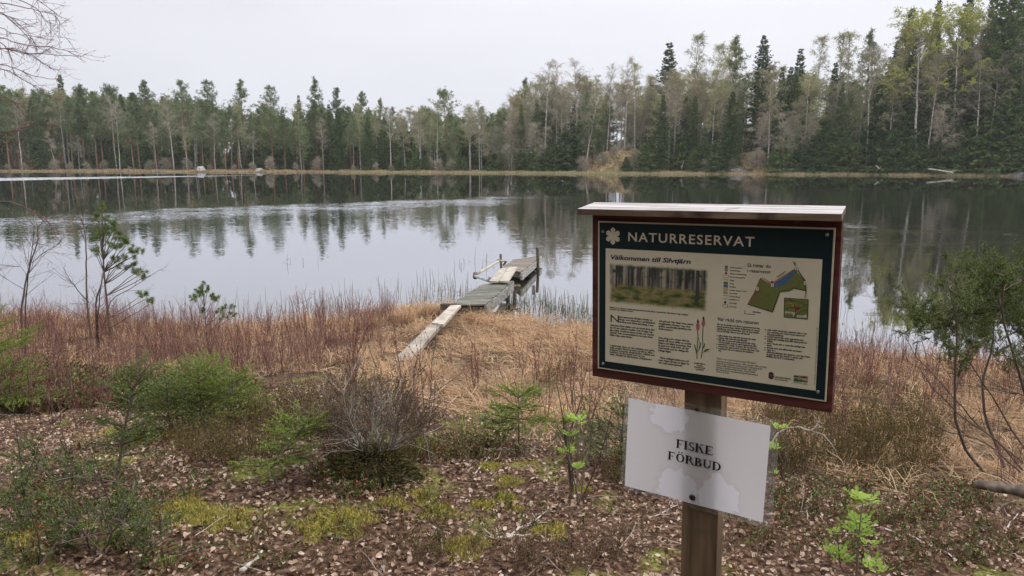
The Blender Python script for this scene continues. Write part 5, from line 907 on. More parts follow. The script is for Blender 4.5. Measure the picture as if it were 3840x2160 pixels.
# moss: cushions one can point to
def cushion(px, py, r, label):
    r = r * .78
    c = PG(px, py); b = MB(); n, k = 22, 9; rr = np.random.default_rng(int(px)); a = np.arange(n) / n * 2 * np.pi; q = np.linspace(1.12, 0, k); A, Q = np.meshgrid(a, q); lump = 1 + .28 * np.sin(A * 3 + px) + .18 * np.sin(A * 5 + py); X = np.cos(A) * Q * r * lump; Y = np.sin(A) * Q * r * lump; h = .20 * r * (1 - Q.clip(0, 1) ** 2) ** .7 * (1 + .35 * fbm(X * 25 + 3, Y * 25, int(py))) ; Z = ground_z(c[0] + X, c[1] + Y) - c[2] + h - .004 - .02 * (Q > 1)
    ii = np.arange(k - 1)[:, None] * n + np.arange(n)[None]; jj = np.arange(k - 1)[:, None] * n + (np.arange(n)[None] + 1) % n; b.add(np.stack([X, Y, Z], -1).reshape(-1, 3), np.stack([ii, jj, jj + n, ii + n], -1).reshape(-1, 4))
    m = int(9000 * r * r * 7) + 250; aa = rr.random(m) * 6.28; qq = np.sqrt(rr.random(m)) * 1.05; lump = 1 + .28 * np.sin(aa * 3 + px) + .18 * np.sin(aa * 5 + py); x = np.cos(aa) * qq * r * lump; y = np.sin(aa) * qq * r * lump; keep = rr.random(m) > .35 * (qq > .8); x, y, qq = x[keep], y[keep], qq[keep]; m = len(x); z = ground_z(c[0] + x, c[1] + y) - c[2] + .20 * r * (1 - qq.clip(0, 1) ** 2) ** .7
    P = strands(np.stack([x, y, z], -1), az(rr.random(m) * 6.28, .5 + .9 * rr.random(m)), .010 + .014 * rr.random(m), 3, 0, .1, rr); b.ribbons(P, np.array([.0022, .0025, .0008])[None] * np.ones((m, 1)), rr.normal(0, 1, (m, 3)), 0)
    tag(b.build('moss_cushion', M['moss'], loc=c), label, 'moss', 'yellow-green moss patches on the leaf litter')
ML = ['moss patch above the thin stick at lower left', 'moss patch right end of the largest yellow carpet at lower left', 'moss patch left of the pale curved stick', 'moss strip under the dark bushes at left', 'small moss strip at left beside the spruce sapling', 'round moss patch left of centre foreground', 'moss tuft below the tiny spruce seedling', 'large moss cushion below the spruce seedling', 'small round moss cushion in the middle of the leaf litter', 'tiny round moss cushion in the middle of the leaf litter', 'shaggy moss cushion between two bleached sticks', 'broad moss cushion at the bottom beside the dark heather', 'moss tuft left of the spruce seedling cushion', 'flat moss carpet at bottom left of centre', 'moss cushion at the foot of the thin bare stems', 'thin moss streak behind the spruce seedling cushion', 'moss patch on the leaves left of the two round cushions', 'moss patch among juniper sprigs at the left edge', 'moss carpet edge left of the dark stick', 'moss patch right of the dark heather hummock']
for (x, y, r), lb_ in zip(MOSS, ML): cushion(x, y, r, 'yellow-green ' + lb_)
# dry grass of the lakeside marsh
GA, GB = PZ(1470, 1390, .2), PZ(1708, 1145, .3)
def plankdist(x, y):
    d = (GB - GA)[:2]; t = np.clip(((x - GA[0]) * d[0] + (y - GA[1]) * d[1]) / (d @ d), 0, 1); return np.hypot(x - GA[0] - t * d[0], y - GA[1] - t * d[1])
def drygrass():
    b = MB(); dn = lambda x, y: sstep(7.0, 5.6, zone(x, y)) * sstep(-.15, .15, shore_s(x, y)) * (.25 + .75 * (fbm(x * 2.1, y * 2.1, 133) > -.22)); cx, cy, cz = scatter(7000, -11, 11, 3.5, 14, dn); m = 34; n = len(cx) * m; r = rv
    tilt = .55 * fbm(cx * .9, cy * .9, 131) * 3.1 + 2.2; size = .75 + .5 * r.random(len(cx)); I = np.repeat(np.arange(len(cx)), m); a = r.random(n) * 6.28; rad = .13 * np.sqrt(r.random(n)); x = cx[I] + rad * np.cos(a); y = cy[I] + rad * np.sin(a)
    lie = r.random(n) < .55; th = np.where(lie, tilt[I] + r.normal(0, .6, n), a + r.normal(0, .7, n)); el = np.where(lie, .35 + .35 * r.random(n), .75 + .6 * r.random(n)); L = (.18 + .28 * r.random(n)) * size[I] * (1 + .4 * (shore_s(x, y) < 2.2)); pd = plankdist(x, y); keep = (pd > .16) | (r.random(n) < .12); keep &= (x < -1.1) | (x > -.3) | (shore_s(x, y) > -1)
    x, y, th, el, L, lie = x[keep], y[keep], th[keep], el[keep], L[keep], lie[keep]; n = len(x); P = strands(np.stack([x, y, ground_z(x, y) - .01], -1), az(th, el), L, 4, -.55 * (1 + .3 * r.random(n)), .03, r, 2.2); P[:, :, 2] = np.maximum(P[:, :, 2], (ground_z(P[:, :, 0], P[:, :, 1]) + .01 + .03 * r.random((n, 1))))
    b.ribbons(P, np.array([.0028, .0026, .0019, .0006])[None] * (.6 + 1.1 * r.random((n, 1)) ** 2), np.stack([np.sin(th), -np.cos(th), r.normal(0, .5, n)], -1), 0); tag(b.build('dry_grass', M['dry_grass']), 'matted tan dry grass covering the lakeside marsh', 'grass', kind='stuff')
drygrass()
def tall_tuft(px, py, n, h, label, seed, lean=(0, 0), mat='dry_grass'):
    c = PG(px, py); r = np.random.default_rng(seed); b = MB(); a = r.random(n) * 6.28; rad = .10 * np.sqrt(r.random(n)); el = 1.0 + .45 * r.random(n); D = az(a, el) + np.array([lean[0], lean[1], 0]); P = strands(np.stack([rad * np.cos(a), rad * np.sin(a), 0 * a - .02], -1), D, h * (.6 + .5 * r.random(n)), 6, -.45, .03, r, 2.4)
    b.ribbons(P, np.array([.003, .003, .0026, .002, .0015, .0006])[None] * np.ones((n, 1)), np.stack([np.sin(a), -np.cos(a), 0 * a], -1), 0); return tag(b.build('grass_tussock', M[mat], loc=c), label, 'grass tussock')
for i, (px, py, n, h, ln) in enumerate([(1605, 1190, 420, .48, (.35, .1)), (1540, 1205, 300, .36, (-.3, 0)), (1490, 1215, 260, .34, (.4, 0)), (1760, 1205, 220, .30, (.2, 0)), (1400, 1235, 240, .34, (-.2, 0)), (1900, 1250, 240, .30, (.3, 0)), (2040, 1275, 220, .28, (-.2, 0)), (3240, 1440, 220, .34, (.2, 0)), (3180, 1330, 200, .3, (-.2, 0))]):
    tall_tuft(px, py, n, h, 'tan grass tussock ' + ['drooping over the shore left of the gangplank top', 'second from the gangplank top, leaning left', 'leaning right at the left end of the grassy point', 'in front of the near jetty section', 'at the waterline left of the grassy point', 'right of the near jetty section at the water', 'at the waterline left of the sign board', 'right of the sign board among reddish shrubs', 'at the waterline right of the sign board'][i], 300 + i, ln)
# reeds in the shallows
def reeds():
    b = MB(); r = rv; S = []
    cl = [(1260, 1150, 14), (1310, 1130, 10), (1495, 1105, 8), (1595, 1060, 6), (1670, 1080, 12), (1740, 1100, 14), (1790, 985, 4), (1810, 1000, 4), (1555, 1150, 20), (1620, 1130, 22), (1700, 1110, 16), (1955, 1125, 22), (2010, 1140, 30), (2060, 1150, 34), (2110, 1165, 34), (2160, 1170, 28), (2200, 1185, 22), (1980, 1165, 26), (2050, 1190, 30), (2130, 1205, 30), (2200, 1215, 24), (1930, 1180, 20), (1100, 985, 3), (1200, 975, 2), (1720, 1000, 3), (540, 1170, 4), (700, 1150, 6), (900, 1165, 8), (1000, 1170, 9), (3140, 1150, 5), (3180, 1270, 14), (3240, 1220, 8), (3300, 1235, 8), (3360, 1250, 4), (1120, 1165, 14), (1190, 1160, 14)]
    for px, py, n in cl:
        c = PZ(px, py, 0); x = c[0] + r.normal(0, .16, n); y = c[1] + r.normal(0, .22, n); S.append(np.stack([x, y, 0 * x - .12], -1))
    S = np.concatenate(S); n = len(S); L = .24 + .30 * r.random(n); D = az(r.random(n) * 6.28, 1.38 + .15 * r.random(n)); P = strands(S, D, L, 5, 0, .015, r)
    kink = r.random(n) < .35; d = norm(az(r.random(n) * 6.28, r.normal(-.7, .3, n))); P[kink, 3:] = P[kink, 2][:, None] + d[kink][:, None] * (L[kink][:, None, None] * np.array([.25, .5])[None, :, None]); b.tubes(P, np.array([.0042, .004, .0036, .003, .0014])[None] * (.7 + .6 * r.random((n, 1))), 3)
    tag(b.build('reeds', M['reed']), 'sparse dark reed stems standing in the shallows round the jetty', 'reeds', kind='stuff')
reeds()
# reddish leafless shrubs
def shrub_tpl(seed, H, nst=5, nb=6, spread=.35, buds=4, rad=.0032, budsz=.006):
    r = np.random.default_rng(seed); b = MB(); S = np.stack([r.normal(0, .03, nst), r.normal(0, .03, nst), 0 * r.random(nst) - .02], -1); P = strands(S, az(r.random(nst) * 6.28, 1.57 - spread * r.random(nst)), H * (.6 + .45 * r.random(nst)), 5, .02, .06, r); b.tubes(P, np.linspace(1, .35, 5)[None] * rad * np.ones((nst, 1)), 3, 0)
    ix = np.repeat(np.arange(nst), nb); Q, D = along(P, ix, .3 + .68 * r.random(len(ix))); E = norm(D + r.normal(0, .45, D.shape) + [0, 0, .25]); L = H * (.10 + .22 * r.random(len(ix))); B2 = strands(Q, E, L, 4, .1, .05, r); b.ribbons(B2, np.array([1, .8, .6, .4])[None] * rad * .55 * np.ones((len(ix), 1)), r.normal(0, 1, (len(ix), 3)), 0)
    if buds:
        i2 = np.repeat(np.arange(len(ix)), buds); Q, D = along(B2, i2, .15 + .9 * r.random(len(i2))); m = len(i2); u = norm(D + r.normal(0, .5, D.shape)) * budsz * (.7 + .8 * r.random(m))[:, None] * 1.6; v = norm(np.cross(u, r.normal(0, 1, (m, 3)))) * budsz * .55
        b.add(np.stack([Q, Q + u * .5 + v, Q + u, Q + u * .5 - v], 1).reshape(-1, 3), np.arange(4 * m).reshape(-1, 4), 1)
    return b.template()
def thicket():
    b = MB(); tp = [shrub_tpl(40 + i, .62) for i in range(6)]
    def dn(x, y):
        s = shore_s(x, y); L_ = sstep(-1.2, -2.2, x) * sstep(-.15, .3, s) * (sstep(6.4, 3.6, s)) * .95; R_ = sstep(2.2, 3.4, x) * sstep(-.1, .3, s) * sstep(4.4, 1.5, s) * .8; C_ = .035 * sstep(.2, .8, s) * sstep(6.6, 5.5, s) + .05 * sstep(3.5, 4.5, s) * sstep(7, 6, s); return np.maximum(np.maximum(L_, R_), C_) * (.45 + .55 * sstep(-.35, .25, fbm(x * 1.0, y * 1.0, 151)))
    x, y, z = scatter(8500, -11, 11, 3.5, 14, dn); n = len(x); s = (.45 + .65 * rv.random(n) ** 1.3) * np.where(x < -1.5, 1.0, .95) * (1 - .25 * sstep(1.5, .2, shore_s(x, y))); A = rotm(rv, n, tilt=.18) * s[:, None, None]
    for j in range(6): b.inst(*tp[j], A[j::6], np.stack([x, y, z], -1)[j::6])
    tag(b.build('shrub_thicket', [M['red_stem'], M['red_bud']]), 'leafless reddish bog shrubs massed along the shore', 'shrubs', kind='stuff')
thicket()
def shrub(px, py, H, label, seed, nst=6, nb=9, mat=('red_stem', 'red_bud'), spread=.35, rad=.0045, buds=5, gr=None, name='leafless_shrub', cat='shrub', budsz=.008):
    b = MB(); tv, tf = shrub_tpl(seed, H, nst, nb, spread, buds, rad, budsz); t = thing(name, label, cat, PG(px, py), gr); st = MB(); bd = MB()
    b1 = MB(); b1.add(tv, tf[0][0]); 
    S_ = [f for f, m in tf if m == 0]; B_ = [f for f, m in tf if m == 1]
    for nm, fs, mt in (('stem', S_, mat[0]), ('bud', B_, mat[1])):
        if not fs: continue
        m_ = MB(); F = np.concatenate([f for f in fs]); u, inv = np.unique(F, return_inverse=True); m_.add(tv[u], inv.reshape(F.shape)); o = m_.build(nm + ('s' if nm == 'bud' else ''), M[mt], t)
        if nm == 'bud': o['kind'] = 'stuff'
    return t
for i, a in enumerate([(1135, 1260, .62, 'reddish shrub rising above the thicket left of the grassy point'), (1010, 1270, .5, 'shrub at the right end of the left thicket'), (1330, 1560, .75, 'tall thin shrub beside the heather hummock, in front of the gangplank'), (1600, 1650, .7, 'sparse dark-stemmed shrub below the gangplank'), (1780, 1480, .55, 'thin upright reddish stems in the middle of the dry grass'), (2010, 1500, .6, 'thin upright stems left of the sign board in the dry grass'), (2140, 1560, .62, 'tall bare stems just left of the sign board bottom'), (2180, 1640, .75, 'twiggy bare shrub between the sign post and the spruce seedling'), (3230, 1520, .7, 'reddish shrub close right of the sign board'), (3140, 1500, .6, 'reddish bare shrub touching the right edge of the sign board'), (3330, 1590, .62, 'shrub with dark stems between the sign and the juniper'), (3480, 1560, .5, 'small reddish shrub left of the bare juniper stems'), (620, 1330, .6, 'dark reddish shrub right of the young pine'), (200, 1400, .7, 'tall dark shrub below the bare saplings at left'), (900, 1480, .65, 'reddish shrub right of the bushy spruce sapling'), (520, 1480, .6, 'bare shrub behind the dark low bushes at left')]): shrub(*a, 500 + i)
# heather and berry plants
def sprig_tpl(seed, H, nst, leaves, lw, ll, spread=.5):
    r = np.random.default_rng(seed); b = MB(); P = strands(r.normal(0, .015, (nst, 3)) * [1, 1, 0], az(r.random(nst) * 6.28, 1.57 - spread * r.random(nst) ** .7), H * (.5 + .6 * r.random(nst)), 4, .05, .07, r); b.ribbons(P, np.array([1, .8, .6, .4])[None] * .0014 * np.ones((nst, 1)), r.normal(0, 1, (nst, 3)), 0)
    ix = np.repeat(np.arange(nst), leaves); Q, D = along(P, ix, .22 + .8 * r.random(len(ix))); m = len(ix); E = norm(D + r.normal(0, .75, D.shape)) * ll * (.6 + .7 * r.random(m))[:, None]; v = norm(np.cross(E, r.normal(0, 1, (m, 3)))) * lw
    b.add(np.stack([Q, Q + E * .5 + v, Q + E, Q + E * .5 - v], 1).reshape(-1, 3), np.arange(4 * m).reshape(-1, 4), 1); return b.template()
def ellipse_px(cx, cy, rx, ry, n):
    a = rv.random(n) * 6.28; q = np.sqrt(rv.random(n)); return PGB(cx + rx * q * np.cos(a), cy + ry * q * np.sin(a))
def patch(name, label, cat, ells, tp, mats, smin=.45, smax=1.3, tilt=.35):
    b = MB()
    for cx, cy, rx, ry, n, s0 in ells:
        P = ellipse_px(cx, cy, rx, ry, n); s = s0 * (smin + (smax - smin) * rv.random(n)); A = rotm(rv, n, tilt=tilt) * s[:, None, None]
        for j, t in enumerate(tp): b.inst(*t, A[j::len(tp)], P[j::len(tp)])
    return tag(b.build(name, mats), label, cat, kind='stuff')
HT = [sprig_tpl(600 + i, .26, 6, 15, .0040, .014) for i in range(4)]
patch('heather', 'olive brown heather covering the slope right of the sign post', 'heather', [(3050, 1670, 270, 120, 300, .85), (3330, 1720, 220, 100, 230, .8), (2880, 1760, 120, 60, 100, .7), (3420, 1600, 160, 80, 90, .7), (2980, 1580, 160, 50, 70, .8), (3200, 1600, 330, 120, 160, 1.0), (2080, 1420, 60, 40, 30, .9), (1300, 1730, 90, 50, 60, .7), (1500, 1740, 90, 50, 60, .7), (1400, 1800, 100, 30, 40, .5)], HT, [M['dark_stem'], M['heather_leaf']])
patch('heather_and_bilberry', 'dark reddish heather and bilberry twigs along the bottom edge of the view', 'heather', [(2080, 2100, 260, 60, 110, .42), (1640, 2070, 150, 60, 60, .40), (1300, 2120, 160, 40, 30, .35), (1400, 2010, 120, 40, 25, .35), (2350, 2060, 130, 90, 50, .4), (2950, 2030, 300, 110, 90, .35), (3500, 1980, 330, 140, 110, .4), (2250, 1930, 120, 60, 30, .35)], HT, [M['dark_stem'], M['heather_red']])
patch('heather_low', 'low brown heather between the leaf litter and the dry grass at left', 'heather', [(860, 1700, 200, 70, 150, .7), (1100, 1580, 200, 60, 170, .8), (700, 1630, 200, 40, 60, .6), (450, 1500, 380, 70, 200, .8), (120, 1480, 180, 90, 170, .95), (1650, 1720, 150, 30, 60, .6), (2450, 1800, 200, 60, 110, .7)], HT, [M['dark_stem'], M['heather_leaf']])
BT = [sprig_tpl(620 + i, .10, 5, 9, .0062, .014, .9) for i in range(4)]
patch('berry_plants', 'low dark green lingonberry and bilberry leaves on the forest floor', 'berry plants', [(3300, 1880, 420, 90, 300, .8), (3450, 2050, 380, 110, 150, .7), (2950, 1960, 230, 120, 80, .7), (620, 1490, 330, 55, 620, 1.8), (180, 1480, 260, 75, 800, 1.9), (1350, 1800, 160, 70, 90, .8), (1900, 1980, 300, 120, 50, .7), (1500, 1960, 420, 130, 70, .7), (420, 1800, 380, 160, 160, .8), (1720, 1700, 260, 40, 120, .9), (800, 2050, 400, 100, 50, .7), (150, 1980, 150, 150, 100, .9)], BT, [M['dark_stem'], M['berry_leaf']], tilt=.5)
FG = [sprig_tpl(640 + i, .16, 10, 0, .001, .001, .5) for i in range(3)]
def green_blades():
    b = MB(); P = np.concatenate([ellipse_px(1480, 1690, 160, 60, 160), ellipse_px(2000, 1560, 160, 120, 90), ellipse_px(1850, 1640, 200, 50, 120), ellipse_px(1300, 1500, 200, 100, 60), ellipse_px(2550, 1600, 200, 120, 60)]); n = len(P); Q = strands(P, az(rv.random(n) * 6.28, 1.1 + .4 * rv.random(n)), .10 + .14 * rv.random(n), 4, -.15, .03, rv); b.ribbons(Q, np.array([.0026, .0024, .0018, .0005])[None] * np.ones((n, 1)), rv.normal(0, 1, (n, 3)), 0)
    tag(b.build('fresh_grass', M['spruce_fresh']), 'a few fresh green blades at the edge of the dry grass', 'grass', kind='stuff')
green_blades()

# ------------------------------------------------------------------ near trees, bushes and seedlings
def needle_tpl(seed, l, n, nl, w_, plane=.35):
    r = np.random.default_rng(seed); b = MB(); b.ribbons(np.array([[[0, 0, 0], [l * .5, 0, .002], [l, 0, 0]]]), np.array([[.0012, .001, .0006]]), np.array([[0, 1., 0]]), 1); t = r.random(n); a = r.random(n) * 6.28; x = t * l
    D = np.stack([.55 + .5 * t, np.cos(a), np.sin(a) * plane + .12], -1); D = norm(D) * nl * (.7 + .5 * r.random(n))[:, None]; S = np.stack([x, 0 * x, 0 * x], -1); v = norm(np.cross(D, r.normal(0, 1, (n, 3)))) * w_
    b.add(np.stack([S, S + D * .5 + v, S + D, S + D * .5 - v], 1).reshape(-1, 3), np.arange(4 * n).reshape(-1, 4), 0); return b.template()
def conifer(name, label, cat, base, H, R_, seed, mat='spruce_fresh', tilt=(0, 0), nw=7, per=6, bare=.12, el0=.15, sc=1.0, stem='dark_stem', tl=.07, nl=.011, side=5, taper=.8, w_=.0019, nn=26, top=None):
    r = np.random.default_rng(seed); base = np.array(base, float); t = thing(name, label, cat, base); T = strands(np.zeros((1, 3)), np.array([[tilt[0], tilt[1], 1.]]), [H], 9, 0, .02, r)
    if top is not None: T = np.array([top])
    m_ = MB(); m_.tubes(T, np.linspace(.0035 + .010 * H, .002, T.shape[1])[None], 6); 
    tw = np.repeat(bare + (1 - bare) * np.linspace(0, .96, nw), per) + r.normal(0, .02, nw * per); tw = np.clip(tw, .05, .98); q = (tw - bare) / (1 - bare); S, _ = along(T, np.zeros(len(tw), int), tw); L = R_ * (1 - q.clip(0, 1)) ** taper * (.6 + .55 * r.random(len(tw))) + .04
    B = strands(S, az(np.arange(len(tw)) * 2.4 + r.normal(0, .4, len(tw)), el0 + .6 * q + r.normal(0, .12, len(tw))), L, 5, .05, .05, r); m_.tubes(B, np.linspace(1, .4, 5)[None] * .0022 * (.6 + L / R_)[:, None], 3); m_.build('stem', M[stem], t, True)
    f = MB(); ns = np.clip((L / .032).astype(int), 1, 40); ix = np.repeat(np.arange(len(tw)), ns); tt = .2 + .8 * r.random(len(ix)); Q, D = along(B, ix, tt); sd = norm(np.cross(D, [0, 0, 1.])) * np.where(r.random(len(ix)) < .5, 1, -1)[:, None]; E = norm(D + sd * .9 + r.normal(0, .15, D.shape)); l2 = (L[ix] * .45 * (1.1 - tt) + .04) * (.6 + .6 * r.random(len(ix)))
    B2 = strands(Q, E, l2, 3, 0, .04, r); AL = [(B, np.arange(len(tw)), L), (B2, np.arange(len(ix)), l2)]; tv = [needle_tpl(seed * 3 + j, tl, nn, nl, w_) for j in range(3)]
    for Bx, _, Lx in AL:
        k = np.clip((Lx / (tl * .55)).astype(int), 1, 30); I = np.repeat(np.arange(len(Lx)), k); t3 = np.concatenate([(np.arange(k_) + r.random()) / k_ for k_ in k]); Qp, Dp = along(Bx, I, t3 * .9); A = frame_to(Dp + r.normal(0, .1, Dp.shape), r) * sc
        for j in range(3): f.inst(*tv[j], A[j::3], Qp[j::3])
    f.build('foliage', [M[mat], M[stem]], t); return t
conifer('spruce_sapling', 'bushy yellow-green spruce sapling among reddish shrubs left of centre', 'spruce sapling', PG(760, 1600),   .42, .32, 31, nw=8, per=9, el0=.05, bare=.2, taper=.45)
conifer('spruce_sapling', 'second green spruce sapling pressed against the right of the bushy one', 'spruce sapling', PG(880, 1590), .32, .25, 32, nw=7, per=8, taper=.5)
conifer('spruce_sapling', 'dark dense spruce bush in front of the bushy sapling', 'spruce sapling', PG(640, 1625), .36, .36, 33, mat='juniper_needles', nw=6, per=8)
conifer('spruce_seedling', 'small flat-topped spruce seedling on a bare stem in front of the dry grass', 'spruce seedling', PG(1945, 1700), .37, .20, 34, nw=3, per=10, bare=.62, el0=.0, taper=.35, tl=.05)
conifer('spruce_seedling', 'tiny dark spruce seedling just left of the flat-topped seedling', 'spruce seedling', PG(1872, 1660), .20, .12, 35, nw=3, per=7, bare=.4, tl=.04, mat='juniper_needles')
conifer('spruce_sapling', 'bright spruce branch tips entering the photo at the left edge', 'spruce sapling', PG(-70, 1560), 1.15, .75, 36, nw=10, per=6, sc=1.2, mat='spruce_fresh')
conifer('spruce_sapling', 'low bluish green spruce bush behind the notice', 'spruce sapling', PG(2330, 1760), .40, .30, 37, mat='juniper_needles', nw=6, per=8)
b0 = PG(1050, 1835); pts = np.array([[0, 0, 0], *[PY(x, y, b0[1] + d_) - b0 for x, y, d_ in ((1020, 1780, .02), (1015, 1745, .04), (1060, 1700, .06), (1110, 1640, .08), (1150, 1575, .10))]])
conifer('fir_sapling', 'crooked leaning sapling with bright fan-like green sprays left of the heather hummock', 'conifer sapling', b0, .4, .17, 38, nw=8, per=5, bare=.42, top=pts, taper=.35, el0=.0, tl=.05)
b0 = PG(439, 1800); pts = np.array([[0, 0, 0], *[PY(x, y, b0[1] + d_) - b0 for x, y, d_ in ((451, 1715, .02), (469, 1597, .05), (498, 1466, .08), (534, 1395, .1))]])
conifer('juniper_sapling', 'slender leaning grey-green sapling with a long dark stem at left', 'juniper', b0, .7, .14, 39, mat='juniper_needles', nw=11, per=4, bare=.25, top=pts, taper=.25, tl=.05)
def juniper(label, stems, y0, clusters, seed, mat='juniper_needles', rad=.010, fol=.16, ndl=18, name='juniper_bush', tl=.05, nl=.010, yv=.25, twigs=8, csize=.13, stemmat='dark_stem', w_=.0019, per=6, tw=10, up=.55):
    """stems: photo points from the base up; clusters: photo points where the green masses sit"""
    r = np.random.default_rng(seed); base = PG(*stems[0][0]); t = thing(name, label, 'juniper', base); SP = []
    for k, st in enumerate(stems):
        yy = base[1] + y0[k]; P = np.array([PY(px, py, yy + .05 * i * (1 if k % 2 else -1)) for i, (px, py) in enumerate(st)]); q = np.linspace(0, 1, 14); cs = np.concatenate([[0], np.cumsum(np.linalg.norm(np.diff(P, axis=0), axis=1))]); cs /= cs[-1]; S = np.stack([np.interp(q, cs, P[:, i]) for i in range(3)], -1) - base; S += np.cumsum(r.normal(0, .004, S.shape), 0); SP.append(S); L_ = np.linalg.norm(np.diff(S, axis=0), axis=1).sum()
        m_ = MB(); m_.tubes(S[None], (np.linspace(1, .3, 14)[None]) * rad * (1 if k < 3 else .55), 6)
        B = strands(*along(np.repeat(S[None], 1, 0), np.zeros(tw, int), .3 + .65 * r.random(tw)), .12 + .3 * r.random(tw), 5, .15, .07, r); B = strands(B[:, 0], norm(B[:, -1] - B[:, 0]) + r.normal(0, .6, (tw, 3)), .15 + .3 * r.random(tw), 5, .1, .08, r); m_.tubes(B, np.linspace(1, .4, 5)[None] * .0025 * np.ones((tw, 1)), 3); m_.build('stem', M[stemmat], t, True)
    A_ = np.concatenate(SP); f = MB(); tw_ = MB(); tv = [needle_tpl(seed * 5 + j, tl, ndl, nl, w_, 1.0) for j in range(3)]
    for px, py in clusters:
        d = r.normal(0, yv); C = PY(px, py, base[1] + d) - base; i = np.argmin(np.linalg.norm(A_ - C, axis=1)); L_ = np.linalg.norm(C - A_[i]); 
        if L_ > .03: tw_.tubes(strands(A_[i][None], (C - A_[i])[None], [L_], 5, 0, .05, r), np.linspace(.0045, .002, 5)[None], 4)
        n = int(9 * (csize / .13)); D = norm(r.normal(0, 1, (n, 3)) * [1, 1, .5 + .5 * up] + [0, 0, up]); B = strands(C + r.normal(0, csize * .25, (n, 3)), D, csize * (.6 + .7 * r.random(n)), 4, .1, .06, r); tw_.tubes(B, np.linspace(1, .4, 4)[None] * .0016 * np.ones((n, 1)), 3)
        I = np.repeat(np.arange(n), per); Q, Dd = along(B, I, r.random(len(I))); A = frame_to(norm(Dd + r.normal(0, .5, Dd.shape)), r) * (.7 + .5 * r.random(len(I)))[:, None, None]
        for j in range(3): f.inst(*tv[j], A[j::3], Q[j::3])
    tw_.build('twigs', M[stemmat], t)['kind'] = 'stuff'; f.build('foliage', [M[mat], M[stemmat]], t); return t
Z7 = lambda x, y: (2800 + x / 1.15, 900 + y / 1.15)
st = [[Z7(1170, 1032), Z7(1040, 1015), Z7(960, 930), Z7(915, 780), Z7(920, 560), Z7(925, 380), Z7(900, 200)], [Z7(1130, 1045), Z7(1085, 900), Z7(1020, 760), Z7(1010, 620), Z7(1050, 480), Z7(1060, 250)], [Z7(1250, 950), Z7(1215, 700), Z7(1160, 480), Z7(1120, 350), Z7(1130, 170)], [Z7(1190, 960), Z7(1000, 800), Z7(860, 620), Z7(740, 500), Z7(690, 400)], [Z7(1190, 990), Z7(1060, 850), Z7(900, 740), Z7(800, 640), Z7(745, 560)], [Z7(1260, 700), Z7(1180, 662), Z7(1080, 648)], [Z7(1200, 900), Z7(1080, 720), Z7(940, 520), Z7(830, 440), Z7(760, 330)], [Z7(1180, 1000), Z7(1100, 930), Z7(1000, 860), Z7(900, 830), Z7(780, 800)]]
cl = [(3425, 1160), (3455, 1195), (3500, 1205), (3540, 1175), (3575, 1110), (3590, 1065), (3640, 1010), (3660, 1050), (3700, 1075), (3740, 1040), (3790, 1015), (3830, 1040), (3860, 1090), (3640, 1130), (3700, 1150), (3750, 1110), (3760, 1170), (3820, 1160), (3880, 1200), (3550, 1250), (3610, 1200), (3640, 1240), (3700, 1225), (3780, 1235), (3840, 1280), (3580, 1310), (3660, 1290), (3415, 1235), (3745, 1310), (3820, 1340), (3480, 1150), (3520, 1230), (3610, 1150), (3680, 1010), (3880, 1010), (3900, 1320), (3600, 1380), (3840, 1400), (3560, 1180), (3720, 1190), (3800, 1100), (3650, 1180), (3600, 1110), (3780, 1060), (3690, 1110), (3830, 1220)]
juniper('tall juniper with bare curving dark stems and a green crown at the right edge', st, [0, .05, -.1, .1, -.05, 0, .15, -.1], cl, 77, rad=.013, csize=.125, yv=.22, w_=.0026, per=14)
def lowjuniper(label, bases, tips, seed, n=12, **k):
    st = [[b_, ((b_[0] + t_[0]) / 2 + 20, (b_[1] + t_[1]) / 2 + 20), (t_[0], t_[1] + 40)] for b_, t_ in zip(bases, tips)]; r = np.random.default_rng(seed); P = np.array(bases + tips, float); x0, y0 = P.min(0); x1, y1 = P.max(0); cl = []
    while len(cl) < n:
        x, y = x0 - 60 + (x1 - x0 + 120) * r.random(), y0 + (y1 - y0) * r.random()
        if ((x - (x0 + x1) / 2) / ((x1 - x0) / 2 + 70)) ** 2 + ((y - (y0 + y1) / 2) / ((y1 - y0) / 2 + 10)) ** 2 < 1: cl.append((x, y))
    return juniper(label, st, list(r.normal(0, .08, len(st))), cl, seed, rad=.0045, csize=.07, yv=.12, tl=.035, nl=.008, per=9, tw=3, up=.2, **k)
lowjuniper('green juniper sprawling over the leaf litter in the bottom left corner', [(140, 2140), (150, 2130), (60, 2150), (30, 2150)], [(60, 1800), (200, 1880), (20, 1960), (-60, 1830)], 81)
lowjuniper('juniper with dark thin stems at lower left, second bush from the left edge', [(350, 2090), (340, 2100), (380, 2080)], [(230, 1820), (380, 1800), (470, 1860)], 82)
lowjuniper('olive juniper sprigs at lower left, right of the other juniper bushes', [(500, 2110), (520, 2080), (470, 2120)], [(420, 1900), (560, 1880), (600, 1990)], 83)
lowjuniper('brownish juniper sprigs on the dark mound at the left edge', [(130, 1820), (100, 1840), (200, 1830)], [(60, 1640), (160, 1660), (260, 1720)], 84)
lowjuniper('bluish juniper bush beside the left edge of the notice', [(2290, 1760), (2280, 1750), (2300, 1770), (2250, 1760), (2310, 1740)], [(2160, 1560), (2220, 1490), (2300, 1480), (2150, 1640), (2340, 1560)], 85)
lowjuniper('faint green juniper sprigs in the lower left, above the bottom corner bush', [(300, 1960), (260, 1950), (420, 1930)], [(180, 1740), (300, 1700), (480, 1760)], 86)
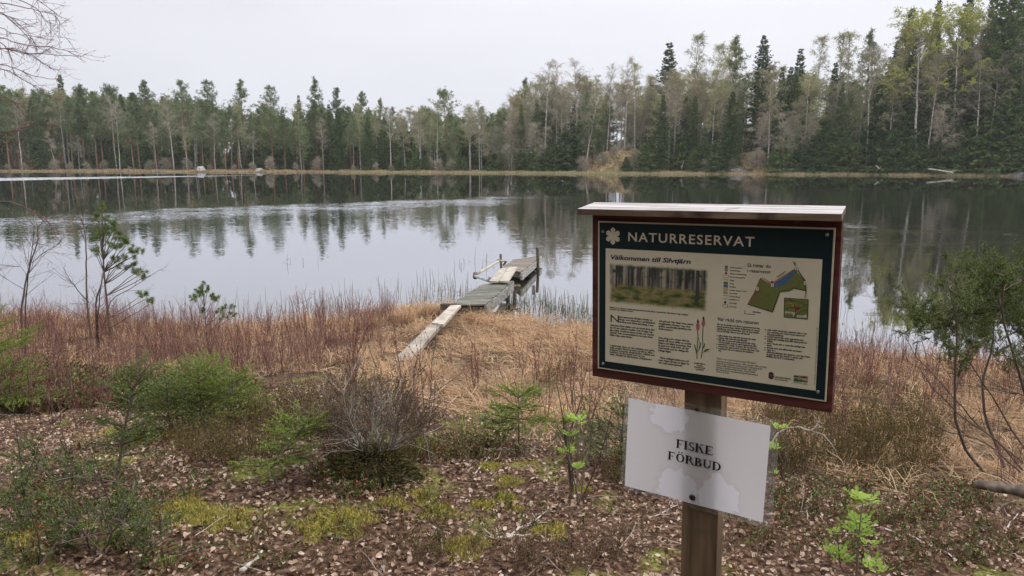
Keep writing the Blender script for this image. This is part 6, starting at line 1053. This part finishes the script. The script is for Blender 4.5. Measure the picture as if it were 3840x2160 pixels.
# young pines with tufts
def tufted_pine(label, trunk, y, tufts, seed, ts, rad):
    ts = ts * 1.05
    base = PG(*trunk[0]); yy = base[1]; r = np.random.default_rng(seed); t = thing('pine_sapling', label, 'pine sapling', base); P = np.array([PY(a, b_, yy) for a, b_ in trunk]) - base; P[0] = 0; q = np.linspace(0, 1, 12); cs = np.linspace(0, 1, len(P)); T = np.stack([np.interp(q, cs, P[:, i]) for i in range(3)], -1)
    m_ = MB(); m_.tubes(T[None], np.linspace(rad, rad * .3, 12)[None], 7); f = MB(); tv = []
    for j in range(3):
        b = MB(); n = 60; D = norm(r.normal(0, 1, (n, 3)) + [1.2, 0, .2]); S = np.stack([ts * .5 * r.random(n), 0 * r.random(n), 0 * r.random(n)], -1); E = D * ts * .55; v = norm(np.cross(E, r.normal(0, 1, (n, 3)))) * .0022; b.add(np.stack([S, S + E * .5 + v, S + E, S + E * .5 - v], 1).reshape(-1, 3), np.arange(4 * n).reshape(-1, 4)); tv.append(b.template())
    for k, (px, py) in enumerate(tufts):
        C = PY(px, py, yy + r.normal(0, .12)) - base; i = max(0, np.argmin(np.linalg.norm(T - C + [0, 0, .12], axis=1)) - (1 if k else 0)); L_ = max(np.linalg.norm(C - T[i]), .02); B = strands(T[i][None], (C - T[i])[None] - [0, 0, .03], [L_], 5, .05, .04, r); m_.tubes(B, np.linspace(rad * .35, rad * .18, 5)[None], 4); e = B[0, -1]; d = norm(B[0, -1] - B[0, -2]); n = 4
        Dd = norm(d + [0, 0, .7] + r.normal(0, .55, (n, 3))); A = frame_to(Dd, r); f.inst(*tv[k % 3], A, e + r.normal(0, ts * .3, (n, 3)))
    m_.build('trunk', M['dark_stem'], t, True); f.build('needles', [M['pine_fresh']], t); return t
tufted_pine('young pine with tufted needles standing at the shore at left', [(415, 1290), (411, 1224), (401, 1135), (391, 1038), (386, 941), (381, 785)], 0, [(381, 780), (388, 800), (372, 815), (395, 830), (400, 865), (370, 860), (425, 850), (362, 905), (436, 900), (455, 893), (410, 925), (440, 935), (370, 945), (460, 928), (420, 985), (470, 1000), (455, 970), (440, 1000), (480, 945), (500, 960), (520, 950), (362, 955), (490, 990), (505, 1030), (525, 1028), (540, 1032), (512, 1118), (545, 1122), (565, 1142), (430, 880), (395, 895), (380, 880)], 91, .085, .020)
tufted_pine('small pine seedling top poking above the reddish shrubs', [(790, 1330), (775, 1260), (768, 1165), (760, 1085)], 0, [(760, 1075), (757, 1090), (755, 1105), (775, 1092), (722, 1118), (738, 1125), (745, 1105), (790, 1122), (806, 1115), (800, 1130), (830, 1165), (850, 1150), (815, 1172), (760, 1170), (830, 1190), (868, 1190)], 92, .06, .010)
# bare saplings and the birch overhead
def bare_tree(name, label, cat, limbs, seed, rad, twig=14, L2=.35, mat='dark_stem', buds=True, base=None, bud='red_bud', sub=6, budsz=.008, ks=None):
    r = np.random.default_rng(seed); base = np.array(limbs[0][0] if base is None else base, float); t = thing(name, label, cat, base); m_ = MB(); bd = MB()
    for k, P in enumerate(limbs):
        P = np.array(P, float) - base; K = 4 * (len(P) - 1) + 1; cs = np.linspace(0, 1, len(P)); q = np.linspace(0, 1, K); S = np.stack([np.interp(q, cs, P[:, i]) for i in range(3)], -1); S[1:-1] = (S[:-2] + S[1:-1] * 2 + S[2:]) / 4; S += np.cumsum(r.normal(0, .003, S.shape), 0) * (np.arange(K) > 0)[:, None]; rd = rad[k] if isinstance(rad, (list, tuple)) else rad; m_.tubes(S[None], np.linspace(rd, rd * .3, K)[None], 5)
        n = twig; Q, D = along(S[None], np.zeros(n, int), .15 + .83 * r.random(n)); B = strands(Q, norm(D + r.normal(0, .55, D.shape)), L2 * (.3 + .8 * r.random(n)), 5, .0, .07, r); m_.tubes(B, np.linspace(1, .4, 5)[None] * min(rd * .4, .0035) * np.ones((n, 1)), 3)
        I = np.repeat(np.arange(n), sub); Q, D = along(B, I, .2 + .8 * r.random(len(I))); B2 = strands(Q, norm(D + r.normal(0, .5, D.shape)), L2 * (.12 + .3 * r.random(len(I))), 4, 0, .07, r); m_.ribbons(B2, np.array([1, .8, .6, .4])[None] * .0012 * np.ones((len(I), 1)), r.normal(0, 1, (len(I), 3)))
        if buds:
            I2 = np.repeat(np.arange(len(I)), 2); Q, D = along(B2, I2, .3 + .7 * r.random(len(I2))); m = len(I2); u = norm(D + r.normal(0, .4, D.shape)) * budsz * 1.8; v = norm(np.cross(u, r.normal(0, 1, (m, 3)))) * budsz * .4; bd.add(np.stack([Q, Q + u * .5 + v, Q + u, Q + u * .5 - v], 1).reshape(-1, 3), np.arange(4 * m).reshape(-1, 4))
    m_.build('branches', M[mat], t, True)
    if buds: bd.build('buds', M[bud], t)['kind'] = 'stuff'
    return t
Z4 = lambda x, y: (x / 2.07, 700 + y / 2.07)
def lim(pts, y, dy=0): return [PY(*p, y + dy * i) for i, p in enumerate(pts)]
g0 = PG(345, 1320); yy = g0[1]
bare_tree('bare_sapling', 'thin dark bare sapling just left of the young pine', 'sapling', [[PG(345, 1320)] + lim([Z4(680, 950), Z4(675, 600), Z4(675, 400), Z4(640, 260)], yy)], 101, .014, 16, .45)
bare_tree('bare_sapling', 'bare forked stems growing between the thin sapling and the young pine', 'sapling', [[PG(365, 1310)] + lim([Z4(740, 1000), Z4(730, 880), Z4(770, 750), Z4(800, 650), Z4(845, 570)], yy, .02), [PG(372, 1310)] + lim([Z4(765, 1000), Z4(790, 880), Z4(800, 760)], yy, .02), lim([Z4(690, 900), Z4(620, 820), Z4(560, 740), Z4(490, 620)], yy, -.02), [PG(368, 1312)] + lim([Z4(850, 880), Z4(1000, 800), Z4(1100, 740), Z4(1150, 690)], yy, .02)], 102, [.016, .012, .007, .007], 8, .3)
g1 = PG(85, 1330)
bare_tree('bare_sapling', 'pair of wavy bare stems near the left edge of the photo', 'sapling', [[g1] + lim([Z4(165, 930), Z4(200, 700), Z4(240, 560), Z4(290, 400), Z4(285, 300), Z4(330, 250)], g1[1]), [PG(95, 1335)] + lim([Z4(190, 930), Z4(215, 690), Z4(240, 500), Z4(260, 350)], g1[1]), lim([Z4(250, 590), Z4(320, 520), Z4(400, 470), Z4(450, 430)], g1[1]), lim([Z4(150, 620), Z4(60, 610), Z4(-60, 600)], g1[1])], 103, [.013, .010, .005, .005], 12, .5)
Z5 = lambda x, y: (x / 2.416, y / 2.416)
yb = 5.2; tb = np.array([-5.3, 5.4, float(ground_z(-5.3, 5.4))]); up_ = lambda h: tb + [0.02 * h, 0, h]
def ol(pts, h, dy=0): return [up_(h)] + [PY(-330 - 60 * abs(dy), pts[0][1] / 2.416 - 30, yb + .15)] + [PY(*Z5(*p), yb + dy + .05 * i) for i, p in enumerate(pts)]
LB = [[tb - [0, 0, .2], up_(1.5), up_(3), up_(4.5), up_(6.5)], ol([(0, 100), (150, 180), (300, 370), (360, 480)], 3.4), ol([(0, 130), (130, 230), (250, 330), (280, 420)], 3.3, .1), ol([(0, 0), (250, 60), (350, 90), (500, 120), (560, 210)], 3.6, -.1), ol([(0, 455), (200, 480), (400, 500), (620, 515), (760, 530), (820, 495)], 3.0), ol([(60, 460), (260, 510), (400, 610), (500, 690)], 3.0, .05), ol([(0, 610), (120, 650), (200, 700), (330, 760), (380, 800)], 2.8), ol([(0, 590), (150, 620), (270, 670), (450, 700), (500, 695)], 2.8, .05), ol([(0, 340), (150, 380), (400, 400), (600, 440), (700, 450)], 3.1), ol([(0, 375), (80, 450), (110, 600), (120, 670)], 3.1, .1), ol([(200, -60), (340, 0), (500, 120), (550, 160)], 3.8), ol([(100, -60), (330, 60), (380, 180), (430, 200)], 3.8, .1), ol([(0, 1205), (120, 1200), (200, 1165), (280, 1120)], 2.2), ol([(0, 250), (120, 330), (300, 350), (420, 370), (500, 240)], 3.2, -.1), ol([(0, 860), (100, 900), (200, 1000), (330, 1120)], 2.4), ol([(0, 1260), (120, 1330), (200, 1420), (260, 1500)], 2.1)]
bare_tree('overhanging_birch', 'leafless birch branches hanging into the photo at the upper left', 'birch tree', LB, 104, [.085] + [.0045] * 11 + [.006] + [.0035] * 3, 13, .19, base=tb, sub=4, budsz=.005, mat='red_stem')
g2 = np.array([-4.6, 5.0, float(ground_z(-4.6, 5.0))]); bare_tree('bare_sapling', 'thin arching bare twig crossing the lake at the left edge', 'sapling', [[g2, PY(-420, 1100, 5.1), PY(-200, 760, 5.3), PY(0, 752, 5.4), PY(63, 763, 5.4), PY(126, 789, 5.4), PY(164, 818, 5.4), PY(208, 855, 5.4)]], 105, .008, 10, .25)
# heather hummock
hb = PG(1400, 1800)
def hummock():
    t = thing('heather_hummock', 'dark mossy hummock crowned by a dense twiggy grey-brown heather bush', 'heather bush', hb); r = np.random.default_rng(120); n, k = 30, 14; A, Q = np.meshgrid(np.arange(n) / n * 2 * np.pi, np.linspace(1.15, 0, k)); lump = 1 + .12 * np.sin(3 * A) + .08 * np.sin(7 * A + 1); X = np.cos(A) * Q * .25 * lump; Y = np.sin(A) * Q * .24 * lump + .1; Z = .19 * (1 - Q.clip(0, 1) ** 1.7) * (1 + .3 * fbm(X * 9 + 4, Y * 9, 121)) + ground_z(hb[0] + X, hb[1] + Y) - hb[2] - .03
    b = MB(); ii = np.arange(k - 1)[:, None] * n + np.arange(n)[None]; jj = np.arange(k - 1)[:, None] * n + (np.arange(n)[None] + 1) % n; b.add(np.stack([X, Y, Z], -1).reshape(-1, 3), np.stack([ii, jj, jj + n, ii + n], -1).reshape(-1, 4), 0)
    m = 2600; a = r.random(m) * 6.28; q = np.sqrt(r.random(m)); x = np.cos(a) * q * .25; y = np.sin(a) * q * .24 + .1; z = .18 * (1 - q ** 1.7) + ground_z(hb[0] + x, hb[1] + y) - hb[2] - .02; P = strands(np.stack([x, y, z], -1), az(a + r.normal(0, .6, m), .2 + .9 * r.random(m)), .025 + .03 * r.random(m), 3, -.3, .08, r); b.ribbons(P, np.array([.003, .0034, .001])[None] * np.ones((m, 1)), r.normal(0, 1, (m, 3)), 1)
    M['dark_moss'] = islandmat('dark_moss', [(.06, .05, .025), (.11, .11, .035), (.20, .19, .06), (.16, .10, .06)]); b.build('mossy_base', [M['ground_dark'], M['dark_moss']], t, True)
    b = MB(); ns = 46; a = r.random(ns) * 6.28; S = np.stack([np.cos(a) * .08, np.sin(a) * .08 + .1,   .14 + 0 * a], -1); B = strands(S, az(a, .15 + 1.2 * r.random(ns) ** .8), (.12 + .12 * r.random(ns)) * (1 + .5 * (r.random(ns) > .9)), 6, .18, .16, r); b.tubes(B, np.linspace(.0065, .0022, 6)[None] * (.5 + .7 * r.random((ns, 1))), 4); I = np.repeat(np.arange(ns), 7); Q, D = along(B, I, .25 + .75 * r.random(len(I))); B2 = strands(Q, norm(D + r.normal(0, .5, D.shape) + [0, 0, .2]), .10 + .16 * r.random(len(I)), 4, .1, .07, r); b.tubes(B2, np.linspace(.0020, .001, 4)[None] * np.ones((len(I), 1)), 3); b.build('stems', M['pale_stem'], t, True)
    f = MB(); sp = [sprig_tpl(700 + i, .085, 3, 12, .0024, .009, .8) for i in range(3)]; I3 = np.repeat(np.arange(len(I)), 2); Q, D = along(B2, I3, .3 + .7 * r.random(len(I3))); out_ = np.hypot(Q[:, 0], Q[:, 1] - .1) > .13; Q, D = Q[out_], D[out_]; Am = frame_to(D, r); Am = np.stack([Am[:, :, 1], Am[:, :, 2], Am[:, :, 0]], -1)
    for j in range(3): f.inst(*sp[j], Am[j::3], Q[j::3])
    f.build('foliage', [M['dark_stem'], M['heather_red']], t)
M['ground_dark'] = flat('ground_dark', (.03, .026, .015), .9, .1, nz=.5, ns=20)
hummock()
# rowan seedlings
def rowan_tpl(seed, L=.10, pairs=4):
    r = np.random.default_rng(seed); b = MB(); P = strands(np.zeros((1, 3)), np.array([[1, 0, .35]]), [L], 5, -.3, .02, r); b.tubes(P, np.linspace(.0012, .0006, 5)[None], 3, 1)
    t = np.repeat(np.linspace(.3, .95, pairs), 2); sgn = np.tile([1, -1], pairs); Q, D = along(P, np.zeros(len(t), int), t); Q = np.concatenate([Q, P[0, -1:]]); D = np.concatenate([D, norm(P[0, -1:] - P[0, -2:-1])]); sgn = np.append(sgn, 0); l = L * np.append(.42 * np.sin(np.pi * (t * .75 + .2)), .34)
    E = norm(D * .55 + np.array([0, 1., 0])[None] * sgn[:, None] + [0, 0, .25] + r.normal(0, .1, D.shape)); v = norm(np.cross(E, [0, 0, 1.])) + [0, 0, .25]; V = np.stack([Q, Q + E * l[:, None] * .35 + v * l[:, None] * .30, Q + E * l[:, None] * .75 + v * l[:, None] * .26, Q + E * l[:, None], Q + E * l[:, None] * .75 - (v - [0, 0, .5]) * l[:, None] * .26, Q + E * l[:, None] * .35 - (v - [0, 0, .5]) * l[:, None] * .30], 1)
    b.add(V.reshape(-1, 3), np.arange(len(Q) * 6).reshape(-1, 6)[:, [0, 1, 2, 3]], 0); b.f.append((np.array([[6 * i + 0, 6 * i + 3, 6 * i + 4, 6 * i + 5] for i in range(len(Q))]) + (b.n - len(Q) * 6), 0)); return b.template()
def rowan(label, base, stems, leaves, seed, L=.09, y=None, stem='dark_stem', rad=.0035):
    c = PG(*base); r = np.random.default_rng(seed); t = thing('rowan_seedling', label, 'rowan seedling', c); yy = c[1] if y is None else y; m_ = MB()
    for st in stems: P = np.array([PY(a, b_, yy + .02 * i) for i, (a, b_) in enumerate(st)]) - c; P = np.concatenate([np.zeros((1, 3)), P]) if y is None else P; m_.tubes(P[None], np.linspace(rad, rad * .5, len(P))[None], 5)
    m_.build('stem', M[stem], t, True); tv = [rowan_tpl(seed + j, L) for j in range(4)]
    for k, (px, py, n, s) in enumerate(leaves):
        C = PY(px, py, yy + .03) - c
        for i in range(n):
            a = i / n * 6.28 + r.random(); D = np.array([[math.cos(a), math.sin(a), .25 + .4 * r.random()]]); f = MB(); f.inst(*tv[i % 4], frame_to(D, r) * s, C[None]); f.build('leaf', [M['rowan_leaf'], M[stem]], t)
    return t
rowan('bright green rowan seedling with feathery leaves in front of the heather, bottom right', (3210, 2200), [[(3212, 2100), (3215, 2060), (3222, 1990)], [(3150, 2120), (3140, 2000)], [(3225, 1960), (3235, 1890)]], [(3240, 1888, 6, 1.0), (3218, 1965, 5, .9), (3215, 2005, 6, 1.05), (3135, 2085, 5, .9), (3128, 2005, 3, .6), (3260, 2050, 3, .7), (3280, 2140, 5, .9), (3150, 2110, 3, .8)], 130, .075)
rowan('thin bare-stemmed rowan shoot with a few bright leaves left of the notice', (2170, 1900), [[(2160, 1830), (2145, 1760), (2130, 1640), (2150, 1575)], [(2185, 1830), (2140, 1740), (2100, 1640)], [(2210, 1960), (2160, 1840)]], [(2160, 1590, 5, .95), (2140, 1640, 3, .7), (2125, 1705, 5, .8), (2165, 1762, 3, .7)], 131, .085, rad=.0045)
rowan('bright rowan leaves showing just right of the notice edge', (2890, 1850), [[(2900, 1780), (2905, 1700), (2925, 1610)]], [(2925, 1612, 4, .8), (2890, 1690, 5, 1.0), (2905, 1780, 2, .5)], 132, .075)
b_ = shrub(2150, 1870, .62, 'bundle of thin dark leafless stems rising from the litter left of the sign post', 560, 7, 3, ('dark_stem', 'rowan_leaf'), .45, .005, 1, budsz=.006)
shrub(2960, 1800, .45, 'dark bare twig shrub right of the notice', 561, 4, 5, ('dark_stem', 'red_bud'), .5, .004, 1)
shrub(1150, 1640, .5, 'low bare shrub between the spruce saplings and the heather hummock', 562, 7, 8, ('dark_stem', 'red_bud'), .5, .0035, 2)
t_ = tall_tuft(628, 2150, 60, .10, 'small clump of pale green shoots at the bottom left', 990, (0, 0), 'spruce_fresh')
# fallen sticks
M['white_stick'] = woodmat('white_stick', [(.34, .30, .27), (.52, .48, .44), (.66, .62, .58)], scale=(6, 6, 6)); M['dark_stick'] = woodmat('dark_stick', [(.05, .04, .035), (.12, .095, .08), (.22, .18, .155)], scale=(6, 6, 6)); M['log_bark'] = woodmat('log_bark', [(.06, .045, .035), (.15, .115, .09), (.28, .23, .19)], scale=(5, 5, 5), bump=.6)
def stick(pts, r0, mat, label, seed, br=0):
    rr = np.random.default_rng(seed); P = np.array([PG(*p) for p in pts]); P[:, 2] += r0 + .006; K = 3 * (len(P) - 1) + 1; q = np.linspace(0, 1, K); cs = np.linspace(0, 1, len(P)); S = np.stack([np.interp(q, cs, P[:, i]) for i in range(3)], -1); S += rr.normal(0, .0025, S.shape); m_ = MB(); m_.tubes(S[None], np.linspace(r0, r0 * .45, K)[None] * (1 + .1 * rr.normal(0, 1, (1, K))), 6, 0, True)
    if br: Q, D = along(S[None], np.zeros(br, int), .3 + .6 * rr.random(br)); B = strands(Q, norm(D + norm(np.cross(D, [0, 0, 1.])) * np.where(rr.random((br, 1)) < .5, .8, -.8) + [0, 0, .15]), .05 + .10 * rr.random(br), 4, 0, .07, rr); m_.tubes(B, np.linspace(r0 * .5, r0 * .25, 4)[None] * np.ones((br, 1)), 4)
    return tag(m_.build('fallen_stick', M[mat], smooth=True), label, 'stick')
for i, a in enumerate([([(905, 2155), (950, 2120), (985, 2080)], .010, 'white_stick', 'bleached curved stick at the bottom left of centre'), ([(725, 1985), (830, 1978), (935, 1975)], .005, 'dark_stick', 'thin straight grey stick lying across the yellow moss at left'), ([(1905, 2020), (1945, 1990), (2000, 1965), (2045, 1930)], .0065, 'white_stick', 'forked bleached stick slanting up towards the sign post', 3), ([(1815, 2020), (1900, 2025), (1990, 2012)], .006, 'white_stick', 'pale stick lying flat just below the forked bleached stick'), ([(1620, 1985), (1660, 2005), (1690, 2015)], .008, 'white_stick', 'short thick pale stick left of the forked one'), ([(1735, 1780), (1765, 1750), (1790, 1715), (1830, 1685)], .004, 'dark_stick', 'dark branch tip standing up at the grass edge', 2), ([(1780, 1785), (1840, 1710)], .004, 'white_stick', 'straight pale straw leaning at the grass edge'), ([(1205, 2022), (1290, 2028)], .007, 'dark_stick', 'short dark stick at the bottom left of centre'), ([(1770, 1868), (1860, 1862), (1960, 1870)], .004, 'dark_stick', 'thin dark stick below the round moss cushions'), ([(1420, 1930), (1500, 1905)], .009, 'dark_stick', 'dark rotten stick on the leaves below the hummock'), ([(0, 1560), (90, 1562), (180, 1568)], .006, 'white_stick', 'pale stick lying level at the left edge'), ([(2420, 1960), (2480, 1930), (2540, 1900)], .005, 'white_stick', 'pale stick partly hidden by the sign post foot', 2), ([(3300, 1990), (3400, 2010), (3500, 2060), (3600, 2100)], .006, 'white_stick', 'long pale stick on the dark litter right of the rowan seedling', 3), ([(3220, 1950), (3330, 1960), (3420, 1985)], .004, 'dark_stick', 'thin dark stick above the long pale stick', 2), ([(3010, 1830), (3025, 1900), (3030, 1970)], .004, 'white_stick', 'thin pale twig standing right of the notice', 1), ([(3735, 1930), (3770, 1900), (3815, 1885)], .009, 'log_bark', 'short thick branch under the fallen log at right'), ([(3760, 2040), (3775, 1990), (3820, 1930)], .006, 'white_stick', 'pale curved stick below the fallen log at the right edge')]): stick(a[0], a[1], a[2], a[3], 900 + i, a[4] if len(a) > 4 else 0)
p0 = PG(3655, 1875); p1 = PG(3900, 1935); log('fallen_log', p0 + [0, 0, .10], p1 + [0, 0, .13], .026, .040, 'log_bark', 'grey barked fallen log propped under the juniper at the right edge', 'log', kink=.02, K=9)
p0 = PY(2800, 1640, 4.4); pp = [PG(2845, 1880), PY(2870, 1720, 4.3), PY(2925, 1620, 4.35), PY(3005, 1600, 4.4), PY(3110, 1640, 4.45)]
bare_tree('dead_branch', 'grey dead branch arching out to the right behind the notice', 'dead branch', [pp, [PY(3000, 1602, 4.4), PY(3040, 1610, 4.4), PY(3080, 1570, 4.45)]], 140, [.008, .004], 5, .15, mat='pale_stem', buds=False)
